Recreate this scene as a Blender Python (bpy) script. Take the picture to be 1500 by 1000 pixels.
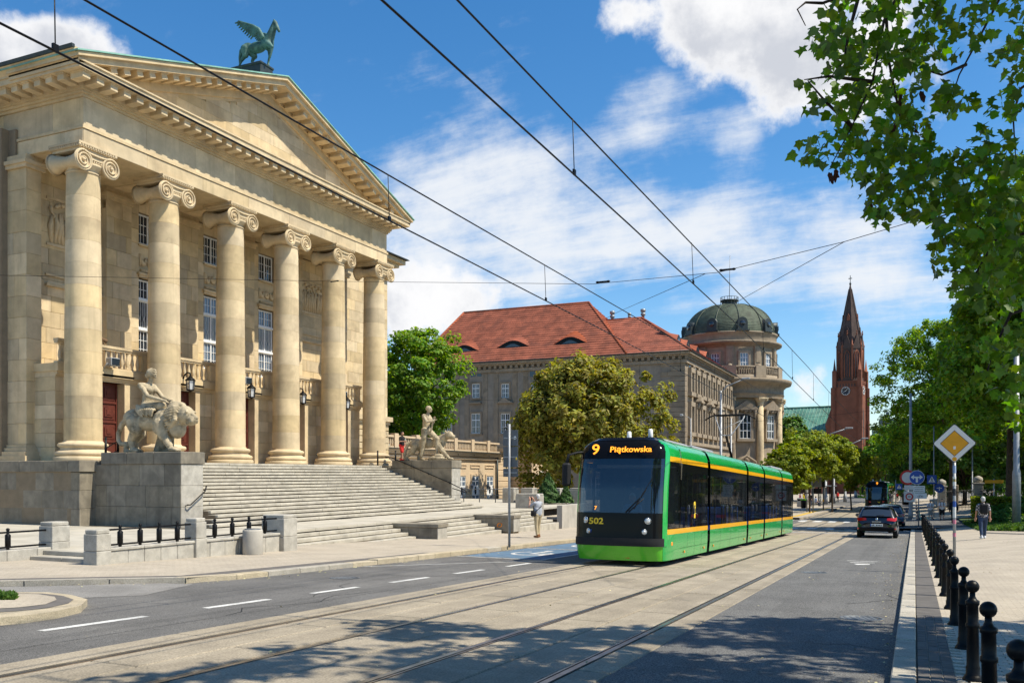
import bpy, bmesh, math, random
import numpy as np
from mathutils import Vector, Matrix, Euler
R = math.radians
random.seed(7); rng = np.random.default_rng(11)
SC = bpy.context.scene
COL = SC.collection
for o in list(bpy.data.objects): bpy.data.objects.remove(o)

# ------------------------------------------------------------------ camera
F = 1306.0; TH = R(24.3); HV = 695.0; CT, ST = math.cos(TH), math.sin(TH)
cam = bpy.data.cameras.new('camera'); camo = bpy.data.objects.new('camera', cam); COL.objects.link(camo)
camo.location = (0, 0, 0); camo.rotation_euler = (R(90), 0, TH)
cam.sensor_fit = 'HORIZONTAL'; cam.sensor_width = 36.0; cam.lens = F/1500*36
cam.shift_y = (HV-500)/1500; cam.clip_start = 0.1; cam.clip_end = 6000
SC.camera = camo

# ------------------------------------------------------------------ sun and sky
SUN = Vector((1.0, 0.13, 1.52)).normalized()          # towards the sun
sd = bpy.data.lights.new('sun', 'SUN'); sd.energy = 5.0; sd.angle = R(0.53); sd.color = (1.0, 0.925, 0.77)
so = bpy.data.objects.new('sun', sd); COL.objects.link(so)
so.rotation_euler = SUN.to_track_quat('Z', 'Y').to_euler(); so.location = (20, 0, 60)
SC.view_settings.view_transform = 'Standard'; SC.view_settings.look = 'None'
SC.view_settings.exposure = 0.42; SC.view_settings.gamma = 1.0; SC.view_settings.use_curve_mapping = False

def pray(u, v):
    a = (u-750)/F; b = (HV-v)/F
    return Vector((a*CT-ST, a*ST+CT, b))

W = bpy.data.worlds.new('World'); SC.world = W; W.use_nodes = True
nt = W.node_tree; nt.nodes.clear()
class NB:
    """small node-building helper"""
    def __init__(s, nt): s.nt = nt
    def n(s, t, **kw):
        x = s.nt.nodes.new(t)
        for k, v in kw.items():
            if k.startswith('i_'): x.inputs[k[2:].replace('_', ' ')].default_value = v
            else: setattr(x, k, v)
        return x
    def l(s, a, b): s.nt.links.new(a, b)
    def val(s, x, sock):
        if isinstance(x, (int, float)): sock.default_value = x
        elif isinstance(x, (tuple, list)): sock.default_value = x
        else: s.l(x, sock)
    def m(s, op, a, b=None, c=None, clamp=False):
        x = s.n('ShaderNodeMath', operation=op, use_clamp=clamp)
        s.val(a, x.inputs[0])
        if b is not None: s.val(b, x.inputs[1])
        if c is not None: s.val(c, x.inputs[2])
        return x.outputs[0]
    def vm(s, op, a, b=None, out=0):
        x = s.n('ShaderNodeVectorMath', operation=op)
        s.val(a, x.inputs[0])
        if b is not None: s.val(b, x.inputs[1])
        return x.outputs[out]
    def mix(s, f, a, b, bt='MIX'):
        x = s.n('ShaderNodeMix', data_type='RGBA', blend_type=bt)
        s.val(f, x.inputs[0]); s.val(a, x.inputs[6]); s.val(b, x.inputs[7])
        return x.outputs[2]
    def noise(s, vec, scale, detail=4, rough=0.55, dist=0.0, out=0):
        x = s.n('ShaderNodeTexNoise'); x.inputs['Scale'].default_value = scale
        x.inputs['Detail'].default_value = detail; x.inputs['Roughness'].default_value = rough
        x.inputs['Distortion'].default_value = dist
        if vec is not None: s.l(vec, x.inputs['Vector'])
        return x.outputs[out]
    def ramp(s, f, lo, hi, c0=0.0, c1=1.0, smooth=True):
        x = s.n('ShaderNodeMapRange'); x.interpolation_type = 'SMOOTHSTEP' if smooth else 'LINEAR'
        s.val(f, x.inputs[0])
        for k, v in zip((1, 2, 3, 4), (lo, hi, c0, c1)): x.inputs[k].default_value = v
        return x.outputs[0]

b = NB(nt); CW = 6.2
sky = b.n('ShaderNodeTexSky', sky_type='NISHITA', sun_disc=False, sun_elevation=R(56.5), sun_rotation=R(82.6))
sky.altitude = 100; sky.air_density = 1.0; sky.dust_density = 0.35; sky.ozone_density = 2.2
hs = b.n('ShaderNodeHueSaturation'); hs.inputs['Hue'].default_value = 0.499
hs.inputs['Saturation'].default_value = 1.34; hs.inputs['Value'].default_value = 1.06
b.l(sky.outputs[0], hs.inputs['Color'])
tc = b.n('ShaderNodeTexCoord'); D = tc.outputs['Generated']
sep = b.n('ShaderNodeSeparateXYZ'); b.l(D, sep.inputs[0])
zz = b.m('ADD', b.m('MAXIMUM', sep.outputs[2], 0.0), 0.22)
pl = b.n('ShaderNodeCombineXYZ'); b.l(b.m('DIVIDE', sep.outputs[0], zz), pl.inputs[0]); b.l(b.m('DIVIDE', sep.outputs[1], zz), pl.inputs[1])
P = pl.outputs[0]
def cloud_field(lobes, base):
    acc = None
    for (u, v, su, w) in lobes:
        d = pray(u, v).normalized()
        dd = b.vm('DISTANCE', D, tuple(d), out=1)
        g = b.m('MULTIPLY', b.ramp(dd, 0.0, su, 1.0, 0.0), w)
        acc = g if acc is None else b.m('ADD', acc, g)
    return b.m('ADD', acc, base)
# cumulus: billowy, crisp edges
nA = b.noise(D, 9.0, 10, 0.6)
nA2 = b.noise(D, 3.6, 3, 0.5)
cum = b.m('ADD', b.m('ADD', nA, b.m('MULTIPLY', nA2, 0.3)),
          cloud_field([(900, 20, 0.05, 0.2), (985, 15, 0.10, 0.30), (1080, 45, 0.11, 0.30), (1180, 75, 0.10, 0.28), (1290, 110, 0.15, 0.26), (1195, 285, .05, .2),
                       (60, 85, 0.075, 0.36), (150, 85, 0.07, 0.34), (-40, 110, .10, .36), (-160, 160, .16, .3), (630, 455, .10, .28), (720, 440, .08, .2), (560, 420, .10, .24),
                       (1180, 570, 0.06, 0.34), (1120, 190, .05, .17), (1090, 350, .06, .14), (960, 350, .05, .10)], 0.0))
cumM = b.ramp(cum, 0.83, 1.0)
# cirrus: thin streaks on a high sheet
mp = b.n('ShaderNodeMapping'); b.l(P, mp.inputs[0]); mp.inputs['Rotation'].default_value = (0, 0, R(28)); mp.inputs['Scale'].default_value = (0.75, 2.3, 1)
nC = b.noise(mp.outputs[0], 1.7, 10, 0.66, 0.12)
nC2 = b.noise(P, 0.9, 4, 0.55)
nC3 = b.noise(D, 14, 8, 0.62)
cir = b.m('ADD', b.m('ADD', b.m('MULTIPLY', nC, .75), b.m('MULTIPLY', nC3, .42)), b.m('ADD', b.m('MULTIPLY', nC2, .3),
          cloud_field([(740, 350, .16, .26), (860, 310, .13, .22), (1000, 350, .14, .22), (1160, 380, .13, .18), (1320, 380, .14, .18), (620, 330, .12, .2), (960, 170, .07, .19), (1090, 190, .05, .16), (450, 210, .14, .06), (600, 160, .12, .07), (720, 200, .1, .08), (1230, 410, .1, .05)], 0.0)))
cirM = b.m('MULTIPLY', b.ramp(cir, 0.78, 1.10), 0.93)
shade = b.ramp(b.noise(D, 8.0, 8, 0.6), 0.36, 0.6)
thick = b.ramp(cum, 0.92, 1.10)
ccol = b.mix(b.m('MULTIPLY', b.m('MULTIPLY', shade, thick), 0.95), (CW, CW, CW*1.01, 1), (CW*.62, CW*.65, CW*.72, 1))
c1 = b.mix(cirM, hs.outputs[0], (CW*.9, CW*.93, CW*.97, 1))
c2 = b.mix(cumM, c1, ccol)
bg = b.n('ShaderNodeBackground'); b.l(c2, bg.inputs[0]); bg.inputs[1].default_value = 0.12
wo = b.n('ShaderNodeOutputWorld'); b.l(bg.outputs[0], wo.inputs[0])

# ------------------------------------------------------------------ terrain profile and pixel helpers
def gz(x, y):
    """height of the ground: the street falls away from the camera and levels out beyond the crossing"""
    if y < 56: z = -1.65-0.0293*y
    else:
        d = y-56; z = -1.65-0.0293*56
        if d < 20: z -= 0.0293*d-(0.0293-0.011)*d*d/40
        else:
            z -= 0.0293*20-(0.0293-0.011)*10
            e = d-20
            z -= 0.011*min(e, 110)+0.002*max(0, min(e-110, 150))
    if x > 0.5: z += 0.1*min(x-0.5, 8.0)*min(1, max(0, (y-14)/12))
    return z
def ghit(u, v, off=0.0):
    d = pray(u, v); t0, t1 = 1.0, 600.0
    for i in range(60):
        t = (t0+t1)/2; p = d*t
        if p.z > gz(p.x, p.y)+off: t0 = t
        else: t1 = t
    return d*t0
def onX(u, v, X):
    d = pray(u, v); return d*(X/d.x)
def onY(u, v, Y):
    d = pray(u, v); return d*(Y/d.y)
def proj(p):
    dep = -ST*p[0]+CT*p[1]; r = CT*p[0]+ST*p[1]
    if dep < 0.1: return (-9999, -9999)
    return (750+F*r/dep, HV-F*p[2]/dep)

# ------------------------------------------------------------------ materials
MATS = {}
def mat(name, col, rough=0.8, var=0.12, vscale=3.0, bump=0.0, bscale=30.0, metal=0.0, island=0.0, objrand=0.0, spec=0.35,
        stain=None, stain_amt=0.0, stain_scale=0.6, detail=6, coat=0.0, emit=None, estr=0.0, fleck=0.0, fscale=120, trans=0.0, streak=0.0, lane=0.0, brick=0.0):
    m = bpy.data.materials.new(name); m.use_nodes = True; t = m.node_tree; n = NB(t)
    bs = t.nodes['Principled BSDF']
    tcn = n.n('ShaderNodeTexCoord'); g = n.n('ShaderNodeNewGeometry')
    pos = g.outputs['Position']
    c = tuple(col)+(1,)
    cur = None
    if var > 0:
        f = n.noise(pos, vscale, detail, 0.6)
        lo = tuple(max(0, x*(1-var)) for x in col)+(1,); hi = tuple(min(1, x*(1+var)) for x in col)+(1,)
        cur = n.mix(n.ramp(f, 0.3, 0.7), lo, hi)
    else: cur = c
    if stain is not None:
        f = n.noise(pos, stain_scale, 7, 0.65, 0.4)
        cur = n.mix(n.m('MULTIPLY', n.ramp(f, 0.48, 0.68), stain_amt), cur, tuple(stain)+(1,))
    if streak > 0:
        mpn = n.n('ShaderNodeMapping'); n.l(pos, mpn.inputs[0]); mpn.inputs['Scale'].default_value = (2.2, 2.2, 0.16)
        f = n.noise(mpn.outputs[0], 1.6, 6, 0.6)
        cur = n.mix(n.m('MULTIPLY', n.ramp(f, 0.5, 0.72), streak), cur, tuple(x*0.45 for x in col)+(1,))
    if brick > 0:
        bk = n.n('ShaderNodeTexBrick'); n.l(pos, bk.inputs['Vector']); bk.inputs['Scale'].default_value = 1.0; bk.inputs['Brick Width'].default_value = .2; bk.inputs['Row Height'].default_value = .1; bk.inputs['Mortar Size'].default_value = .006; bk.inputs['Color1'].default_value = (1, 1, 1, 1); bk.inputs['Color2'].default_value = (.93, .92, .91, 1); bk.inputs['Mortar'].default_value = (1-brick*3,)*3+(1,)
        cur = n.mix(1.0, cur, bk.outputs[0], 'MULTIPLY')
    if lane > 0:
        mpn = n.n('ShaderNodeMapping'); n.l(pos, mpn.inputs[0]); mpn.inputs['Scale'].default_value = (2.6, 0.035, 1)
        cur = n.mix(n.m('MULTIPLY', n.ramp(n.noise(mpn.outputs[0], 1.3, 6, 0.6), 0.42, 0.7), lane), cur, tuple(x*0.5 for x in col)+(1,))
    if fleck > 0:
        f = n.noise(pos, fscale, 2, 0.5)
        cur = n.mix(1.0, cur, n.mix(1.0, (1, 1, 1, 1), n.mix(n.ramp(f, 0.35, 0.65), (1-fleck,)*3+(1,), (1+fleck,)*3+(1,)), 'MULTIPLY'), 'MULTIPLY')
    if objrand > 0:
        oi = n.n('ShaderNodeObjectInfo')
        h = n.n('ShaderNodeHueSaturation'); n.val(cur, h.inputs['Color'])
        n.l(n.m('ADD', n.m('MULTIPLY', oi.outputs['Random'], 2*objrand), 1-objrand), h.inputs['Value'])
        n.l(n.m('ADD', n.m('MULTIPLY', n.m('FRACT', n.m('MULTIPLY', oi.outputs['Random'], 7.31)), objrand*1.2), 1-objrand*0.6), h.inputs['Saturation'])
        cur = h.outputs[0]
    if island > 0:
        h = n.n('ShaderNodeHueSaturation'); n.val(cur, h.inputs['Color'])
        ri = g.outputs['Random Per Island']
        n.l(n.m('ADD', n.m('MULTIPLY', ri, 2*island), 1-island), h.inputs['Value'])
        n.l(n.m('ADD', n.m('MULTIPLY', n.m('FRACT', n.m('MULTIPLY', ri, 5.7)), 0.07*min(1, island*2)), 0.5-0.035*min(1, island*2)), h.inputs['Hue'])
        cur = h.outputs[0]
    n.val(cur, bs.inputs['Base Color'])
    bs.inputs['Roughness'].default_value = rough; bs.inputs['Metallic'].default_value = metal
    bs.inputs['Specular IOR Level'].default_value = spec
    if coat: bs.inputs['Coat Weight'].default_value = coat; bs.inputs['Coat Roughness'].default_value = 0.03
    if emit is not None:
        bs.inputs['Emission Color'].default_value = tuple(emit)+(1,); bs.inputs['Emission Strength'].default_value = estr
    if bump > 0:
        bn = n.n('ShaderNodeBump'); bn.inputs['Strength'].default_value = 1.0; bn.inputs['Distance'].default_value = bump
        n.l(n.noise(pos, bscale, 6, 0.65), bn.inputs['Height']); n.l(bn.outputs[0], bs.inputs['Normal'])
    if trans > 0:
        out = t.nodes['Material Output']; ms = n.n('ShaderNodeMixShader'); tl = n.n('ShaderNodeBsdfTranslucent')
        h = n.n('ShaderNodeHueSaturation'); n.val(cur, h.inputs['Color']); h.inputs['Value'].default_value = 1.6; h.inputs['Saturation'].default_value = 1.15; h.inputs['Hue'].default_value = 0.485
        n.l(h.outputs[0], tl.inputs[0]); ms.inputs[0].default_value = trans
        n.l(bs.outputs[0], ms.inputs[1]); n.l(tl.outputs[0], ms.inputs[2]); n.l(ms.outputs[0], out.inputs[0])
    MATS[name] = m
    return m
def glassmat(name, tint, alpha, rough=0.02, ior=1.5):
    """tinted pane: part mirror, part see-through"""
    m = bpy.data.materials.new(name); m.use_nodes = True; t = m.node_tree; n = NB(t); t.nodes.clear()
    out = n.n('ShaderNodeOutputMaterial'); gl = n.n('ShaderNodeBsdfPrincipled'); tr = n.n('ShaderNodeBsdfTransparent')
    gl.inputs['Base Color'].default_value = tuple(tint)+(1,); gl.inputs['Roughness'].default_value = rough; gl.inputs['Specular IOR Level'].default_value = 0.6; gl.inputs['IOR'].default_value = ior
    tr.inputs[0].default_value = (0.75, 0.8, 0.82, 1)
    ms = n.n('ShaderNodeMixShader'); ms.inputs[0].default_value = alpha
    n.l(tr.outputs[0], ms.inputs[1]); n.l(gl.outputs[0], ms.inputs[2]); n.l(ms.outputs[0], out.inputs[0])
    MATS[name] = m; return m

SAND = mat('sandstone', (0.585, 0.46, 0.28), 0.85, 0.12, 1.4, 0.006, 22, objrand=0.17, stain=(0.36, 0.27, 0.165), stain_amt=0.5, stain_scale=0.6, streak=0.27)
SANDC = mat('carved_sandstone', (0.575, 0.452, 0.28), 0.85, 0.12, 2.0, 0.006, 18, stain=(0.26, 0.2, 0.135), stain_amt=0.35, stain_scale=0.7, objrand=.05)
MORTAR = mat('mortar', (0.23, 0.18, 0.12), 0.95, 0.1, 3)
GRAN = mat('podium_granite', (0.235, 0.205, 0.155), 0.85, 0.2, 2.2, 0.006, 25, objrand=0.13, stain=(0.13, 0.115, 0.09), stain_amt=0.7, stain_scale=0.8, streak=0.5)
STEP = mat('step_granite', (0.43, 0.395, 0.325), 0.8, 0.14, 2.5, 0.004, 30, objrand=0.06, stain=(0.25, 0.225, 0.18), stain_amt=0.55, stain_scale=0.9)
PIERM = mat('pier_granite', (0.40, 0.375, 0.325), 0.85, 0.15, 4, 0.006, 40, objrand=0.07, stain=(0.24, 0.22, 0.18), stain_amt=0.5, stain_scale=1.5, fleck=.15)
STATUE = mat('statue_stone', (0.43, 0.355, 0.235), 0.9, 0.2, 4.5, 0.025, 16, stain=(0.15, 0.12, 0.07), stain_amt=0.9, stain_scale=2.2)
PATINA = mat('copper_patina', (0.055, 0.13, 0.115), 0.6, 0.45, 3.0, 0.01, 14, spec=0.4, stain=(0.16, 0.27, 0.22), stain_amt=0.45, stain_scale=2)
COPPER = mat('roof_copper_green', (0.22, 0.42, 0.34), 0.6, 0.2, 1.0, 0.003, 10)
CHCOP = mat('church_copper', (0.10, 0.255, 0.19), 0.6, 0.25, .5, 0.003, 10, stain=(.24, .42, .33), stain_amt=.5, stain_scale=.3)
DARKMET = mat('dark_lead', (0.045, 0.055, 0.055), 0.5, 0.2, 4, metal=0.3)
WOODR = mat('red_brown_door', (0.11, 0.028, 0.018), 0.45, 0.2, 5, 0.002, 40)
WHITE = mat('white_window_paint', (0.74, 0.75, 0.75), 0.5, 0.06, 4)
BLACKM = mat('black_iron', (0.005, 0.005, 0.0055), 0.4, 0.3, 8, 0.002, 60, spec=0.2)
GREYM = mat('grey_galvanised', (0.30, 0.31, 0.32), 0.5, 0.12, 6, metal=0.35)
GREYD = mat('grey_sign_back', (0.13, 0.14, 0.15), 0.55, 0.1, 6, metal=0.2)
STEEL = mat('rail_steel', (0.34, 0.33, 0.32), 0.28, 0.25, 5, metal=0.9)
RUST = mat('rail_rust', (0.16, 0.095, 0.05), 0.85, 0.3, 9)
ASPH = mat('asphalt', (0.128, 0.123, 0.116), 0.9, 0.16, 0.7, 0.006, 160, fleck=0.45, fscale=70, stain=(0.18, 0.172, 0.158), stain_amt=0.6, stain_scale=0.35, lane=.35)
ASPHP = mat('asphalt_pale', (0.21, 0.2, 0.185), 0.9, 0.15, 1.2, 0.005, 130, fleck=0.35, fscale=80)
ASPHD = mat('asphalt_dark', (0.128, 0.125, 0.12), 0.9, 0.13, 0.9, 0.006, 160, fleck=0.55, fscale=60, stain=(0.165, 0.16, 0.15), stain_amt=0.5, stain_scale=0.3, lane=.35)
TRACK = mat('track_concrete', (0.315, 0.268, 0.20), 0.9, 0.14, 1.3, 0.006, 40, objrand=0.05, stain=(0.2, 0.17, 0.125), stain_amt=0.7, stain_scale=0.6, fleck=.2, fscale=50, lane=.3)
JOINT = mat('joint_dirt', (0.10, 0.085, 0.065), 0.95, 0.2, 4)
PAVE = mat('pale_pavers', (0.42, 0.365, 0.285), 0.9, 0.09, 1.0, 0.004, 60, island=0.06, fleck=0.12, fscale=40, stain=(0.33, 0.29, 0.235), stain_amt=0.5, stain_scale=0.7, brick=.10)
PAVEO = mat('pale_paver_brick', (0.42, 0.375, 0.31), 0.9, 0.09, 5.0, 0.003, 70, objrand=0.09, fleck=0.14, fscale=60)
PAVED = mat('dark_pavers', (0.115, 0.105, 0.095), 0.9, 0.14, 4, 0.004, 60, objrand=0.12, island=.1)
KERB = mat('kerb_stone', (0.38, 0.345, 0.285), 0.88, 0.12, 3, 0.008, 30, objrand=0.09, fleck=0.16, fscale=60, stain=(0.3, 0.28, 0.24), stain_amt=0.5, stain_scale=1.4)
KERBY = mat('kerb_stone_ochre', (0.42, 0.355, 0.25), 0.88, 0.12, 3, 0.008, 30, objrand=0.1, fleck=0.16, fscale=60)
PAINT = mat('road_paint_white', (0.6, 0.59, 0.56), 0.8, 0.14, 5, stain=(0.3, 0.3, 0.29), stain_amt=0.6, stain_scale=3, fleck=.2, fscale=50)
PAINTY = mat('road_paint_yellow', (0.55, 0.36, 0.06), 0.8, 0.12, 5)
PAINTB = mat('road_paint_blue', (0.10, 0.17, 0.25), 0.8, 0.14, 3, stain=(0.12, 0.14, 0.16), stain_amt=0.6, stain_scale=1.6)
GRASS = mat('grass_blade', (0.075, 0.15, 0.022), 0.7, 0.25, 2, island=0.3, trans=0.3)
SOIL = mat('lawn_soil', (0.06, 0.09, 0.028), 0.95, 0.3, 1.5)
EARTH = mat('town_ground', (0.2, 0.18, 0.15), 0.95, 0.2, 0.3)
GREEN = mat('tram_green', (0.006, 0.36, 0.06), 0.2, 0.05, 1, 0.012, 1.3, coat=0.5, spec=0.5)
LIME = mat('tram_lime', (0.085, 0.45, 0.014), 0.22, 0.03, 2, coat=0.5, spec=0.5)
YELLOW = mat('tram_yellow', (0.85, 0.42, 0.008), 0.3, 0.02, 2, coat=0.4)
BLACKG = mat('gloss_black', (0.006, 0.006, 0.007), 0.1, 0.0, 1, spec=0.14)
RUBBER = mat('rubber_black', (0.015, 0.015, 0.016), 0.75, 0.1, 9)
ROOFGREY = mat('roof_unit_grey', (0.33, 0.34, 0.35), 0.5, 0.08, 3)
LED = mat('led_orange', (0.9, 0.3, 0.02), 0.5, 0, emit=(1.0, 0.33, 0.02), estr=1.3)
LEDG = mat('led_teal', (0.05, 0.8, 0.6), 0.5, 0, emit=(0.05, 0.9, 0.6), estr=0.7)
NUM = mat('number_yellow', (0.8, 0.55, 0.03), 0.5, 0.02)
LAMPG = mat('lamp_lens', (0.75, 0.77, 0.78), 0.08, 0.0, spec=0.8, metal=.4)
ORANGE = mat('marker_orange', (0.9, 0.28, 0.02), 0.35, 0)
REDL = mat('tail_red', (0.55, 0.012, 0.01), 0.15, 0.0, coat=0.5)
GLASS = glassmat('tram_glass', (0.010, 0.012, 0.014), 0.55)
WSCREEN = glassmat('windscreen_glass', (0.005, 0.008, 0.016), 0.7, ior=2.0)
CARGLASS = glassmat('car_glass', (0.015, 0.018, 0.02), 0.6)
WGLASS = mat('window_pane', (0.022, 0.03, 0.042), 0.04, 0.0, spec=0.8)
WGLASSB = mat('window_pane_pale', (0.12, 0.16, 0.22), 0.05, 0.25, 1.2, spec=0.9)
RENDERG = mat('grey_render', (0.265, 0.222, 0.175), 0.95, 0.14, 1.2, 0.012, 30, stain=(0.13, 0.115, 0.095), stain_amt=0.5, stain_scale=0.4, streak=.15)
TRIMG = mat('weathered_stone_trim', (0.275, 0.215, 0.15), 0.9, 0.16, 1.2, 0.008, 14, stain=(0.11, 0.09, 0.065), stain_amt=0.6, stain_scale=0.6, objrand=.08, streak=.3)
TANST = mat('tan_rough_render', (0.32, 0.255, 0.18), 0.9, 0.13, 1.0, 0.01, 20, stain=(0.2, 0.155, 0.105), stain_amt=0.5, stain_scale=0.6, objrand=.05, streak=.15)
TILE = mat('red_roof_tile', (0.28, 0.072, 0.032), 0.8, 0.3, 0.8, 0.01, 9, stain=(0.17, 0.05, 0.027), stain_amt=0.75, stain_scale=0.5, objrand=.12, detail=9)
DOME = mat('dome_slate_green', (0.085, 0.105, 0.07), 0.7, 0.3, 1.2, 0.03, 5, stain=(0.13, 0.17, 0.115), stain_amt=0.5, stain_scale=.5)
BRICK = mat('church_brick', (0.215, 0.08, 0.047), 0.9, 0.15, 0.6, 0.02, 6, stain=(0.15, 0.055, 0.035), stain_amt=0.5, stain_scale=.25)
SPIRE = mat('spire_brick_dark', (0.08, 0.055, 0.048), 0.9, 0.2, 0.6, 0.02, 4)
CREAM = mat('cream_render', (0.56, 0.43, 0.285), 0.9, 0.07, 0.8, 0.003, 20, stain=(0.46, 0.35, 0.24), stain_amt=0.4, stain_scale=.6)
CONC = mat('concrete', (0.42, 0.39, 0.34), 0.9, 0.12, 1.5, 0.006, 20, streak=0.3, stain=(.28,.26,.22), stain_amt=.4)
BARK = mat('bark', (0.075, 0.055, 0.038), 0.95, 0.3, 6, 0.02, 14)
TWIG = mat('twig', (0.035, 0.022, 0.015), 0.9, 0.2, 8)
LEAFP = mat('plane_leaf', (0.095, 0.185, 0.022), 0.45, 0.2, 8, objrand=0.45, island=0.0, trans=0.55, spec=0.4)
LEAFPI = mat('plane_leaf_mass', (0.095, 0.185, 0.022), 0.45, 0.2, 8, island=0.45, trans=0.55, spec=0.4)
LEAFB = mat('brown_dead_leaf', (0.055, 0.022, 0.012), 0.8, 0.2, 8, trans=0.2)
LEAF1 = mat('leaf_mid_green', (0.15, 0.265, 0.022), 0.55, 0.2, 0.5, island=0.45, trans=0.48)
LEAF2 = mat('leaf_bronze_green', (0.255, 0.25, 0.042), 0.6, 0.4, 1.1, island=0.5, trans=0.4)
LEAF3 = mat('leaf_lime', (0.20, 0.25, 0.018), 0.6, 0.2, 0.5, island=0.35, trans=0.4)
LEAF4 = mat('leaf_dark_green', (0.075, 0.155, 0.022), 0.6, 0.25, 0.5, island=0.4, trans=0.35)
LEAF5 = mat('leaf_conifer', (0.06, 0.125, 0.03), 0.7, 0.2, 2, island=0.35, trans=0.15)
SKIN = mat('skin', (0.55, 0.33, 0.23), 0.6, 0.05, 6)
SKINR = mat('skin_tanned', (0.45, 0.24, 0.16), 0.6, 0.05, 6)
def cloth(name, c, var=0.12): return mat(name, c, 0.9, var, 9, 0.004, 30)
SHIRTG = cloth('cloth_grey_check', (0.36, 0.38, 0.42)); KHAKI = cloth('cloth_khaki', (0.46, 0.38, 0.24)); NAVY = cloth('cloth_denim', (0.03, 0.05, 0.1))
BLKC = cloth('cloth_black', (0.013, 0.013, 0.015)); WHTC = cloth('cloth_white', (0.7, 0.7, 0.72)); REDC = cloth('cloth_red', (0.6, 0.03, 0.025)); GRYC = cloth('cloth_grey', (0.33, 0.32, 0.3))
PINKC = cloth('cloth_pink', (0.6, 0.2, 0.28)); YELC = cloth('cloth_yellow', (0.65, 0.5, 0.03)); BLUC = cloth('cloth_blue', (0.25, 0.35, 0.55)); BRNC = mat('leather_brown', (0.22, 0.09, 0.03), 0.5, .1, 9); ORGC = cloth('cloth_orange', (0.75, 0.2, 0.04))
HAIRG = mat('hair_grey', (0.55, 0.53, 0.5), 0.7, 0.15, 20); HAIRD = mat('hair_dark', (0.03, 0.02, 0.015), 0.6, 0.2, 20); HAIRB = mat('hair_blond', (0.42, 0.3, 0.17), 0.6, 0.2, 20)
SIGNW = mat('sign_white', (0.72, 0.72, 0.7), 0.35, 0.04, 6); SIGNY = mat('sign_amber', (0.72, 0.33, 0.012), 0.35, 0.06, 6); SIGNB = mat('sign_blue', (0.012, 0.075, 0.36), 0.35, 0.04, 6); SIGNR = mat('sign_red', (0.55, 0.02, 0.02), 0.35, .04, 6); INK = mat('sign_ink', (0.03, 0.03, 0.035), 0.5, 0)
CARBLK = mat('car_paint_black', (0.012, 0.012, 0.015), 0.16, 0, coat=0.8, spec=0.5); CARBLU = mat('car_paint_blue', (0.05, 0.09, 0.16), 0.2, 0, coat=0.8); CARSIL = mat('car_paint_silver', (0.4, 0.41, 0.42), 0.25, 0, coat=.7, metal=.5); CARDK = mat('car_paint_dark', (.03, .03, .035), .2, 0, coat=.7)
TEAL = mat('scooter_teal', (0.08, 0.5, 0.42), 0.4, 0.05, 6); CHROME = mat('chrome', (0.6, 0.6, 0.62), 0.15, 0, metal=1.0)
WBLDG = mat('pale_facade', (0.5, 0.51, 0.52), 0.9, 0.06, 0.4); ORNG = mat('sign_orange', (.8, .3, .02), .5, .05, 5)
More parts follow.
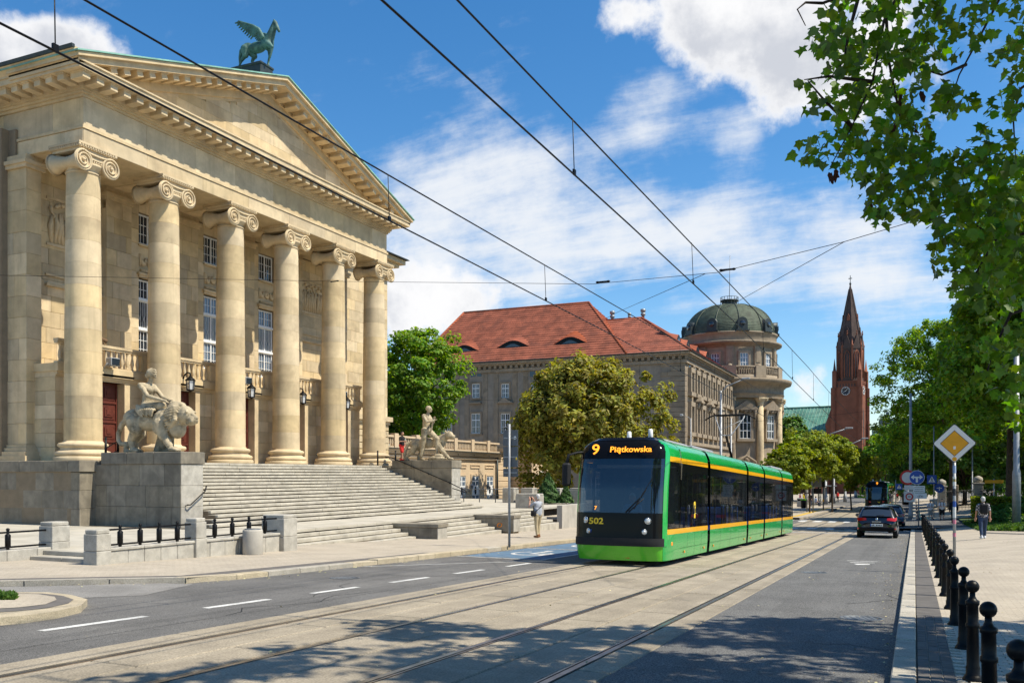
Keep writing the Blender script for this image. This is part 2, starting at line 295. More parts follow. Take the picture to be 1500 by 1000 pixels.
# ------------------------------------------------------------------ mesh builders
class MB:
    def __init__(s): s.v = []; s.f = []; s.mi = []; s.sm = []; s.cur = 0; s.smooth = False; s.M = None
    def add(s, vs, fs, smooth=None):
        o = len(s.v)
        if s.M is not None: vs = [s.M @ Vector(p) for p in vs]
        s.v.extend([tuple(p) for p in vs])
        for f in fs: s.f.append(tuple(i+o for i in f)); s.mi.append(s.cur); s.sm.append(s.smooth if smooth is None else smooth)
        return s
    def box(s, x0, x1, y0, y1, z0, z1):
        return s.add([(x0,y0,z0),(x1,y0,z0),(x1,y1,z0),(x0,y1,z0),(x0,y0,z1),(x1,y0,z1),(x1,y1,z1),(x0,y1,z1)],
                     [(0,3,2,1),(4,5,6,7),(0,1,5,4),(1,2,6,5),(2,3,7,6),(3,0,4,7)], False)
    def bbox(s, x0, x1, y0, y1, z0, z1, c):
        """box with chamfered edges"""
        pts = []; 
        for (sx, sy, sz) in [(0,0,0),(1,0,0),(1,1,0),(0,1,0),(0,0,1),(1,0,1),(1,1,1),(0,1,1)]:
            X = (x0, x1)[sx]; Y = (y0, y1)[sy]; Z = (z0, z1)[sz]; dx = c*(1-2*sx); dy = c*(1-2*sy); dz = c*(1-2*sz)
            pts += [(X, Y+dy, Z+dz), (X+dx, Y, Z+dz), (X+dx, Y+dy, Z)]
        I = lambda k, a: 3*k+a
        fs = [(I(0,2),I(3,2),I(2,2),I(1,2)), (I(4,2),I(5,2),I(6,2),I(7,2)), (I(0,1),I(1,1),I(5,1),I(4,1)), (I(1,0),I(2,0),I(6,0),I(5,0)), (I(2,1),I(3,1),I(7,1),I(6,1)), (I(3,0),I(0,0),I(4,0),I(7,0))]
        for a, bb in [(0,1),(1,2),(2,3),(3,0),(4,5),(5,6),(6,7),(7,4),(0,4),(1,5),(2,6),(3,7)]:
            ax = 0 if (a, bb) in ((0,1),(2,3),(4,5),(6,7)) else (1 if (a, bb) in ((1,2),(3,0),(5,6),(7,4)) else 2)
            o1, o2 = [q for q in range(3) if q != ax]
            fs.append((I(a,o1), I(a,o2), I(bb,o2), I(bb,o1)))
        for k in range(8): fs.append((I(k,0), I(k,1), I(k,2)))
        return s.add(pts, fs, False)
    def prism(s, poly, axis, a0, a1):
        """extrude a 2D polygon along axis ('x','y','z')"""
        n = len(poly)
        def p3(q, a):
            return (a, q[0], q[1]) if axis == 'x' else ((q[0], a, q[1]) if axis == 'y' else (q[0], q[1], a))
        vs = [p3(q, a0) for q in poly]+[p3(q, a1) for q in poly]
        fs = [tuple(range(n-1, -1, -1)), tuple(range(n, 2*n))]+[(i, (i+1) % n, n+(i+1) % n, n+i) for i in range(n)]
        return s.add(vs, fs, False)
    def lathe(s, prof, c=(0,0,0), n=16, axis='z', cap=True, a0=0.0, a1=2*math.pi, smooth=True):
        vs = []; full = abs(a1-a0-2*math.pi) < 1e-6; m = n if full else n+1
        for (r, z) in prof:
            for i in range(m):
                a = a0+(a1-a0)*i/n; x, y = r*math.cos(a), r*math.sin(a)
                q = (x, y, z) if axis == 'z' else ((z, x, y) if axis == 'x' else (x, z, -y))
                vs.append((q[0]+c[0], q[1]+c[1], q[2]+c[2]))
        fs = []
        for k in range(len(prof)-1):
            for i in range(n):
                j = (i+1) % m
                fs.append((k*m+i, k*m+j, (k+1)*m+j, (k+1)*m+i))
        s.add(vs, fs, smooth)
        if cap and full:
            o = len(s.v)-len(vs)
            s.f.append(tuple(o+i for i in range(m-1, -1, -1))); s.mi.append(s.cur); s.sm.append(False)
            s.f.append(tuple(o+(len(prof)-1)*m+i for i in range(m))); s.mi.append(s.cur); s.sm.append(False)
        return s
    def tube(s, pts, r, n=8, cap=True):
        pts = [Vector(p) for p in pts]; k = len(pts)
        rs = r if isinstance(r, (list, tuple)) else [r]*k
        vs = []; up = None
        for i, p in enumerate(pts):
            d = (pts[min(i+1, k-1)]-pts[max(i-1, 0)])
            if d.length < 1e-9: d = Vector((0, 0, 1))
            d.normalize()
            if up is None: up = Vector((0, 0, 1)) if abs(d.z) < 0.9 else Vector((1, 0, 0))
            a = d.cross(up)
            if a.length < 1e-6: a = d.cross(Vector((1, 0, 0)))
            a.normalize(); bb = a.cross(d).normalized(); up = bb
            for q in range(n):
                t = 2*math.pi*q/n; vs.append(p+(a*math.cos(t)+bb*math.sin(t))*rs[i])
        fs = [(i*n+q, i*n+(q+1) % n, (i+1)*n+(q+1) % n, (i+1)*n+q) for i in range(k-1) for q in range(n)]
        if cap: fs += [tuple(range(n-1, -1, -1)), tuple((k-1)*n+q for q in range(n))]
        return s.add(vs, fs, n > 4)
    def ball(s, c, r, n=12, sc=(1,1,1)):
        m = max(4, n//2)
        prof = [(r*math.sin(math.pi*i/m)+1e-5, -r*math.cos(math.pi*i/m)) for i in range(m+1)]
        M0 = s.M; T = Matrix.Translation(c) @ Matrix.Diagonal((sc[0], sc[1], sc[2], 1)); s.M = T if M0 is None else M0 @ T
        s.lathe(prof, (0,0,0), n, cap=False); s.M = M0
        return s
    def quad(s, a, b_, c, d): return s.add([a, b_, c, d], [(0,1,2,3)], False)
    def mesh(s, name, mats):
        me = bpy.data.meshes.new(name); me.from_pydata(s.v, [], s.f)
        for m in (mats if isinstance(mats, (list, tuple)) else [mats]): me.materials.append(m)
        me.polygons.foreach_set('material_index', s.mi); me.polygons.foreach_set('use_smooth', s.sm)
        me.validate(); me.update()
        return me
    def build(s, name, mats, parent=None, world=True, **kw):
        return link(name, s.mesh(name, mats), parent, world, **kw)
def wm(o):
    if o.parent is None: return o.matrix_basis.copy()
    return wm(o.parent) @ o.matrix_parent_inverse @ o.matrix_basis
def link(name, data, parent=None, world=True, loc=None, rot=None, scale=None, label=None, cat=None, group=None, kind=None):
    o = bpy.data.objects.new(name, data); COL.objects.link(o)
    if parent is not None:
        o.parent = parent
        if world: o.matrix_parent_inverse = wm(parent).inverted()
    if loc is not None: o.location = loc
    if rot is not None: o.rotation_euler = rot
    if scale is not None: o.scale = scale
    if label: o['label'] = label
    if cat: o['category'] = cat
    if group: o['group'] = group
    if kind: o['kind'] = kind
    return o
def thing(name, label, cat, loc=(0,0,0), rot=(0,0,0), group=None):
    o = bpy.data.objects.new(name, None); COL.objects.link(o); o.location = loc; o.rotation_euler = rot; o.empty_display_size = 0.3
    o['label'] = label; o['category'] = cat
    if group: o['group'] = group
    return o
def dup(root, loc=None, rot=None, label=None, group=None):
    def rec(o, par):
        c = o.copy(); COL.objects.link(c)
        if par is not None: c.parent = par; c.matrix_parent_inverse = o.matrix_parent_inverse.copy()
        for ch in list(o.children): rec(ch, c)
        return c
    r = rec(root, None)
    if loc is not None: r.location = loc
    if rot is not None: r.rotation_euler = rot
    if label: r['label'] = label
    if group: r['group'] = group
    return r
def text_mesh(txt, size, ext=0.004, bold=0.0):
    cu = bpy.data.curves.new('txt', 'FONT'); cu.body = txt; cu.size = size; cu.extrude = ext; cu.align_x = 'CENTER'; cu.align_y = 'CENTER'; cu.offset = bold; cu.resolution_u = 3
    o = bpy.data.objects.new('txt', cu); COL.objects.link(o)
    dg = bpy.context.evaluated_depsgraph_get(); me = bpy.data.meshes.new_from_object(o.evaluated_get(dg))
    bpy.data.objects.remove(o); me.materials.clear()
    return me
def sphere_pts(n, m):
    vs = []; fs = []
    for i in range(m+1):
        for j in range(n):
            a = math.pi*i/m; t = 2*math.pi*j/n; vs.append((math.sin(a)*math.cos(t), math.sin(a)*math.sin(t), -math.cos(a)))
    for i in range(m):
        for j in range(n): fs.append((i*n+j, i*n+(j+1) % n, (i+1)*n+(j+1) % n, (i+1)*n+j))
    return vs, fs
_SV, _SF = sphere_pts(14, 9)
def organic(name, blobs, voxel, matl, parent, smooth=3, M=None, world=False):
    """one continuous skin grown over overlapping tapered limbs and masses"""
    mb = MB(); mb.M = M
    for bl in blobs:
        if bl[0] == 'c':
            _, p0, p1, r0, r1 = bl; p0 = Vector(p0); p1 = Vector(p1)
            n = max(2, int((p1-p0).length/(0.6*min(r0, r1)+1e-6))+1); n = min(n, 14)
            L = (p1-p0).length
            q = Vector((0,0,1)).rotation_difference((p1-p0)) if L > 1e-6 else None
            # closed capsule: lower half ball, upper half ball joined
            prof = []
            for i in range(6): a = math.pi/2*i/5; prof.append((r0*math.sin(a)+1e-5, -r0*math.cos(a)))
            for i in range(6): a = math.pi/2*i/5; prof.append((r1*math.cos(a)+1e-5, L+r1*math.sin(a)))
            T = Matrix.Translation(p0) @ (q.to_matrix().to_4x4() if q else Matrix.Identity(4))
            M0 = mb.M; mb.M = T if M0 is None else M0 @ T
            mb.lathe(prof, (0,0,0), 12, cap=True); mb.M = M0
        elif bl[0] == 'e':
            c, rad = bl[1], bl[2]; e = bl[3] if len(bl) > 3 else (0,0,0)
            T = Matrix.Translation(c) @ Euler([R(x) for x in e]).to_matrix().to_4x4() @ Matrix.Diagonal((rad[0], rad[1], rad[2], 1))
            M0 = mb.M; mb.M = T if M0 is None else M0 @ T
            mb.lathe([(math.sin(math.pi*i/9)+1e-5, -math.cos(math.pi*i/9)) for i in range(10)], (0,0,0), 14, cap=True); mb.M = M0
        elif bl[0] == 'p':   # polyline of capsules
            pts, rs = bl[1], bl[2]
            mb.tube(pts, rs, 10)
            for p, r in zip(pts, rs): mb.ball(p, r, 10)
    me = mb.mesh(name, matl)
    o = bpy.data.objects.new('tmp', me); COL.objects.link(o)
    md = o.modifiers.new('r', 'REMESH'); md.mode = 'VOXEL'; md.voxel_size = voxel; md.use_smooth_shade = True
    if smooth:
        ms = o.modifiers.new('s', 'SMOOTH'); ms.factor = 0.5; ms.iterations = smooth
    dg = bpy.context.evaluated_depsgraph_get(); out = bpy.data.meshes.new_from_object(o.evaluated_get(dg))
    bpy.data.objects.remove(o)
    out.name = name
    if not out.materials: out.materials.append(matl)
    return link(name, out, parent, world)
def leaf_mesh(name, pos, nrm, size, matl, aspect=1.0, fold=0.25, lobed=False):
    """many small folded leaves as one mesh (numpy)"""
    n = len(pos); pos = np.asarray(pos, float); nrm = np.asarray(nrm, float); nrm /= np.linalg.norm(nrm, axis=1, keepdims=True)+1e-9
    a = rng.normal(size=(n, 3)); t = np.cross(nrm, a); t /= np.linalg.norm(t, axis=1, keepdims=True)+1e-9; bb = np.cross(nrm, t)
    s = (np.asarray(size)*np.ones(n))[:, None]
    tip = pos+t*s*0.6*aspect; base = pos-t*s*0.6*aspect
    l = pos+bb*s*0.42+nrm*s*fold; r = pos-bb*s*0.42+nrm*s*fold
    V = np.stack([base, r, tip, l], 1).reshape(-1, 3)
    me = bpy.data.meshes.new(name); me.vertices.add(4*n); me.vertices.foreach_set('co', V.ravel())
    me.loops.add(6*n); me.polygons.add(2*n)
    base_i = np.arange(n)*4
    tri = np.stack([base_i, base_i+1, base_i+2, base_i, base_i+2, base_i+3], 1)
    me.loops.foreach_set('vertex_index', tri.ravel().astype(np.int32))
    me.polygons.foreach_set('loop_start', (np.arange(2*n)*3).astype(np.int32)); me.polygons.foreach_set('loop_total', np.full(2*n, 3, np.int32))
    me.materials.append(matl); me.update(calc_edges=True)
    return me
def crown_points(c, rad, nclump, per, clump_r, seed=0, shell=0.55, flat=0.7, lower=-0.8):
    """leaf positions gathered in clumps through an ellipsoidal crown"""
    g = np.random.default_rng(seed); P = []; N = []
    c = np.array(c); rad = np.array(rad)
    lob = g.normal(size=(7, 3)); lob /= np.linalg.norm(lob, axis=1, keepdims=True); amp = g.uniform(0.12, 0.42, 7)
    k = 0
    while k < nclump:
        d = g.normal(size=3); d /= np.linalg.norm(d)
        if d[2] < lower: continue
        rr = (shell+(1-shell)*g.random()**0.6)
        bump = 1+sum(amp[i]*(max(0, d@lob[i])**4) for i in range(7))-0.16
        p = c+rad*d*rr*bump
        cr = clump_r*g.uniform(0.55, 1.35)
        q = g.normal(size=(per, 3)); q /= np.linalg.norm(q, axis=1, keepdims=True)+1e-9; q *= (g.random((per, 1))**0.45)
        q *= np.array([1, 1, flat])*cr
        P.append(p+q); nn = q/cr*0.9+d*0.5+np.array([0, 0, 0.7])+g.normal(size=(per, 3))*0.55; N.append(nn)
        k += 1
    return np.concatenate(P), np.concatenate(N)
def limbs(parent, base, c, rad, r0, seed, n=9, matl=None, split=0.35):
    """tapered trunk and branches reaching into the crown"""
    g = random.Random(seed); matl = matl or BARK
    base = Vector(base); top = Vector((c[0], c[1], c[2]+rad[2]*0.35)); fork = base.lerp(Vector((c[0], c[1], c[2]-rad[2]*0.75)), 1.0)
    mb = MB()
    mid = base.lerp(fork, 0.5)+Vector((g.uniform(-.1, .1), g.uniform(-.1, .1), 0))
    mb.tube([base, base+Vector((0, 0, 0.25)), mid, fork, fork.lerp(top, .5)+Vector((g.uniform(-.3, .3), g.uniform(-.3, .3), 0)), top], [r0*1.35, r0*1.05, r0*.92, r0*.8, r0*.5, r0*.12], 9)
    tr = mb.build('trunk', matl, parent)
    lb = MB()
    for i in range(n):
        a = 2*math.pi*(i+g.random()*.6)/n; el = g.uniform(-.2, .75)
        s = fork.lerp(top, g.uniform(0.0, 0.55))
        e = Vector((c[0]+rad[0]*.85*math.cos(a)*math.cos(el), c[1]+rad[1]*.85*math.sin(a)*math.cos(el), c[2]+rad[2]*.8*math.sin(el)))
        m1 = s.lerp(e, .45)+Vector((g.uniform(-.3, .3), g.uniform(-.3, .3), g.uniform(.1, .6)))*rad[0]*.15
        lb.tube([s, m1, e], [r0*.38, r0*.24, r0*.06], 6)
    lb.build('limb', matl, tr)
    return tr
def tree(name, label, base, c, rad, matl, nclump, per, clump_r, leaf, seed, r0=0.2, group=None, shell=.5, flat=.7, aspect=1.0, lower=-.8, nl=9, world_loc=None):
    t = thing(name, label, 'tree', base, group=group)
    limbs(t, base, c, rad, r0, seed, nl)
    P, N = crown_points(c, rad, nclump, per, clump_r, seed, shell, flat, lower)
    sz = np.random.default_rng(seed).uniform(0.65, 1.25, len(P))*leaf
    link('crown', leaf_mesh('crown', P, N, sz, matl, aspect), t)
    return t
# ------------------------------------------------------------------ ground, street, track
def ys(y0, y1, st=4.0):
    n = max(1, int(math.ceil((y1-y0)/st))); return [y0+(y1-y0)*i/n for i in range(n+1)]
def strip(name, x0, x1, y0, y1, off, matl, parent=None, kind='structure', st=4.0, nx=1, th=0.0, build=True, mb=None):
    """sheet that follows the street; x0/x1 may be functions of y"""
    mb = mb or MB(); Y = ys(y0, y1, st); fx0 = x0 if callable(x0) else (lambda y: x0); fx1 = x1 if callable(x1) else (lambda y: x1)
    vs = []; 
    for y in Y:
        for i in range(nx+1):
            x = fx0(y)+(fx1(y)-fx0(y))*i/nx; vs.append((x, y, gz(x, y)+off))
    m = nx+1
    fs = [(k*m+i, k*m+i+1, (k+1)*m+i+1, (k+1)*m+i) for k in range(len(Y)-1) for i in range(nx)]
    mb.add(vs, fs, False)
    if th:
        o = len(vs)
        for k in range(len(Y)-1):
            a, b_ = vs[k*m], vs[(k+1)*m]; mb.add([a, b_, (b_[0], b_[1], b_[2]-th), (a[0], a[1], a[2]-th)], [(0,1,2,3)], False)
            a, b_ = vs[k*m+nx], vs[(k+1)*m+nx]; mb.add([a, b_, (b_[0], b_[1], b_[2]-th), (a[0], a[1], a[2]-th)], [(3,2,1,0)], False)
    if build: return mb.build(name, matl, parent, kind=kind)
def poly_sheet(name, pts, off, matl, parent=None, kind='structure', th=0.0):
    mb = MB(); vs = [(x, y, gz(x, y)+off) for x, y in pts]; n = len(vs)
    mb.add(vs, [tuple(range(n))], False)
    if th:
        for i in range(n):
            a, c = vs[i], vs[(i+1) % n]; mb.quad(a, c, (c[0], c[1], c[2]-th), (a[0], a[1], a[2]-th))
    return mb.build(name, matl, parent, kind=kind)
# base sheet out to the horizon
mb = MB(); xs = [-900, -300, -120, -60, -30, -16, -12, -8, -2.5, 0.2, 0.5, 2, 4, 6, 8.5, 20, 60, 200, 900]; yy = [-60, -20, 0, 14, 20, 26, 40, 56, 60, 66, 72, 76, 100, 140, 186, 260, 336, 600, 1500, 3000]
for y in yy:
    for x in xs: mb.v.append((x, y, gz(x, y)-0.16))
m = len(xs)
for j in range(len(yy)-1):
    for i in range(m-1): mb.f.append((j*m+i, j*m+i+1, (j+1)*m+i+1, (j+1)*m+i)); mb.mi.append(0); mb.sm.append(False)
ground = mb.build('ground', EARTH, kind='structure')
KL = -12.0; KR = -0.2
roadl = strip('road', -12.3, -7.98, -12, 60, 0.0, ASPH, st=4)
strip('road', -2.62, KR+0.02, -12, 62, 0.0, ASPHD, st=4)
strip('road', -40, 30, 57.9, 76, 0.002, ASPH, st=3, nx=8)                       # cross street
strip('road', -2.62, 0.4, 76, 420, 0.0, ASPHD, st=8)
strip('road', -14, -7.98, 76, 420, 0.0, ASPH, st=8)
base_tr = strip('track_bed', -8.0, -2.6, -12, 420, -0.012, JOINT, st=4)
RX = (-7.49, -6.05, -4.47, -3.03)
# concrete panels between and beside the rails
def panel(x0, x1, y0, y1, g=0.012):
    mb = MB(); z = [gz(0, y0)+.004, gz(0, y1)+.004]; x0 += g; x1 -= g; y0 += g; y1 -= g; c = 0.012
    vs = [(x0,y0,z[0]-.1),(x1,y0,z[0]-.1),(x1,y1,z[1]-.1),(x0,y1,z[1]-.1),(x0,y0,z[0]-c),(x1,y0,z[0]-c),(x1,y1,z[1]-c),(x0,y1,z[1]-c),(x0+c,y0+c,z[0]),(x1-c,y0+c,z[0]),(x1-c,y1-c,z[1]),(x0+c,y1-c,z[1])]
    return mb.add(vs, [(0,1,5,4),(1,2,6,5),(2,3,7,6),(3,0,4,7),(4,5,9,8),(5,6,10,9),(6,7,11,10),(7,4,8,11),(8,9,10,11)], False)
seg = [(-8.0, RX[0]-.04), (RX[0]+.075, (RX[0]+RX[1])/2), ((RX[0]+RX[1])/2, RX[1]-.075), (RX[1]+.04, (RX[1]+RX[2])/2), ((RX[1]+RX[2])/2, RX[2]-.04), (RX[2]+.075, (RX[2]+RX[3])/2), ((RX[2]+RX[3])/2, RX[3]-.075), (RX[3]+.04, -2.62)]
for si, (xa, xb) in enumerate(seg):
    y = 2.0+(si*1.3) % 3
    panel(xa, xb, -6, y).build('track_slab', TRACK, base_tr)
    while y < 66:
        L = 3.0 if y < 30 else 6.0
        panel(xa, xb, y, min(y+L, 66)).build('track_slab', TRACK, base_tr); y += L
    strip('track_slab', xa, xb, 66, 420, 0.004, TRACK, base_tr, kind=None, st=8)
for i, x in enumerate(RX):
    s_ = 1 if i % 2 == 0 else -1       # groove towards the middle of the track
    mb = MB(); strip('r', x-.033, x+.033, -12, 420, 0.007, None, build=False, mb=mb, st=4, th=.03); r = mb.build('rail', STEEL, base_tr)
    mb = MB(); strip('g', x+s_*.033 if s_ > 0 else x-.068, x+.068 if s_ > 0 else x-.033, -12, 420, -.008, None, build=False, mb=mb, st=4); mb.build('rail_groove', RUST, r)
    mb = MB(); strip('g', x+s_*.068-.01, x+s_*.068+.01, -12, 420, 0.006, None, build=False, mb=mb, st=4); mb.build('rail_lip', STEEL, r)
# white lane dashes
for (y0, y1) in [(5.2, 6.6), (7.4, 8.95), (10.0, 11.35), (12.4, 13.7), (14.75, 16.1), (17.2, 18.5), (19.7, 21.0)]:
    x = -9.5+0.04*(y0-8)
    poly_sheet('lane_dash', [(x-.07, y0), (x+.07, y0), (x+.07+.05, y1), (x-.07+.05, y1)], .004, PAINT, roadl, kind=None)
# parking bays with blue disabled-parking fields
for k, (y0, y1) in enumerate([(22.3, 27.3), (27.3, 32.6)]):
    x0, x1 = -11.85, -9.15
    poly_sheet('bay_field', [(x0+.12, y0+.35), (x1-.12, y0+.15), (x1-.12, y1-.25), (x0+.12, y1-.05)], .004, PAINTB, roadl, kind=None)
    for q in ([(x0, y0+.1), (x1, y0-.1), (x1, y0+.02), (x0, y0+.22)], [(x1-.1, y0), (x1, y0), (x1, y1), (x1-.1, y1)]):
        poly_sheet('bay_line', q, .006, PAINT, roadl, kind=None)
    cx, cy = -10.5, (y0+y1)/2                                          # painted wheelchair symbol
    mb = MB()
    for i in range(20):
        a0, a1 = 2.2+4.4*i/20, 2.2+4.4*(i+1)/20
        mb.quad(*[(cx+r*math.cos(a), cy+r*1.5*math.sin(a), gz(cx, cy+r*1.5*math.sin(a))+.008) for a, r in ((a0, .5), (a0, .62), (a1, .62), (a1, .5))])
    for (xa, ya, xb, yb) in [(-.05, -.1, .08, 1.1), (-.05, -.25, .6, -.05), (.5, -.9, .65, -.05), (-.12, 1.15, .12, 1.5), (0, .35, .45, .5)]:
        mb.quad(*[(cx+p, cy+q, gz(cx, cy+q)+.008) for p, q in ((xa, ya), (xb, ya), (xb, yb), (xa, yb))])
    mb.build('wheelchair_symbol', PAINT, roadl)
poly_sheet('bay_line', [(-11.9, 17.7), (-9.0, 22.1), (-9.0, 22.22), (-11.9, 17.82)], .004, PAINT, roadl, kind=None)
poly_sheet('bay_line', [(-11.9, 32.7), (-9.1, 32.5), (-9.1, 32.62), (-11.9, 32.82)], .004, PAINT, roadl, kind=None)
# painted bicycle arrow worn on the right lane
for q in [[(-1.75, 27.0), (-.95, 27.0), (-.95, 27.12), (-1.75, 27.12)], [(-1.6, 26.2), (-1.0, 26.4), (-1.0, 26.55), (-1.65, 26.35)], [(-1.4, 25.4), (-1.1, 25.6), (-1.1, 26.0), (-1.5, 25.8)]]:
    poly_sheet('worn_mark', q, .004, PAINT, roadl, kind=None)
# zebra crossings over the street
for yz, dy in ((57.2, 2.2), (72.0, 3.0)):
    x = -11.6
    while x < -.3:
        poly_sheet('zebra_bar', [(x, yz), (x+.55, yz), (x+.55, yz+dy), (x, yz+dy)], .018, PAINT, roadl, kind=None); x += 1.1
for yl in (50.2,):
    poly_sheet('stop_line', [(-8.0, yl), (-.4, yl), (-.4, yl+.4), (-8.0, yl+.4)], .016, PAINT, roadl, kind=None)
# manhole covers and cracks
for (u, v) in ((855, 0), (505, 846), (1262, 905), (1192, 838)):
    if v:
        p = ghit(u, v); c_ = MB().lathe([(.30, .002), (.30, .006), (.27, .006), (.27, .003), (.001, .003)], (0, 0, 0), 24, cap=False)
        for k in range(5): c_.box(-.2+.09*k-.02, -.2+.09*k+.02, -.18, .18, .003, .007)
        c_.build('manhole_cover', GREYD, roadl, True, loc=tuple(p), rot=(-.0293, 0, .3))
rr = random.Random(4)
for (x, y, a, L) in ((-1.0, 15.5, 1.4, 2.2), (-2.1, 20, .2, 2.0), (-10.5, 16, .3, 3), (-9.0, 12, 1.9, 2.5), (-1.5, 30, 0, 2.4), (-1.2, 11, .1, 2.3), (-11, 20, 1.2, 2.6), (-8.6, 9.5, 1.7, 4)):
    pts = [(x, y)]; 
    for k in range(9): a2 = a+rr.uniform(-.7, .7); pts.append((pts[-1][0]+math.cos(a2)*L/9, pts[-1][1]+math.sin(a2)*L/9))
    mb = MB()
    for k in range(9):
        (x0, y0), (x1, y1) = pts[k], pts[k+1]; w_ = .008; n_ = Vector((-(y1-y0), x1-x0)).normalized()*w_
        mb.quad(*[(px_, py_, gz(px_, py_)+.003) for px_, py_ in ((x0-n_.x, y0-n_.y), (x1-n_.x, y1-n_.y), (x1+n_.x, y1+n_.y), (x0+n_.x, y0+n_.y))])
    mb.build('crack', RUBBER, roadl)
# repair seams in the asphalt
poly_sheet('seam', [(-8.75, 4), (-8.71, 4), (-8.2, 24), (-8.24, 24)], .003, ASPHD, roadl, kind=None)

# right kerb and pavement
pav_r = strip('pavement', 0.1, 4.6, -6, 58, 0.10, PAVE, st=3, nx=10)
strip('pavement', 4.6, 10.5, -6, 28, 0.10, PAVE, st=3, nx=2)
strip('pavement', 0.3, 8, 77, 420, 0.10, PAVE, st=8, nx=3, th=.2)
strip('kerb', KR, 0.11, 77, 420, 0.11, KERB, st=8, th=.2)
def block(x0, x1, y0, y1, off0, h, matl, name, parent, g=.006, c=.012, dz=0.0, rot=0.0):
    mb = MB(); z0 = gz((x0+x1)/2, y0); z1 = gz((x0+x1)/2, y1); x0 += g; x1 -= g; y0 += g; y1 -= g
    t0, t1 = z0+off0+dz, z1+off0+dz
    vs = [(x0,y0,t0-h),(x1,y0,t0-h),(x1,y1,t1-h),(x0,y1,t1-h),(x0,y0,t0-c),(x1,y0,t0-c),(x1,y1,t1-c),(x0,y1,t1-c),(x0+c,y0+c,t0),(x1-c,y0+c,t0),(x1-c,y1-c,t1),(x0+c,y1-c,t1)]
    mb.add(vs, [(0,1,5,4),(1,2,6,5),(2,3,7,6),(3,0,4,7),(4,5,9,8),(5,6,10,9),(6,7,11,10),(7,4,8,11),(8,9,10,11)], False)
    return mb.build(name, matl, parent)
strip('kerb_bed', KR+.01, .34, -6, 58, .085, JOINT, pav_r, kind=None, st=4)
y = 2.0; k = 0
while y < 57:
    L = random.choice((.8, .95, 1.1, 1.2)) if y < 26 else 2.4
    block(KR, 0.02, y, y+L, 0.115, .25, KERB, 'kerb_stone', pav_r, dz=random.uniform(-.006, .006)); y += L
# dark paver band beside the kerb
for i in range(3):
    y = 4.5+.1*(i % 2); xa = .025+i*.104
    while y < 13.5:
        block(xa, xa+.104, y, y+.21, .108, .06, PAVED, 'dark_paver', pav_r, g=.003, c=.004, dz=random.uniform(-.003, .003)); y += .21
strip('dark_band', .025, .337, 13.5, 58, .108, PAVED, pav_r, kind=None, st=4)
# pale clay pavers nearest the camera, one by one, then joined
mbj = MB(); nb = 0; row = 0; y = 5.9
cells = []
while y < 13.2:
    x = .34+(.1 if row % 2 else 0)
    while x < 3.0:
        u, v = proj((x, y, gz(x, y)+.1))
        if u < 1540 and v < 1040: cells.append((x, y))
        x += .2
    y += .1; row += 1
cells.sort(key=lambda q: q[1]+.2*q[0])
pm = MB().bbox(0, .192, 0, .092, -.05, 0, .005).mesh('paver', PAVEO)
for i, (x, y) in enumerate(cells):
    z = gz(x, y)+.112+random.uniform(-.0025, .0025)
    if i < 300: link('paver', pm, pav_r, loc=(x, y, z), rot=(-.0293+random.uniform(-.01, .01), random.uniform(-.01, .01), random.uniform(-.008, .008)))
    else: mbj.bbox(x, x+.192, y, y+.092, z-.05, z, .005)
mbj.build('joined_pavers', PAVE, pav_r, kind='stuff')
# curved dark line of cobbles across the right pavement
mb = MB()
for i in range(14):
    def cp(t): return (2.75+t*1.2+t*t*.9, 46.5-t*7.5)
    for w0, w1 in ((0, .5),):
        t0, t1 = i/14*1.6, (i+1)/14*1.6; a, c = cp(t0), cp(t1)
        mb.quad(*[(x, yv, gz(x, yv)+.108) for x, yv in (a, (a[0]+.35, a[1]+.2), (c[0]+.35, c[1]+.2), c)])
mb.build('cobble_line', PAVED, pav_r)
# lawn beside the right pavement
lawn = poly_sheet('lawn', [(2.9, 57), (3.6, 47.5), (5.2, 43.0), (8, 41), (26, 40), (26, 75), (3.0, 75)], .14, SOIL)
g = np.random.default_rng(3); P = []
while len(P) < 42000:
    x, yv = g.uniform(2.9, 14), g.uniform(41, 66)
    if x < 2.9+max(0, 50-yv)*.27+max(0, 44-yv)*.6: continue
    P.append((x, yv, gz(x, yv)+.14+g.uniform(0, .07)))
N = g.normal(size=(len(P), 3)); N[:, 2] *= .4
link('grass', leaf_mesh('grass', P, N, g.uniform(.1, .22, len(P)), GRASS, 1.3), kind='stuff')

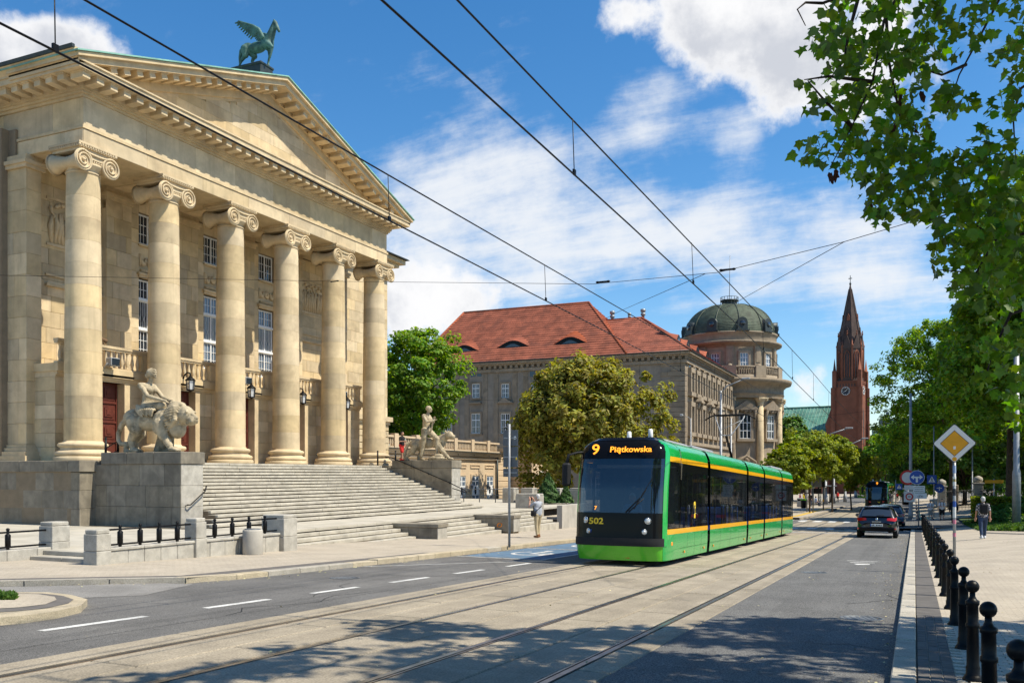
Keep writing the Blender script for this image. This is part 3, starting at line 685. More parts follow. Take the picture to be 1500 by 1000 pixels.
# left pavement, kerb and driveway
def kx(y):   # kerb line on the theatre side
    if y < 11.5: return -13.7-(11.5-y)*.9
    if y < 13: return -13.7+(y-11.5)*1.05
    return -12.12+min(.2, (y-13)*.03)
pav_l = strip('pavement', lambda y: -19.2 if y < 62 else -26, kx, 8.0, 60, .09, PAVE, st=1.2, nx=4)
strip('pavement', -60, -19.2, 8, 60, .085, PAVE, st=4, nx=2)
strip('kerb_bed', lambda y: kx(y)-.3, lambda y: kx(y)-.01, 8, 60, .07, JOINT, pav_l, kind=None, st=1.2)
strip('dark_band', lambda y: kx(y)-.75, lambda y: kx(y)-.3, 8.0, 22, .096, PAVED, pav_l, kind=None, st=1.0)
y = 9.0
def kstone(y, L, top, matl, w=.28, out=0.0):
    mb = MB(); a, c = kx(y+.008)+out, kx(y+L-.008)+out; q = [(a-w, y+.008), (a, y+.008), (c, y+L-.008), (c-w, y+L-.008)]
    T = [(x, yv, gz(x, yv)+top) for x, yv in q]; Bt = [(x, yv, z-.2) for x, yv, z in T]; cc = .015
    cxm = sum(p[0] for p in T)/4; cym = sum(p[1] for p in T)/4
    I = [(x+(cc if x < cxm else -cc), yv+(cc if yv < cym else -cc), z) for x, yv, z in T]; T2 = [(x, yv, z-cc) for x, yv, z in T]
    mb.add(Bt+T2+I, [(0,1,5,4),(1,2,6,5),(2,3,7,6),(3,0,4,7),(4,5,9,8),(5,6,10,9),(6,7,11,10),(7,4,8,11),(8,9,10,11)], False)
    mb.build('kerb_stone', matl, pav_l)
while y < 59:
    L = random.choice((.7, .9, 1.0)) if y < 34 else 2.0
    hi = .13 if y > 17.6 else .10
    kstone(y, L, hi, KERBY if (y > 17.6 and random.random() < .75) or random.random() < .25 else KERB); y += L
# pale asphalt driveway and the traffic island at the left edge
G2 = lambda u, v: tuple(ghit(u, v))[:2]
poly_sheet('driveway', [G2(-120, 862), G2(120, 857), G2(200, 853), G2(285, 855), G2(210, 872), G2(100, 876), G2(-120, 872)], .004, ASPHP)
isl = [G2(-160, 876), G2(0, 876), G2(70, 876), G2(104, 880), G2(128, 887), G2(118, 897), G2(80, 906), G2(30, 913), G2(-30, 918), G2(-200, 930)]
island = poly_sheet('traffic_island', isl, .10, KERBY, th=.15)
def inset(poly, k, c): return [(x+(c[0]-x)*k, y+(c[1]-y)*k) for x, y in poly]
ic = (sum(p[0] for p in isl)/len(isl), sum(p[1] for p in isl)/len(isl))
poly_sheet('island_paving', [G2(-160, 878), G2(0, 878), G2(62, 878.5), G2(92, 882), G2(108, 888), G2(100, 894), G2(70, 901), G2(25, 906), G2(-30, 910), G2(-200, 920)], .105, PAVED, island, kind=None)
poly_sheet('island_paving', [G2(-160, 879), G2(0, 879), G2(55, 880), G2(80, 884), G2(83, 889), G2(66, 896), G2(25, 901), G2(-200, 914)], .110, PAVE, island, kind=None)
P = []; 
for i in range(5000):
    a = g.uniform(-120, 22); bq = g.uniform(872.5, 879); h = ghit(a, bq, .1); P.append((h.x, h.y, h.z+g.uniform(0, .05)))
N = g.normal(size=(len(P), 3)); N[:, 2] *= .3
link('grass', leaf_mesh('grass', P, N, g.uniform(.04, .09, len(P)), GRASS, 1.4), kind='stuff')
# fallen leaves and grit along both kerbs
mbs = MB(); P = []
for i in range(420):
    yv = g.uniform(5, 45); P.append((KR-abs(g.normal())*.35, yv, 0))
for i in range(330):
    yv = g.uniform(11, 30); P.append((kx(yv)+abs(g.normal())*.3, yv, 0))
for i in range(160): P.append((g.uniform(-9, 0), g.uniform(5, 25), 0))
for i in range(260): P.append((g.uniform(.4, 4), g.uniform(5, 40), .1))
P = [(x, yv, gz(x, yv)+.012+z) for x, yv, z in P]; N = g.normal(size=(len(P), 3))*.3; N[:, 2] = 1
link('leaf_litter', leaf_mesh('leaf_litter', P, N, g.uniform(.012, .036, len(P)), mat('litter_straw', (.42, .36, .2), .9, .3, 9, island=.5), 1.1, .12), kind='stuff')
# tram stop platform far left, with yellow guide strip
plat = strip('platform', lambda y: -17, lambda y: -8.3+max(0, (80-y))*-.12, 77, 125, .16, PAVE, st=3, nx=2, th=.2)
strip('guide_strip', lambda y: -9.6+max(0, (80-y))*-.12, lambda y: -9.1+max(0, (80-y))*-.12, 79, 112, .166, PAINTY, plat, kind=None, st=3)
strip('pavement', -60, -13, 62.5, 420, .08, PAVE, st=6, nx=2)
# ------------------------------------------------------------------ the theatre
ZP, ZS, ZA = -1.78, 0.50, 11.97          # plaza, column floor, underside of architrave
Y0, Y1 = 23.0, 43.35                     # portico ends
XC = -28.0; CY = [23.51+3.89*i for i in range(6)]; YM = (Y0+Y1)/2
th = thing('theatre', 'pale sandstone theatre with six-column Ionic portico and pediment above wide steps', 'theatre', (-30, YM, ZP))
# columns: base, drums, capital
shaft0, shaft1 = ZS+.74, ZA-.98
R0, R1 = .655, .575
def rad(z): t = (z-shaft0)/(shaft1-shaft0); return R0+(R1-R0)*(t**1.4)
ND = 12; drums = []
for i in range(ND):
    z0 = shaft0+(shaft1-shaft0)*i/ND; z1 = shaft0+(shaft1-shaft0)*(i+1)/ND; e = .008
    h = z1-z0
    drums.append(MB().lathe([(rad(z0), e), (rad(z1), h-e)], (0,0,0), 36, cap=False).lathe([(rad(z0)-e, 0), (rad(z0), e)], (0,0,0), 36, cap=False).lathe([(rad(z1), h-e), (rad(z1)-e, h)], (0,0,0), 36, cap=False).mesh('drum', SAND))
bprof = [(.99, 0), (1.0, .03), (1.0, .13), (.97, .16), (.93, .17)]
for i in range(7): a = -math.pi/2+math.pi*i/6; bprof.append((.86+.10*math.cos(a), .27+.10*math.sin(a)))
bprof += [(.80, .40), (.76, .44), (.78, .49)]
for i in range(7): a = -math.pi/2+math.pi*i/6; bprof.append((.78+.085*math.cos(a), .58+.085*math.sin(a)))
bprof += [(.71, .68), (.69, .70), (R0+.01, .74)]
base_me = MB().lathe(bprof, (0,0,0), 36).mesh('column_base', SANDC)
# Ionic capital: necking, echinus, bolsters, spirals, abacus with leaf moulding
c = MB()
c.lathe([(R1, 0), (R1+.03, .02), (R1+.03, .06), (R1-.01, .09), (R1+.02, .18), (R1+.14, .27), (R1+.16, .34), (R1+.05, .40), (R1, .44)], (0,0,0), 32)
for sy in (-1, 1):
    prof = []
    for i in range(25):
        t = i/24; x = -.72+1.44*t; r = .36-.17*math.sin(math.pi*t)**.8+.018*math.cos(t*2*math.pi*8); prof.append((r, x))
    c.lathe(prof, (0, sy*.60, .36), 22, axis='x')
    for sx in (-1, 1):
        c.lathe([(.385, 0), (.385, .05*sx), (.33, .06*sx), (.32, .025*sx), (.001, .03*sx)], (sx*.70, sy*.60, .36), 24, axis='x', cap=False)
        pts = []
        for i in range(44):
            t = i/43; a = math.pi/2-sy*sx*0-sy*t*2*math.pi*2.3; r = .30*(1-t)**.9+.05; pts.append((sx*.755, sy*.60+r*math.cos(a)*1.0, .36+r*math.sin(a)))
        c.tube(pts, [.042*(1-.55*i/43) for i in range(44)], 6)
        c.ball((sx*.76, sy*.60, .36), .065, 10)
for sx in (-1, 1):
    c.box(sx*.60-.11, sx*.60+.11, -.62, .62, .46, .70)
    c.tube([(sx*.72, -.6, .70), (sx*.74, -.3, .64), (sx*.74, 0, .62), (sx*.74, .3, .64), (sx*.72, .6, .70)], .035, 6)
    for k in range(9): c.ball((sx*.66, -.40+.1*k, .40), .055, 8, (1, .75, 1.4))
c.box(-.70, .70, -.74, .74, .70, .80)
for k in range(15):
    for sx in (-1, 1): c.ball((sx*.76, -.77+.11*k, .85), .05, 6, (1, .9, 1.2)); c.ball((-.77+.11*k, sx*.80, .85), .05, 6, (.9, 1, 1.2))
c.box(-.76, .76, -.80, .80, .80, .90); c.box(-.80, .80, -.84, .84, .90, .98)
cap_me = c.mesh('capital', SANDC)
for y in CY:
    co = link('column', base_me, th, loc=(XC, y, ZS))
    for i in range(ND): link('drum', drums[i], co, loc=(XC, y, shaft0+(shaft1-shaft0)*i/ND), rot=(0, 0, random.uniform(0, 6.28)))
    link('capital', cap_me, co, loc=(XC, y, shaft1))

def course(parent, name, matl, axis, plane, a0, a1, z0, z1, L, rowh, depth=.05, seed=0, proud=.0, skip=None, g=.006, c=.010, jit=.25, back=True, sign=1, maxn=999, bmat=None, z_fn=None):
    """ashlar facing on a plane: every stone its own block. axis='x': plane X=const facing sign; 'y': plane Y=const"""
    rr = random.Random(seed); rows = max(1, round((z1-z0)/rowh)); h = (z1-z0)/rows; n = 0
    for r in range(rows):
        zz0 = z0+r*h; zz1 = zz0+h; p = a0-(L*.5 if r % 2 else 0)
        while p < a1-1e-6:
            l = L*(1+rr.uniform(-jit, jit)); q = p+l
            if a1-q < L*.3: q = a1
            s0, s1 = max(p, a0), min(q, a1); p = q
            if s1-s0 < .05: continue
            zt0, zt1 = zz0, zz1
            if z_fn:
                lim = z_fn((s0+s1)/2)
                if zt0 > lim-.12: continue
                zt1 = min(zt1, lim)
            if skip and skip(s0, s1, zt0, zt1): continue
            d = depth+rr.uniform(-.004, .004); mb = MB()
            lo, hi = (plane-depth, plane+d-depth) if sign > 0 else (plane+depth-d, plane+depth)
            if axis == 'x': mb.bbox(lo, hi, s0+g/2, s1-g/2, zt0+g/2, zt1-g/2, c)
            else: mb.bbox(s0+g/2, s1-g/2, lo, hi, zt0+g/2, zt1-g/2, c)
            mb.build(name, matl, parent); n += 1
    return n
# floor of the portico and podium core
MB().box(-31, -26.93, 22.1, 44.3, ZP-1, ZS-.35).build('podium_core', MORTAR, th)
MB().box(-31.5, -26.9, 22.2, 44.2, ZS-.34, ZS-.004).build('portico_floor', STEP, th)
MB().box(-40, -26.6, 22.15, 23.5, ZP-.6, ZS-.42).build('podium_core', MORTAR, th)
pod = lambda *a, **k: course(*a, **k)
pod(th, 'podium_stone', GRAN, 'y', 22.1, -40, -26.5, ZP-.05, ZS-.41, 1.05, .62, .06, 3, sign=-1)
pod(th, 'podium_stone', GRAN, 'x', -26.5, 22.11, 22.8, ZP-.05, ZS-.41, 1.2, .62, .06, 4)
x = -40
while x < -26.5:
    L = random.uniform(1.0, 1.3); x1 = min(x+L, -26.44)
    MB().bbox(x+.004, x1-.004, 22.04, 23.5, ZS-.40, ZS, .015).build('podium_coping', GRAN, th); x = x1
MB().box(-40, -26.6, 42.7, 44.2, ZP-.6, ZS-.42).build('podium_core', MORTAR, th)
for k in range(12): MB().bbox(-40+k*1.13, -38.88+k*1.13, 42.05, 44.25, ZS-.40, ZS-.003, .015).build('podium_coping', GRAN, th)
# stair cheeks with statue pedestals
for (ya, yb, sd_) in ((22.76, 23.80, 1), (42.0, 43.05, 2)):
    MB().box(-26.6, -22.58, ya+.08, yb-.05, ZP-.6, .30).build('cheek_core', MORTAR, th)
    pod(th, 'pedestal_stone', GRAN, 'y', ya, -26.6, -22.5, ZP-.05, .36, 1.15, .69, .07, 10+sd_, sign=-1)
    pod(th, 'pedestal_stone', PIERM, 'x', -22.5, ya+.01, yb-.01, ZP-.05, .36, 2.2, .69, .07, 20+sd_)  # front stones paler, side stones darker: sun and shade put into the colour
    pod(th, 'pedestal_stone', GRAN, 'y', yb, -26.6, -22.51, ZP-.05, .36, 1.15, .69, .07, 30+sd_, sign=1)
    for k in range(3): MB().bbox(-26.2+k*1.25+.003, -24.95+k*1.25-.003 if k < 2 else -22.46, ya-.04, yb+.04, .362, .78, .018).build('pedestal_cap', GRAN, th)
# main flight: every tread is a stone course of long blocks
NR = 17; rise = (ZS-ZP)/NR
for k in range(NR):
    xf = -26.9+.36*k; zt = ZS-rise*k; e = 0 if k < 14 else (.0, .55, 1.05)[k-14]
    ya, yb = 23.82-e-(.05 if k >= 14 else 0), 41.98+e+(.05 if k >= 14 else 0)
    st = MB().box(xf-.9, xf-.09, ya, yb, zt-rise, zt-.012).build('step', MORTAR, th)  # dark core behind open slits, put in to deepen shadow lines under the nosings
    y = ya; rr = random.Random(100+k)
    while y < yb-.01:
        L = rr.uniform(1.5, 2.5); q = min(y+L, yb)
        if yb-q < .5: q = yb
        dz = rr.uniform(-.004, .004)
        MB().bbox(xf-.42, xf+.03+rr.uniform(-.006, .006), y+.004, q-.004, zt-rise+.036, zt+dz, .012).build('step_stone', STEP, st); y = q
# portico back wall: ground storey, balcony, tall windows between pilasters
XB, XW = -29.1, -30.8; HWN = .62
MB().box(-34, XW-.42, 22.6, 43.8, ZS-.3, 13.0).build('back_wall', MORTAR, th)
bays = [(CY[i]+CY[i+1])/2 for i in range(5)]
ed = [22.9]+[q for b_ in bays[1:4] for q in (b_-HWN, b_+HWN)]+[43.45]
for k in range(0, 8, 2): MB().box(XW-.42, XW-.055, ed[k], ed[k+1], ZS, 13).build('wall_core', MORTAR, th)
for b_ in bays[1:4]: MB().box(XW-.42, XW-.12, b_-HWN, b_+HWN, 8.6, 10.1).box(XW-.42, XW-.12, b_-HWN, b_+HWN, ZS, 5.0).box(XW-.42, XW-.06, b_-HWN, b_+HWN, 11.42, 13).build('wall_core', MORTAR, th)
# wall stones between windows, laid bay by bay so that joints meet the openings
for i, b_ in enumerate(bays):
    ya, yb = CY[i]-.1 if i else 22.95, CY[i+1]+.1 if i < 4 else 43.4
    if 0 < i < 4:
        course(th, 'wall_stone', SAND, 'x', XW, ya, b_-HWN-.01, 3.9, 11.9, 1.0, .62, .05, 40+i); course(th, 'wall_stone', SAND, 'x', XW, b_+HWN+.01, yb, 3.9, 11.9, 1.0, .62, .05, 50+i)
        course(th, 'wall_stone', SAND, 'x', XW-.06, b_-HWN-.01, b_+HWN+.01, 8.6, 10.05, 1.9, .73, .05, 60+i)
        MB().box(XW-.2, XW, b_-HWN-.01, b_+HWN+.01, 11.45, 11.95).build('wall_stone', SAND, th)
        MB().box(XW-.25, XW-.05, b_-HWN-.01, b_+HWN+.01, 3.7, 5.05).build('wall_stone', SAND, th)
    else:
        course(th, 'wall_stone', SAND, 'x', XW, ya, yb, 3.9, 11.9, 1.15, .62, .05, 40+i)
# pilasters behind the columns
for i, y in enumerate(CY):
    w = .62
    if i in (0, 5): continue
    p = MB().box(XW-.02, XW+.24, y-w, y+w, 4.0, ZA-.9).build('pilaster', SAND, th)
    course(p, 'pilaster_stone', SAND, 'x', XW+.30, y-w-.03, y+w+.03, 4.0, ZA-.55, .9, .66, .07, 70+i)
    MB().box(XW, XW+.36, y-w-.08, y+w+.08, ZA-.55, ZA-.40).box(XW, XW+.42, y-w-.14, y+w+.14, ZA-.40, ZA-.26).box(XW, XW+.33, y-w-.05, y+w+.05, ZA-.26, ZA).build('pilaster_cap', SANDC, p)
# antae closing the portico at both ends
for (ya, yb, sg, k) in ((22.85, 23.5, -1, 0), (42.85, 43.5, 1, 1)):
    an = MB().box(-33, -30.27, ya+.06, yb-.06, ZS, ZA).build('anta', MORTAR, th)
    course(an, 'anta_stone', SAND, 'x', -30.2, ya+.004, yb-.004, ZS+.62, ZA-.5, 1.3, .78, .07, 80+k)
    course(an, 'anta_stone', SAND, 'y', ya if sg < 0 else yb, -33, -30.2, ZS+.62, ZA-.5, 1.25, .78, .07, 84+k, sign=sg)
    MB().box(-33, -30.10, ya-.10, yb+.10, ZA-.5, ZA-.36).box(-33, -30.05, ya-.16, yb+.16, ZA-.36, ZA-.22).box(-33, -30.17, ya-.03, yb+.03, ZA-.22, ZA).build('anta_cap', SANDC, an)
    MB().box(-33, -29.87, ya-.30, yb+.26, ZS, ZS+.2).box(-33, -29.95, ya-.24, yb+.22, ZS+.2, ZS+.36).box(-33, -30.03, ya-.14, yb+.14, ZS+.36, ZS+.5).box(-33, -30.14, ya-.05, yb+.05, ZS+.5, ZS+.62).build('anta_base', SANDC, an)
# ground storey face with doors, balcony slab, balustrade
DOORH = 3.2; ZB = 4.16
course(th, 'front_stone', SAND, 'y', 23.2, XW, XB, ZS, ZB-.5, 1.0, .5, .06, 199, sign=-1)
bal_me = MB().lathe([(.055, 0), (.055, .05), (.04, .07), (.052, .12), (.075, .24), (.062, .36), (.036, .5), (.04, .58), (.055, .62), (.055, .68)], (0,0,0), 10).mesh('baluster', SANDC)
def door(parent, y, w, h, x, z):
    d = MB().box(x-.02, x+.02, y-w, y+w, z, z+h).build('door', WOODR, parent)
    for sy in (-1, 1):
        lf = MB(); ya, yb = (y-w+.03, y-.01) if sy < 0 else (y+.01, y+w-.03)
        n = 4; ph = (h-.1)/n
        fr = MB()
        fr.box(x+.02, x+.065, ya, ya+.07, z+.02, z+h-.03).box(x+.02, x+.065, yb-.07, yb, z+.02, z+h-.03)
        for k in range(n+1): zz_ = z+.02+k*ph; fr.box(x+.02, x+.08, ya+.07, yb-.07, zz_, zz_+.08)
        fr.build('door_frame', WOODR, d)
        for k in range(n):
            za, zb = z+.13+k*ph, z+k*ph+ph-.01; m_ = MB(); cy_ = (ya+yb)/2; hy = (yb-ya)/2-.11; cz = (za+zb)/2; hz = (zb-za)/2-.03
            for j, (s_, xx) in enumerate(((1, .04), (.62, .075), (.34, .095))): m_.box(x+.02, x+xx, cy_-hy*s_, cy_+hy*s_, cz-hz*s_, cz+hz*s_)
            m_.build('door_panel', WOODR, d)
    MB().tube([(x+.08, y-.1, z+1.0), (x+.14, y-.1, z+1.0), (x+.14, y-.1, z+1.25), (x+.08, y-.1, z+1.25)], .015, 6).build('handle', CHROME, d)
    return d
for i, b_ in enumerate(bays):
    dw = .90
    ya, yb = (CY[i] if i else 23.2), (CY[i+1] if i < 4 else 43.15)
    for (pa, pb, k) in ((ya, b_-dw-.28, 0), (b_+dw+.28, yb, 1)):
        MB().box(XW, XB-.06, max(pa, 23.28), pb, ZS, ZB-.5).build('front_wall', MORTAR, th)
        course(th, 'front_stone', SAND, 'x', XB, pa, pb, ZS, ZB-.5, .95, .5, .06, 200+i*2+k)
    MB().box(XB-.4, XB-.02, b_-dw-.28, b_+dw+.28, ZS+DOORH+.14, ZB-.5).build('lintel', SAND, th)
    door(th, b_, dw, DOORH, XB-.38, ZS)
    for sy in (-1, 1):
        MB().box(XB-.36, XB+.05, b_+sy*(dw+.14)-.14, b_+sy*(dw+.14)+.14, ZS, ZS+DOORH).build('door_jamb', SANDC, th)
    MB().box(XB-.36, XB+.05, b_-dw-.28, b_+dw+.28, ZS+DOORH, ZS+DOORH+.14).box(XB, XB+.20, b_-dw-.36, b_+dw+.36, ZS+DOORH+.14, ZS+DOORH+.25).build('door_cornice', SANDC, th)
MB().box(XW-.1, XB+.10, 23.2, 43.15, ZB-.42, ZB-.30).box(XW-.1, XB+.02, 23.2, 43.15, ZB-.5, ZB-.42).build('string_course', SANDC, th)
slab = MB().box(XW-.1, XB+.2, 23.15, 43.2, ZB-.30, ZB).build('balcony', SAND, th)
rail = MB().box(XB-.10, XB+.16, 23.2, 43.15, ZB+.82, ZB+.92).box(XB-.06, XB+.12, 23.2, 43.15, ZB+.74, ZB+.82).box(XB-.08, XB+.14, 23.2, 43.15, ZB+.001, ZB+.07).build('balcony_rail', SANDC, th)
nb_ = 0
for i, b_ in enumerate(bays):
    for k in range(0 if i else -2, 13):
        y = b_-1.56+.26*k
        link('baluster', bal_me, rail, loc=(XB+.03, y, ZB+.07))
    for sy in (-1, 1): MB().box(XB-.10, XB+.165, b_+sy*1.82-.13, b_+sy*1.82+.13, ZB+.07, ZB+.74).build('balcony_pier', SAND, rail)
# windows
def window(parent, x, ya, yb, za, zb, nx, ny, mull=.07, bar=.022, frame=.07, m=WHITE, gl=WGLASS, transoms=(), name='window', depth=.06, rows=None):
    """frame with mullion, glazing bars and separate panes, facing +X"""
    f = MB(); f.box(x, x+depth, ya, ya+frame, za, zb).box(x, x+depth, yb-frame, yb, za, zb).box(x, x+depth, ya+frame, yb-frame, za, za+frame).box(x, x+depth, ya+frame, yb-frame, zb-frame, zb)
    w = f.build(name, m, parent)
    ym = (ya+yb)/2
    mbm = MB().box(x, x+depth+.01, ym-mull/2, ym+mull/2, za+frame, zb-frame)
    for t in transoms: mbm.box(x, x+depth+.02, ya+frame, yb-frame, t-mull/2, t+mull/2)
    mbm.build('mullion', m, w)
    bb_ = MB()
    for (pa, pb) in ((ya+frame, ym-mull/2), (ym+mull/2, yb-frame)):
        for k in range(1, nx): yy_ = pa+(pb-pa)*k/nx; bb_.box(x+.012, x+.045, yy_-bar/2, yy_+bar/2, za+frame, zb-frame)
    for k in range(1, ny): z_ = za+frame+(zb-za-2*frame)*k/ny; bb_.box(x+.014, x+.047, ya+frame, yb-frame, z_-bar/2, z_+bar/2)
    bb_.build('glazing_bar', m, w)
    for (pa, pb) in ((ya+frame, ym-mull/2), (ym+mull/2, yb-frame)): MB().quad((x+.02, pa, za+frame), (x+.02, pb, za+frame), (x+.02, pb, zb-frame), (x+.02, pa, zb-frame)).build('pane', gl, w)
    return w
for j, b_ in enumerate(bays[1:4]):
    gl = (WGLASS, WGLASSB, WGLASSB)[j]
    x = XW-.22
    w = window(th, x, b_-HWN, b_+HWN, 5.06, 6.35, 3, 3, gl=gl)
    w2 = window(th, x, b_-HWN, b_+HWN, 6.40, 7.65, 1, 1, gl=gl)
    for sy in (-1, 1):                                       # wrought ornament in the middle lights
        om = MB(); cy_ = b_+sy*HWN*.48
        for dx in (-.17, -.06, .06, .17):
            om.tube([(x+.035, cy_+dx, 6.46), (x+.035, cy_+dx, 6.7), (x+.035, cy_+dx*.55+.05*(1 if dx > 0 else -1), 6.85), (x+.035, cy_+dx, 7.0), (x+.035, cy_+dx, 7.6)], .016, 4)
        om.build('grille', WHITE, w2)
    window(th, x, b_-HWN, b_+HWN, 7.70, 8.55, 3, 2, gl=gl)
    MB().box(x, x+.14, b_-HWN-.01, b_+HWN+.01, 6.33, 6.43).box(x, x+.14, b_-HWN-.01, b_+HWN+.01, 7.62, 7.72).build('transom', WHITE, th)
    window(th, x, b_-HWN, b_+HWN, 10.10, 11.42, 3, 3, gl=WGLASS)
    MB().box(XW-.2, XW+.10, b_-HWN-.08, b_+HWN+.08, 8.60, 8.70).box(XW-.2, XW+.16, b_-HWN-.14, b_+HWN+.14, 8.70, 8.80).build('window_cornice', SANDC, th)
    MB().box(XW-.2, XW+.08, b_-HWN-.06, b_+HWN+.06, 9.98, 10.06).build('window_sill', SANDC, th)
    ga = MB()                                                # garland relief between the windows
    for sy in (-1, 1):
        pts = [(XW+.0, b_+sy*(.58-.34*t), 9.62-.42*math.sin(math.pi*t*.9)) for t in [k/8 for k in range(9)]]
        ga.tube(pts, [.05+.05*math.sin(math.pi*k/8) for k in range(9)], 7); ga.tube([(XW, b_+sy*.58, 9.62), (XW, b_+sy*.57, 9.1)], [.06, .03], 6)
    ga.lathe([(.001, .07), (.12, .06), (.17, .03), (.2, 0)], (XW, b_, 9.35), 14, axis='x'); ga.ball((XW+.06, b_, 9.35), .07, 8)
    ga.box(XW-.1, XW+.06, b_-.55, b_+.55, 8.86, 8.98)
    for k in range(12): ga.box(XW, XW+.09, b_-.52+.088*k, b_-.47+.088*k, 8.88, 8.96)
    ga.build('garland', SANDC, th)
# relief panels in the outer bays
for b_ in (bays[0], bays[4]):
    rp = MB().box(XW-.02, XW+.05, b_-1.3, b_+1.3, 8.95, 9.05).box(XW-.02, XW+.05, b_-1.3, b_+1.3, 10.75, 10.85)
    rr = random.Random(int(b_*10))
    for k in range(13):
        y = b_-1.1+.18*k; h = rr.uniform(1.2, 1.55)
        rp.tube([(XW, y, 9.08), (XW+.05, y+rr.uniform(-.1, .1), 9.08+h*.5), (XW+.04, y+rr.uniform(-.08, .08), 9.05+h*.82)], [.05, .10, .05], 6); rp.ball((XW+.06, y+rr.uniform(-.05, .05), 9.08+h), .09, 8)
        rp.tube([(XW+.05, y, 9.08+h*.7), (XW+.06, y+rr.choice((-.25, .25)), 9.08+h*rr.uniform(.5, .95))], .035, 5)
    rp.build('relief_panel', SANDC, th)
    MB().box(XW, XW+.08, b_-1.35, b_+1.35, 7.75, 7.83).box(XW, XW+.12, b_-1.35, b_+1.35, 7.35, 7.45).build('wall_band', SANDC, th)
# entablature
XA = -27.4; XE = -45
ent = MB().box(XE, XA, Y0, Y1, ZA, ZA+.56).build('architrave', SAND, th)
course(ent, 'architrave_stone', SAND, 'x', XA+.022, Y0-.002, Y1+.002, ZA+.002, ZA+.55, 3.0, .55, .02, 301, jit=.1, g=.004)
MB().box(XE, XA+.06, Y0-.06, Y1+.06, ZA+.56, ZA+.66).build('taenia', SANDC, ent)
fz = MB().box(XE, XA-.02, Y0+.02, Y1-.02, ZA+.66, ZA+1.70).build('frieze', SAND, th)
course(fz, 'frieze_stone', SAND, 'x', XA+.012, Y0+.016, Y1-.016, ZA+.662, ZA+1.698, 2.6, 1.03, .03, 302, jit=.12, g=.004)
course(fz, 'frieze_stone', SAND, 'y', Y0+.008, -36, XA-.005, ZA+.662, ZA+1.698, 2.4, 1.03, .03, 303, jit=.12, g=.004, sign=-1)
course(ent, 'architrave_stone', SAND, 'y', Y0-.022, -36, XA+.015, ZA+.002, ZA+.55, 2.6, .55, .02, 304, jit=.1, g=.004, sign=-1)
ZM = ZA+1.70
MB().box(XE, XA+.06, Y0-.06, Y1+.06, ZM, ZM+.10).box(XE, XA+.14, Y0-.14, Y1+.14, ZM+.10, ZM+.19).box(XE, XA+.20, Y0-.20, Y1+.20, ZM+.19, ZM+.27).build('bed_mould', SANDC, th)
OV = .95; ZC = ZM+.27
cor = MB().box(XE, XA+.22, Y0-.22, Y1+.22, ZC, ZC+.27).box(XE, XA+OV, Y0-OV, Y1+OV, ZC+.27, ZC+.48).box(XE, XA+OV+.05, Y0-OV-.05, Y1+OV+.05, ZC+.48, ZC+.54).build('cornice', SANDC, th)
md_me = MB().bbox(0, .62, -.16, .16, -.25, 0, .012).box(.0, .66, -.19, .19, -.05, 0.004).mesh('modillion', SANDC)
y = Y0-.55
while y < Y1+.6: link('modillion', md_me, cor, loc=(XA+.21, y, ZC+.268)); y += .598
x = XA-.15
while x > -34: link('modillion', md_me, cor, loc=(x, Y0-.21, ZC+.268), rot=(0, 0, -math.pi/2)); x -= .60
# sloping gutter cornice on the long side
MB().prism([(Y0-OV-.05, ZC+.54), (Y0-OV-.25, ZC+.80), (Y0-OV-.22, ZC+.88), (Y0-OV+.3, ZC+.88), (Y0-OV+.3, ZC+.54)], 'y' if False else 'x', XE, XA+OV-.02).build('eaves_cornice', SANDC, th)
MB().prism([(Y0-OV-.30, ZC+.80), (Y0-OV-.33, ZC+.92), (Y0-OV-.20, ZC+.92), (Y0-OV-.20, ZC+.80)], 'x', XE, XA+OV+.02).build('gutter', DARKMET, th)
# pediment
ZT0 = ZC+.54; YA, YB = Y0-OV-.05, Y1+OV+.05; half = (YB-YA)/2; APEX = 18.34; sl = (APEX-.95-ZT0+.62)/half
zr = lambda y: ZT0+.25+(half-abs(y-YM))*((APEX-ZT0-.25)/half)            # upper edge of the raking cornice
tym = MB().prism([(YA+1.2, ZT0), (YB-1.2, ZT0), (YM, zr(YM)-.5)], 'x', -30, XA-.16).build('pediment', SAND, th)
course(tym, 'pediment_stone', SAND, 'x', XA-.12, YA+1.6, YB-1.6, ZT0, APEX-.9, 1.35, .46, .07, 310, z_fn=lambda y: zr(y)-.95, g=.004, c=.005)
def rake(name, x0, x1, d0, d1, matl, parent, ext=0.0):
    mb = MB(); ye = [YA-ext, YM, YB+ext]; 
    def zq(y, d): return ZT0+.25+(half-abs(y-YM))*((APEX-ZT0-.25)/half)-d
    lo = [zq(y, d1) for y in ye]; hi = [zq(y, d0) for y in ye]
    pl_ = [(ye[0], lo[0]), (ye[1], lo[1]), (ye[2], lo[2]), (ye[2], hi[2]), (ye[1], hi[1]), (ye[0], hi[0])]
    mb.add([(x0, a, z) for a, z in pl_]+[(x1, a, z) for a, z in pl_], [(0,1,4,5),(1,2,3,4),(6,11,10,7),(7,10,9,8),(0,6,7,1),(1,7,8,2),(5,4,10,11),(4,3,9,10),(0,5,11,6),(2,8,9,3)], False)
    return mb.build(name, matl, parent)
rk = rake('raking_cornice', -30, XA+OV, .20, .42, SANDC, th)
rake('raking_mould', -30, XA+OV+.14, .06, .20, SANDC, rk, .1); rake('raking_mould', -30, XA-.02, .60, .95, SANDC, rk, -1.0); rake('raking_mould', -30, XA+.06, .42, .60, SANDC, rk, -.9)
rake('raking_mould', -30, XA-.12, .95, 1.10, SANDC, rk, -1.4)
ang = math.atan((APEX-ZT0-.25)/half)
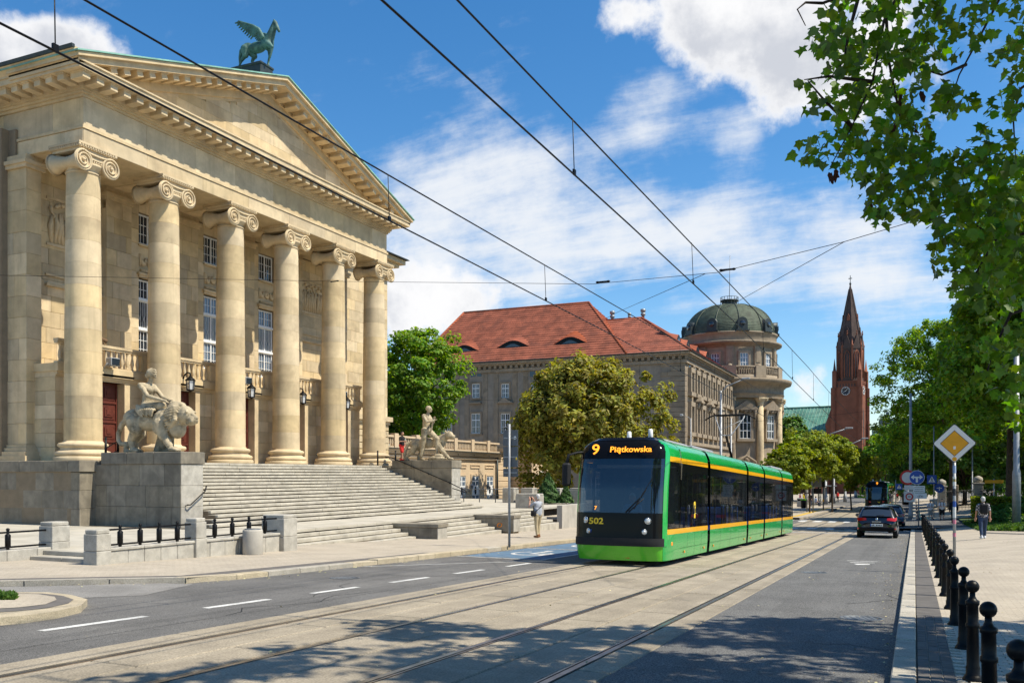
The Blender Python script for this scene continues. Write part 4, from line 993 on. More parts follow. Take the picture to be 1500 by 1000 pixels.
for sg in (-1, 1):
    d = .55
    while d < half-1.6:
        y = YM+sg*d; link('modillion', md_me, rk, loc=(XA+.12, y, zr(y)-.425), rot=(-sg*ang, 0, 0), scale=(1.1, .95, .95)); d += .60
rake('roof', -48, XA+OV+.20, -.01, .045, COPPER, th, .18)
# main house behind, wider than the portico
mh = MB().box(-75, -33, 20.5, 22.8, ZP-1, 12.9).box(-75, -33.05, 22.85, 45.5, ZP-1, 12.8).build('auditorium', SAND, th)
ww = MB().box(-60, -31.12, 43.3, 49.2, ZP-1, 13.3).build('wing_wall', MORTAR, th)
course(ww, 'wing_stone', SAND, 'x', -31.05, 43.4, 49.2, 3.7, 13.1, 1.2, .62, .07, 88)
MB().box(-60, -30.9, 43.6, 49.4, 13.1, 13.4).box(-60, -30.5, 43.6, 49.75, 13.4, 13.62).box(-60, -30.2, 43.6, 50.05, 13.62, 13.9).build('wing_cornice', SANDC, th)
MB().prism([(-60, 13.91), (-29.95, 13.91), (-30.1, 14.02), (-60, 14.4)], 'y', 43.6, 50.2).build('wing_roof', DARKMET, th)
MB().box(-60, -30.75, 43.52, 49.4, 3.4, 3.7).box(-60, -30.9, 43.52, 49.3, 3.2, 3.4).build('wing_band', SANDC, th)
for k in range(7): MB().bbox(-31.25, -30.98, 43.55, 49.25, ZS+k*.4-.1+.02, ZS+.3+k*.4-.02, .02).build('rustic_stone', SAND, ww)
# rain pipe in the corner at the left edge
pp = MB().tube([(-31.9, 22.6, ZP), (-31.9, 22.6, 11.3), (-31.9, 22.6, 11.9), (-31.9, 22.6, 14)], .11, 8).build('rain_pipe', DARKMET, th)
for z in (1.5, 4, 6.5, 9): MB().lathe([(.13, -.04), (.13, .04)], (-31.9, 22.6, z), 10).build('pipe_clip', DARKMET, pp)
# coffered underside seen between the columns
MB().box(-31.2, -28.5, Y0+.6, Y1-.6, ZA+.12, ZA+.3).build('portico_ceiling', SANDC, th)
for y in CY: MB().box(-31, -28.4, y-.34, y+.34, ZA-.02, ZA+.5).build('ceiling_beam', SANDC, th)

# lanterns and floodlights on the balcony front
def lantern(y, label):
    t = thing('wall_lantern', label, 'lantern', (XB+.05, y, ZB-.45), group='black lanterns over the theatre doors')
    x = XB+.22
    MB().tube([(XB-.02, y, ZB-.28), (XB+.1, y, ZB-.22), (XB+.22, y, ZB+.12), (x+.18, y, ZB+.26), (x+.34, y, ZB+.22), (x+.36, y, ZB+.10)], .035, 7).box(XB+.0, XB+.05, y-.1, y+.1, ZB-.45, ZB-.15).build('bracket', BLACKM, t)
    c_ = x+.36; zb = ZB-.52
    bd = MB()
    for k in range(6):
        a = k*math.pi/3; bd.tube([(c_+.15*math.cos(a), y+.15*math.sin(a), zb), (c_+.19*math.cos(a), y+.19*math.sin(a), zb+.42)], .018, 4)
    bd.lathe([(.02, -.06), (.16, 0), (.17, .03)], (c_, y, zb), 6); bd.lathe([(.24, .42), (.2, .48), (.08, .58), (.03, .66)], (c_, y, zb), 6)
    bd.build('lamp_frame', BLACKM, t)
    MB().lathe([(.14, .03), (.175, .41)], (c_, y, zb), 6, cap=False, smooth=False).build('lamp_glass', LAMPG, t)
for i, nm in ((1, 'second column from the left'), (2, 'third column from the left'), (3, 'fourth column from the left'), (4, 'fifth column from the left')):
    lantern(bays[i]+.05, 'black wall lantern over the door just right of the %s' % nm)
def flood(y, label):
    t = thing('floodlight', label, 'floodlight', (XB+.3, y, ZB+.02), group='grey floodlights on the theatre balcony')
    MB().tube([(XB+.2, y-.1, ZB+.0), (XB+.38, y-.1, ZB+.18), (XB+.38, y+.05, ZB+.18)], .025, 6).build('bracket', GREYM, t)
    MB().bbox(XB+.25, XB+.55, y-.05, y+.38, ZB+.10, ZB+.42, .02).build('housing', ROOFGREY, t)
    MB().bbox(XB+.55, XB+.575, y-.02, y+.35, ZB+.13, ZB+.39, .008).build('lens', WGLASS, t)
flood(bays[0]-.15, 'pale floodlight on the balcony between the first and second columns')
flood(bays[2]-.25, 'pale floodlight on the balcony between the third and fourth columns')
flood(bays[4]-.25, 'small floodlight on the balcony between the last two columns')
def spot(y, label):
    t = thing('spotlight', label, 'spotlight', (XB+.03, y, ZB+.92), group='rusty spotlights on the balcony rail')
    MB().tube([(XB+.03, y-.12, ZB+.92), (XB+.03, y, ZB+1.12), (XB+.03, y+.14, ZB+.92)], .018, 5).build('bracket', RUST, t)
    MB().lathe([(.05, -.18), (.06, -.1), (.085, .2)], (0, 0, 0), 10, axis='x').build('lamp_body', RUST, t, False, loc=(.03, 0, .24), rot=(0, .45, 1.2))
for i in (0, 1, 2): spot(bays[i]-.2, 'rusty spotlight clamped to the balcony rail right of the %s column' % ('first', 'second', 'third')[i])
# ------------------------------------------------------------------ statues
def statue(name, label, loc, rot, fn, vox=.017, m=STATUE):
    t = thing(name, label, 'statue', loc, (0, 0, rot)); fn(t, vox, m); return t
def hand(p, d, s, up=(0, 0, 1)):
    """palm and five bent fingers growing from p along d"""
    d = Vector(d).normalized(); u = Vector(up); sd_ = d.cross(u)
    if sd_.length < .1: sd_ = d.cross(Vector((1, 0, 0)))
    sd_.normalize(); u = sd_.cross(d).normalized(); p = Vector(p); o = [('c', p, p+d*.07*s, .035*s, .04*s)]
    for k, L in enumerate((.075, .085, .08, .062)):
        a = p+d*.09*s+sd_*(k-1.5)*.02*s; b_ = a+d*L*.55*s-u*.012*s; o += [('c', a-d*.03*s, b_, .0105*s, .0095*s), ('c', b_, b_+d*L*.4*s-u*.03*s, .0095*s, .008*s)]
    a = p+d*.025*s-sd_*.035*s; o += [('c', a, a+d*.05*s-sd_*.03*s-u*.01*s, .0125*s, .01*s)]
    return o
def lion(t, vox, m):
    b_ = [('e', (.80, 0, 1.20), (.50, .36, .36)), ('e', (1.5, 0, 1.08), (.62, .36, .34)), ('e', (2.25, 0, 1.10), (.48, .42, .44)), ('e', (2.1, 0, .80), (.4, .32, .22)),
          ('e', (2.70, 0, 1.22), (.40, .42, .50)), ('e', (2.76, 0, .80), (.28, .30, .34)), ('e', (3.12, 0, 1.28), (.33, .27, .31)), ('e', (3.42, 0, 1.10), (.22, .17, .15)), ('e', (3.36, 0, .99), (.2, .13, .10)), ('e', (3.60, 0, 1.16), (.07, .08, .06)), ('c', (3.25, 0, 1.40), (3.56, 0, 1.2), .09, .06)]
    for s in (-1, 1):
        b_ += [('e', (2.88, s*.26, 1.50), (.08, .07, .11)), ('c', (3.30, s*.10, 1.41), (3.36, s*.2, 1.36), .05, .04), ('e', (3.48, s*.11, 1.06), (.1, .08, .1))]
        for k in range(6): b_.append(('c', (2.86+.02*k, s*(.27+.012*k), 1.52-.085*k), (2.66+.012*k, s*(.38-.015*k), 1.28-.085*k), .085, .05))
    b_ += [('c', (2.55, 0, 1.64), (2.95, 0, 1.56), .14, .16)]
    b_ += [('c', (.95, -.2, 1.05), (1.1, -.26, .76), .30, .22), ('c', (1.1, -.26, .76), (.86, -.27, .44), .20, .12), ('c', (.86, -.27, .44), (.95, -.27, .10), .11, .10), ('e', (1.06, -.27, .07), (.2, .13, .09))]
    b_ += [('c', (.7, .2, 1.05), (.75, .25, .7), .28, .2), ('c', (.75, .25, .7), (.55, .25, .42), .18, .11), ('c', (.55, .25, .42), (.55, .25, .1), .1, .1), ('e', (.62, .25, .07), (.18, .12, .08))]
    b_ += [('c', (2.25, -.26, .95), (2.4, -.29, .58), .27, .18), ('c', (2.4, -.29, .58), (2.68, -.28, .22), .17, .12), ('e', (2.86, -.28, .09), (.23, .15, .10))]
    b_ += [('c', (2.2, .26, .9), (2.12, .28, .5), .24, .16), ('c', (2.12, .28, .5), (2.18, .28, .12), .15, .11), ('e', (2.3, .28, .08), (.2, .14, .09))]
    for k in range(3): b_ += [('c', (2.9, -.37+.09*k, .1), (3.06, -.37+.09*k, .06), .055, .05), ('c', (1.1, -.35+.08*k, .07), (1.24, -.35+.08*k, .05), .05, .045)]
    b_ += [('p', [(.42, 0, 1.2), (.18, -.05, .98), (.06, -.08, .7), (.08, -.1, .45), (.22, -.12, .31), (.42, -.12, .31), (.52, -.12, .27)], [.13, .10, .085, .08, .08, .09, .13]), ('c', (.5, -.12, .3), (.5, -.15, .05), .1, .09), ('c', (.5, -.15, .06), (.75, -.2, .05), .08, .05)]
    for s in (-1, 1):
        for j in range(13):
            f_ = s*(.12+j*.2); b_.append(('p', [(3.0-.02*(j % 3), .29*math.sin(f_), 1.27+.33*math.cos(f_)), (2.82, .41*math.sin(f_), 1.22+.47*math.cos(f_)), (2.56+.05*(j % 2), .45*math.sin(f_)*.98, 1.16+.50*math.cos(f_)*.98)], [.035, .045, .03]))
    organic('lion_body', b_, vox, m, t, 1)
    w = [('e', (1.42, 0, 1.62), (.27, .27, .25)), ('c', (1.40, 0, 1.62), (1.40, 0, 2.0), .22, .19), ('e', (1.42, 0, 2.20), (.2, .27, .26)), ('c', (1.38, -.25, 2.34), (1.38, .25, 2.34), .10, .10),
         ('c', (1.46, 0, 2.36), (1.55, 0, 2.58), .085, .075), ('e', (1.62, -.01, 2.74), (.145, .115, .165)), ('e', (1.55, 0, 2.79), (.19, .16, .17)), ('e', (1.41, 0, 2.70), (.11, .12, .11)), ('c', (1.75, -.01, 2.74), (1.785, -.01, 2.70), .022, .025), ('e', (1.735, 0, 2.63), (.045, .05, .035)), ('e', (1.74, 0, 2.79), (.04, .09, .025)), ('c', (1.72, 0, 2.86), (1.45, 0, 2.86), .05, .05),
         ('e', (1.58, -.12, 2.19), (.1, .1, .1)), ('e', (1.58, .12, 2.19), (.1, .1, .1)),
         ('c', (1.34, -.30, 2.34), (1.72, -.32, 1.94), .095, .075), ('c', (1.72, -.32, 1.94), (2.3, -.2, 1.78), .075, .055), ('c', (1.36, .3, 2.34), (1.75, .3, 1.96), .095, .075), ('c', (1.75, .3, 1.96), (2.3, .12, 1.78), .075, .055),
         ('c', (1.45, -.12, 1.58), (2.15, -.1, 1.62), .2, .15), ('c', (1.45, .14, 1.58), (2.15, .25, 1.6), .2, .15), ('c', (2.15, .25, 1.58), (2.0, .48, .95), .14, .11), ('c', (2.15, -.1, 1.6), (1.95, .45, 1.1), .14, .11)]
    w += hand((2.3, -.2, 1.78), (1, .1, -.15), 1.35) + hand((2.3, .12, 1.79), (1, -.2, -.1), 1.35)
    for k in range(9):                                        # folds of the draped cloth
        w.append(('p', [(1.2+.1*k, -.3, 1.62-.02*k), (1.28+.09*k, -.39, 1.45), (1.42+.07*k, -.41, 1.30-.03*(k % 3))], [.06, .055, .03]))
        w.append(('p', [(1.5+.06*k, .46, 1.0), (1.42+.07*k, .47, .5), (1.30+.10*k, .42, .05)], [.06, .07, .075]))
    w += [('c', (1.2, -.1, 1.52), (1.25, .2, 1.5), .14, .14), ('c', (2.0, .3, 1.1), (1.75, .42, .3), .2, .2)]
    organic('rider_body', w, vox*.8, m, t, 1)
statue('lion_rider_statue', 'stone statue of a woman riding a striding lion on the left pedestal', (-25.95, 23.3, .78), 0, lion)
def panther(t, vox, m):
    b_ = [('e', (.72, .1, .88), (.42, .30, .33)), ('e', (1.35, .1, .95), (.6, .28, .30)), ('e', (2.12, .1, .98), (.42, .32, .36)), ('c', (2.2, .1, 1.1), (2.55, .1, 1.28), .26, .2), ('e', (2.75, .1, 1.36), (.24, .22, .22)), ('e', (2.96, .1, 1.28), (.15, .15, .12)), ('e', (2.94, .1, 1.18), (.11, .11, .06)), ('e', (3.07, .1, 1.32), (.05, .06, .05))]
    for s in (-1, 1): b_ += [('e', (2.62, .1+s*.17, 1.54), (.06, .05, .08)), ('e', (2.88, .1+s*.1, 1.42), (.07, .05, .05))]
    b_ += [('c', (.72, -.08, .78), (.62, -.14, .5), .24, .16), ('c', (.62, -.14, .5), (.3, -.14, .26), .13, .09), ('c', (.3, -.14, .26), (.16, -.14, .07), .09, .08), ('e', (.26, -.14, .05), (.16, .1, .07)),
           ('c', (.8, .28, .78), (.95, .3, .5), .22, .15), ('c', (.95, .3, .5), (.72, .3, .26), .12, .09), ('c', (.72, .3, .26), (.72, .3, .08), .09, .08), ('e', (.82, .3, .05), (.16, .1, .07)),
           ('c', (2.2, -.1, .82), (2.5, -.14, .48), .2, .13), ('c', (2.5, -.14, .48), (2.85, -.14, .12), .12, .09), ('e', (2.97, -.14, .07), (.18, .11, .08)),
           ('c', (2.1, .3, .8), (2.2, .32, .42), .2, .13), ('c', (2.2, .32, .42), (2.3, .32, .1), .12, .09), ('e', (2.42, .32, .07), (.18, .11, .08)),
           ('p', [(.42, .1, 1.02), (.22, .05, .9), (.08, 0, .62), (.03, -.02, .3), (.04, -.04, .08)], [.1, .09, .08, .07, .07]),
           ('e', (2.2, -.22, .1), (.5, .25, .16)), ('e', (2.3, -.22, .24), (.3, .2, .12)), ('e', (1.9, -.2, .06), (.3, .2, .1))]
    organic('panther_body', b_, vox, m, t, 1)
    w = [('e', (1.52, -.18, 1.66), (.22, .24, .2)), ('c', (1.5, -.18, 1.7), (1.5, -.18, 2.05), .2, .21), ('e', (1.52, -.18, 2.25), (.21, .30, .24)), ('c', (1.5, -.46, 2.40), (1.5, .1, 2.40), .115, .115), ('c', (1.56, -.18, 2.4), (1.62, -.18, 2.6), .1, .09),
         ('e', (1.68, -.19, 2.76), (.15, .125, .18)), ('e', (1.63, -.18, 2.82), (.175, .15, .15)), ('c', (1.82, -.2, 2.76), (1.85, -.2, 2.71), .022, .026), ('e', (1.80, -.2, 2.64), (.045, .05, .03)), ('e', (1.81, -.2, 2.82), (.03, .09, .02)),
         ('c', (1.5, -.48, 2.38), (1.72, -.55, 2.08), .105, .085), ('c', (1.72, -.55, 2.08), (2.02, -.36, 2.12), .08, .06), ('c', (1.5, .12, 2.38), (1.75, .12, 2.1), .105, .085), ('c', (1.75, .12, 2.1), (1.98, -.2, 2.26), .08, .06), ('c', (2.0, -.3, 2.2), (1.85, -.3, 1.6), .06, .05),
         ('c', (1.46, -.3, 1.62), (1.42, -.36, .92), .205, .135), ('c', (1.42, -.36, .92), (1.28, -.38, .2), .135, .08), ('c', (1.26, -.38, .08), (1.48, -.42, .05), .07, .055),
         ('c', (1.56, -.08, 1.6), (2.18, -.2, 1.16), .2, .135), ('c', (2.18, -.2, 1.16), (2.16, -.22, .45), .125, .075), ('c', (2.14, -.22, .36), (2.38, -.26, .3), .065, .055)]
    w += hand((2.02, -.36, 2.12), (.6, .5, .5), 1.3) + hand((1.98, -.2, 2.26), (.5, -.5, .5), 1.3)
    organic('man_body', w, vox*.75, m, t, 2)
statue('panther_man_statue', 'stone statue of a nude man beside a prowling panther on the right pedestal', (-25.72, 42.5, .78), 0, panther)
def pegasus(t, vox, m):
    b_ = [('e', (.55, 0, .92), (.34, .26, .28)), ('e', (1.1, 0, .88), (.5, .27, .26)), ('e', (1.7, 0, .96), (.32, .26, .31)), ('c', (1.78, 0, 1.08), (1.98, 0, 1.48), .23, .17), ('c', (1.98, 0, 1.48), (2.1, 0, 1.78), .17, .12), ('c', (2.12, 0, 1.82), (2.34, 0, 1.44), .12, .075), ('e', (2.14, 0, 1.78), (.13, .09, .13)), ('e', (2.36, 0, 1.40), (.07, .06, .07)),
          ('c', (2.1, -.06, 1.9), (2.16, -.07, 2.02), .035, .012), ('c', (2.1, .06, 1.9), (2.16, .07, 2.02), .035, .012)]
    for k in range(9): b_.append(('c', (1.72+.045*k, 0, 1.38+.065*k), (1.6+.05*k, 0, 1.30+.068*k), .07, .03))
    b_ += [('p', [(.3, 0, 1.05), (.14, 0, .9), (.08, 0, .6), (.04, 0, .32)], [.07, .1, .09, .04]),
           ('c', (.5, -.12, .85), (.52, -.15, .58), .24, .15), ('c', (.52, -.15, .58), (.28, -.15, .36), .12, .075), ('c', (.28, -.15, .36), (.14, -.15, .1), .06, .05), ('c', (.14, -.15, .09), (.12, -.15, .0), .06, .075),
           ('c', (.6, .12, .85), (.8, .15, .6), .22, .14), ('c', (.8, .15, .6), (.66, .15, .38), .11, .07), ('c', (.66, .15, .38), (.74, .15, .1), .06, .05), ('c', (.74, .15, .09), (.76, .15, 0), .06, .075),
           ('c', (1.75, .12, .85), (1.72, .13, .45), .17, .08), ('c', (1.72, .13, .45), (1.62, .13, .1), .065, .05), ('c', (1.62, .13, .09), (1.63, .13, 0), .055, .07),
           ('c', (1.8, -.12, .88), (2.05, -.13, .68), .17, .085), ('c', (2.05, -.13, .68), (1.98, -.13, .34), .065, .05), ('c', (1.98, -.13, .33), (1.92, -.13, .22), .055, .065)]
    organic('horse_body', b_, vox, m, t, 2)
    for s in (-1, 1):
        w = [('c', (1.55, s*.2, 1.2), (1.45, s*.34, 1.5), .12, .10), ('c', (1.45, s*.34, 1.5), (1.2, s*.44, 1.68), .10, .07), ('c', (1.2, s*.44, 1.68), (.5, s*.6, 1.98), .07, .03)]
        for k in range(9):
            f_ = k/8; a = Vector((1.45-.9*f_, s*(.34+.24*f_), 1.5+.42*f_)); e_ = Vector((1.05-.72*f_, s*(.40+.22*f_), 1.12+.62*f_+.16*f_*f_))
            w.append(('c', a, e_, .055, .035)); w.append(('c', a.lerp(e_, .1)+Vector((.06, 0, 0)), e_.lerp(a, .25)+Vector((.08, s*.01, 0)), .05, .04))
        organic('wing', w, vox*.8, m, t, 1)
statue('winged_horse_statue', 'green bronze winged horse with raised foreleg on the gable of the theatre', (-29.15, 33.15, 19.1), 0, pegasus, .028, PATINA)
t = thing('statue_plinth', 'dark metal plinth under the winged horse on the gable', 'plinth', (-28.35, 33.15, 18.3))
MB().bbox(-29.25, -27.5, 32.73, 33.6, 17.8, 19.0, .03).build('plinth_block', DARKMET, t); MB().bbox(-29.28, -27.46, 32.69, 33.64, 18.98, 19.1, .03).bbox(-29.28, -27.46, 32.69, 33.64, 18.3, 18.42, .03).build('plinth_band', DARKMET, t)

# ------------------------------------------------------------------ terrace in front of the theatre
terr = strip('terrace', -60, -17.4, 14.9, 43.4, 0, STEP, nx=1, build=False, mb=MB())
def flat(name, x0, x1, y0, y1, z, matl, parent=None, kind='structure', h=.5):
    return MB().box(x0, x1, y0, y1, z-h, z).build(name, matl, parent, kind=kind)
TERR = mat('terrace_slabs', (0.44, 0.405, 0.335), .85, .1, 1.2, .003, 40, objrand=.05, stain=(.3, .275, .22), stain_amt=.5, stain_scale=.7)
tb = flat('terrace', -60, -18.7, 14.66, 60, ZP-.012, JOINT); flat('terrace_bed', -18.7, -16.62, 14.66, 20.8, ZP-.013, JOINT, tb)
yk = 14.62; rr = random.Random(5); nsl = 0
while yk < 44.4:
    xk = -16.65 if yk < 19.6 else -18.3
    while xk > -29:
        L = rr.uniform(1.3, 1.7)
        if not (xk < -22.5 and yk < 21.0 and False):
            if not (xk-L < -21.6 and yk > 22 and yk < 42.5): MB().bbox(xk-L+.004, xk-.004, yk+.004, yk+1.236, ZP-.1, ZP+rr.uniform(-.002, .002), .006).build('terrace_slab', TERR, tb); nsl += 1
        xk -= L
    yk += 1.24
flat('terrace_floor', -60, -28.5, 14.7, 60, ZP-.001, TERR, tb, None, .1)
flat('terrace_floor', -28.5, -18.3, 44.4, 60, ZP-.001, TERR, tb, None, .1)
# low front wall with coping, piers and iron railing
def stone_run(parent, axis, plane, a0, a1, zb0, zb1, zt, L, matl, name, depth=.3, sign=1):
    p = a0; rr = random.Random(int(a0*10))
    while p < a1-.01:
        q = min(p+L*rr.uniform(.9, 1.1), a1)
        if a1-q < .25: q = a1
        zb = min(zb0, zb1)-.15; d = rr.uniform(-.004, .004)
        mb = MB()
        if axis == 'x': mb.bbox(plane-depth, plane+d, p+.004, q-.004, zb, zt, .012)
        else: mb.bbox(p+.004, q-.004, plane-d if sign < 0 else plane-depth, plane+depth if sign < 0 else plane+d, zb, zt, .012)
        mb.build(name, matl, parent); p = q
XWALL = -16.3
pw = thing('terrace_wall', 'low granite wall along the pavement in front of the theatre terrace', 'wall', (XWALL, 17, gz(XWALL, 17)))
stone_run(pw, 'x', XWALL, 14.33, 20.2, -2.1, -2.3, -1.70, .52, PIERM, 'wall_stone')
y = 14.33
while y < 20.2: L = 1.0; MB().bbox(XWALL-.34, XWALL+.03, y+.003, min(y+L, 20.2)-.003, -1.698, -1.63, .012).build('coping_stone', PIERM, pw); y += L
def pier(x0, x1, y0, y1, zb, zt, label, group='granite piers of the terrace wall'):
    t = thing('stone_pier', label, 'pier', ((x0+x1)/2, (y0+y1)/2, zb), group=group); zm = zb+(zt-zb)*.45
    MB().bbox(x0, x1, y0, y1, zb-.2, zm-.003, .012).build('lower_block', PIERM, t); MB().bbox(x0+.004, x1-.004, y0+.004, y1-.004, zm+.003, zt-.10, .012).build('upper_block', PIERM, t); MB().bbox(x0+.02, x1-.02, y0+.02, y1-.02, zt-.10, zt, .02).build('cap_stone', PIERM, t)
pier(-16.62, -16.2, 13.95, 14.34, gz(-16, 14), gz(-16, 14)+.86, 'granite pier at the foot of the small side steps, left end of the railing')
pier(-16.62, -16.22, 16.92, 17.28, -2.0, -1.08, 'granite pier in the middle of the railing, left of the concrete bin')
pier(-16.95, -16.15, 20.2, 20.8, gz(-16, 20.5), gz(-16, 20.5)+1.12, 'wide granite pier right of the bin beside the lower steps')
pier(-19.2, -18.7, 12.3, 12.9, gz(-18.7, 12.6), gz(-18.7, 12.6)+.82, 'granite pier cut by the left edge of the photo')
pier(-19.2, -18.72, 14.85, 15.35, -2.0, -1.13, 'granite pier behind the top of the small side steps')
def railing(x, y0, y1, zb, n, label):
    t = thing('iron_railing', label, 'railing', (x, (y0+y1)/2, zb), group='black railings on the terrace wall')
    for z in (zb+.06, zb+.40): MB().tube([(x, y0, z), (x, y1, z)], .022, 8).build('rail', BLACKM, t)
    for k in range(n):
        y = y0+(y1-y0)*(k+.75)/(n+.5)
        pm_ = MB().lathe([(.03, 0), (.04, .03), (.03, .06), (.062, .08), (.062, .34), (.03, .37), (.04, .41), (.03, .43), (.045, .47), (.02, .50)], (x, y, zb), 8); pm_.build('post', BLACKM, t)
railing(-16.42, 14.34, 16.92, -1.63, 4, 'black iron railing with four posts left of the middle pier')
railing(-16.42, 17.28, 20.2, -1.63, 4, 'black iron railing with four posts behind the concrete bin')
railing(-18.95, 12.9, 14.85, -1.72, 1, 'short black iron railing with one post at the left edge')
pw2 = thing('side_wall', 'short granite wall under the small railing at the left edge', 'wall', (-18.9, 14, -2))
stone_run(pw2, 'x', -18.75, 12.9, 14.85, -2.1, -2.1, -1.72, .8, PIERM, 'wall_stone')
sst = thing('side_steps', 'three small granite steps between piers at the left', 'steps', (-17.6, 14.2, -2.05))
for k in range(3):
    z = ZP-.105*k; yf = 14.62-.34*k
    for (xa, xb) in ((-18.75+.5*k*0, -17.7), (-17.7, -16.6)): MB().bbox(xa+.003, xb-.003, yf-.0, yf+.4, z-.105-.15*(k == 2), z, .012).build('step_stone', STEP, sst)
# lower flight with dividing walls
lf = thing('lower_steps', 'five wide granite steps from pavement up to the theatre terrace', 'steps', (-16.8, 30, -2.5))
def flight(ya, yb, x0, n, rr, ext=0):
    for k in range(n):
        z = ZP-.138*k; xf = x0+.34*k; y = ya
        MB().box(xf-.7, xf-.03, ya, yb, z-.138-.2, z-.012).build('step_core', MORTAR, lf)
        while y < yb-.01:
            L = rr.uniform(1.6, 2.4); q = min(y+L, yb)
            if yb-q < .5: q = yb
            MB().bbox(xf-.42, xf+.03, y+.004, q-.004, z-.138-(.25 if k == n-1 else -.02), z+rr.uniform(-.003, .003), .012).build('step_stone', STEP, lf); y = q
rr = random.Random(9)
flight(20.85, 29.3, -18.6, 5, rr); flight(30.15, 36.25, -18.6, 6, rr); flight(37.05, 43.3, -18.6, 6, rr)
for (ya, yb, zt, lb) in ((29.35, 30.1, ZP-.07, 'low granite wall dividing the lower steps, nearer the theatre corner'), (36.3, 37.0, ZP-.03, 'low granite wall dividing the lower steps, with an orange scrawl')):
    t = thing('dividing_wall', lb, 'wall', (-17.4, ya, -2.5), group='low walls dividing the lower steps')
    MB().box(-18.7, -16.36, ya+.05, yb-.05, -2.9, zt-.16).build('core', MORTAR, t)
    course(t, 'wall_stone', GRAN, 'y', ya, -18.7, -16.32, zt-.75, zt-.15, 1.1, .6, .06, int(ya), sign=-1); course(t, 'wall_stone', PIERM, 'x', -16.3, ya, yb, zt-.75, zt-.15, 1.4, .6, .06, int(ya)+1)  # shaded side in darker granite, sunlit end paler, the light put into colour
    MB().bbox(-18.75, -16.27, ya-.03, yb+.03, zt-.145, zt, .015).build('coping_stone', GRAN, t)
    if ya > 36:
        mb = MB()
        for k in range(8):
            a = k*.75; mb.tube([(-17.0+.1*math.cos(a), ya-.012, zt-.45+.09*math.sin(a)), (-17.0+.13*math.cos(a+.5), ya-.012, zt-.45+.1*math.sin(a+.9))], .02, 4)
        mb.build('scrawl', ORANGE, t)
pier(-19.4, -18.0, 43.4, 44.0, -2.4, -1.0, 'big granite end block behind the photographing man')
rw = thing('ramp_wall', 'pale board-marked concrete ramp wall left of the tram', 'wall', (-17, 52, -3))
for k in range(9): MB().bbox(-17.3, -17.0, 44.1+k*1.8+.004, 45.9+k*1.8-.004, -3.4, -1.62, .01).build('concrete_panel', CONC, rw)
# back railing and piers of the terrace, in front of the courtyard
for i, (u, v) in enumerate([(612, 737), (660, 737), (748, 738), (775, 737), (815, 739), (846, 738)]):
    p = onY(u, v, 52.0) if i > 1 else onY(u, v, 50.0)
    nm = ('first', 'second', 'third', 'fourth', 'fifth', 'sixth')[i]
    pier(p.x-.4, p.x+.4, p.y-.4, p.y+.4, ZP, ZP+.95, '%s squat pier from the left in the railing before the courtyard' % nm, 'squat piers before the courtyard')
t = thing('court_railing', 'thin grey railing between squat piers before the courtyard', 'railing', (-20, 52, ZP))
for z in (ZP+.45, ZP+.85): MB().tube([(-36, 52, z), (-17.2, 52, z)], .025, 6).build('rail', GREYD, t)
pm_ = MB().tube([(0, 0, 0), (0, 0, .9)], .03, 6).mesh('post', GREYD)
x = -35
while x < -17.4: link('post', pm_, t, loc=(x, 52, ZP)); x += 1.15
# hand rails on the stair cheeks
def handrail(label, pts, posts, r=.024):
    t = thing('handrail', label, 'handrail', pts[0], group='dark hand rails by the main steps'); MB().tube(pts, r, 8).build('rail', BLACKM, t)
    for a, b_ in posts: MB().tube([a, b_], .018, 6).build('bracket', BLACKM, t)
handrail('dark hand rail sloping on the front face of the left pedestal', [(-22.42, 22.95, -1.02), (-22.36, 23.05, -1.02), (-22.36, 23.75, -.55), (-22.42, 23.85, -.40)], [((-22.5, 22.95, -1.05), (-22.38, 22.98, -1.02)), ((-22.5, 23.8, -.52), (-22.37, 23.75, -.55))])
handrail('dark hand rail running down the inner side of the right pedestal', [(-26.6, 41.9, 1.0), (-26.2, 41.9, .95), (-22.5, 41.9, -.45), (-21.6, 41.9, -.85), (-21.55, 41.9, -.95), (-22.4, 41.92, -.72)], [((-25.3, 42.02, .55), (-25.3, 41.9, .62)), ((-23.9, 42.02, .0), (-23.9, 41.9, .08)), ((-22.6, 42.02, -.5), (-22.6, 41.9, -.42))])
def barrier(label, pts):
    t = thing('low_barrier', label, 'barrier', pts[0], group='short black barriers at the top of the steps')
    for p in (pts[0], pts[-1]): MB().tube([p, (p[0], p[1], p[2]+.78)], .045, 6).ball((p[0], p[1], p[2]+.8), .05, 8).build('post', BLACKM, t)
    for h in (.12, .45): MB().tube([(p[0], p[1], p[2]+h) for p in pts], .02, 6).build('rail', BLACKM, t)
barrier('short black barrier by the tail of the lion statue', [(-26.5, 23.2, ZS), (-25.9, 23.2, ZS+.25)])
barrier('short black barrier at the foot of the last column on the right', [(-27.2, 42.1, ZS), (-26.2, 42.35, ZS)])
# concrete bin
t = thing('litter_bin', 'round pale concrete litter bin against the terrace wall', 'litter bin', (-15.98, 18.7, gz(-16, 18.7)))
MB().lathe([(.23, -.05), (.25, 0), (.26, .03), (.26, .62), (.245, .66), (.21, .66), (.2, .58)], (-15.98, 18.7, gz(-16, 18.7)+.09), 28).build('bin_body', CONC, t)
MB().lathe([(.2, 0), (.215, .05), (.17, .05)], (-15.98, 18.7, gz(-16, 18.7)+.72), 24).build('liner_rim', GREYD, t)
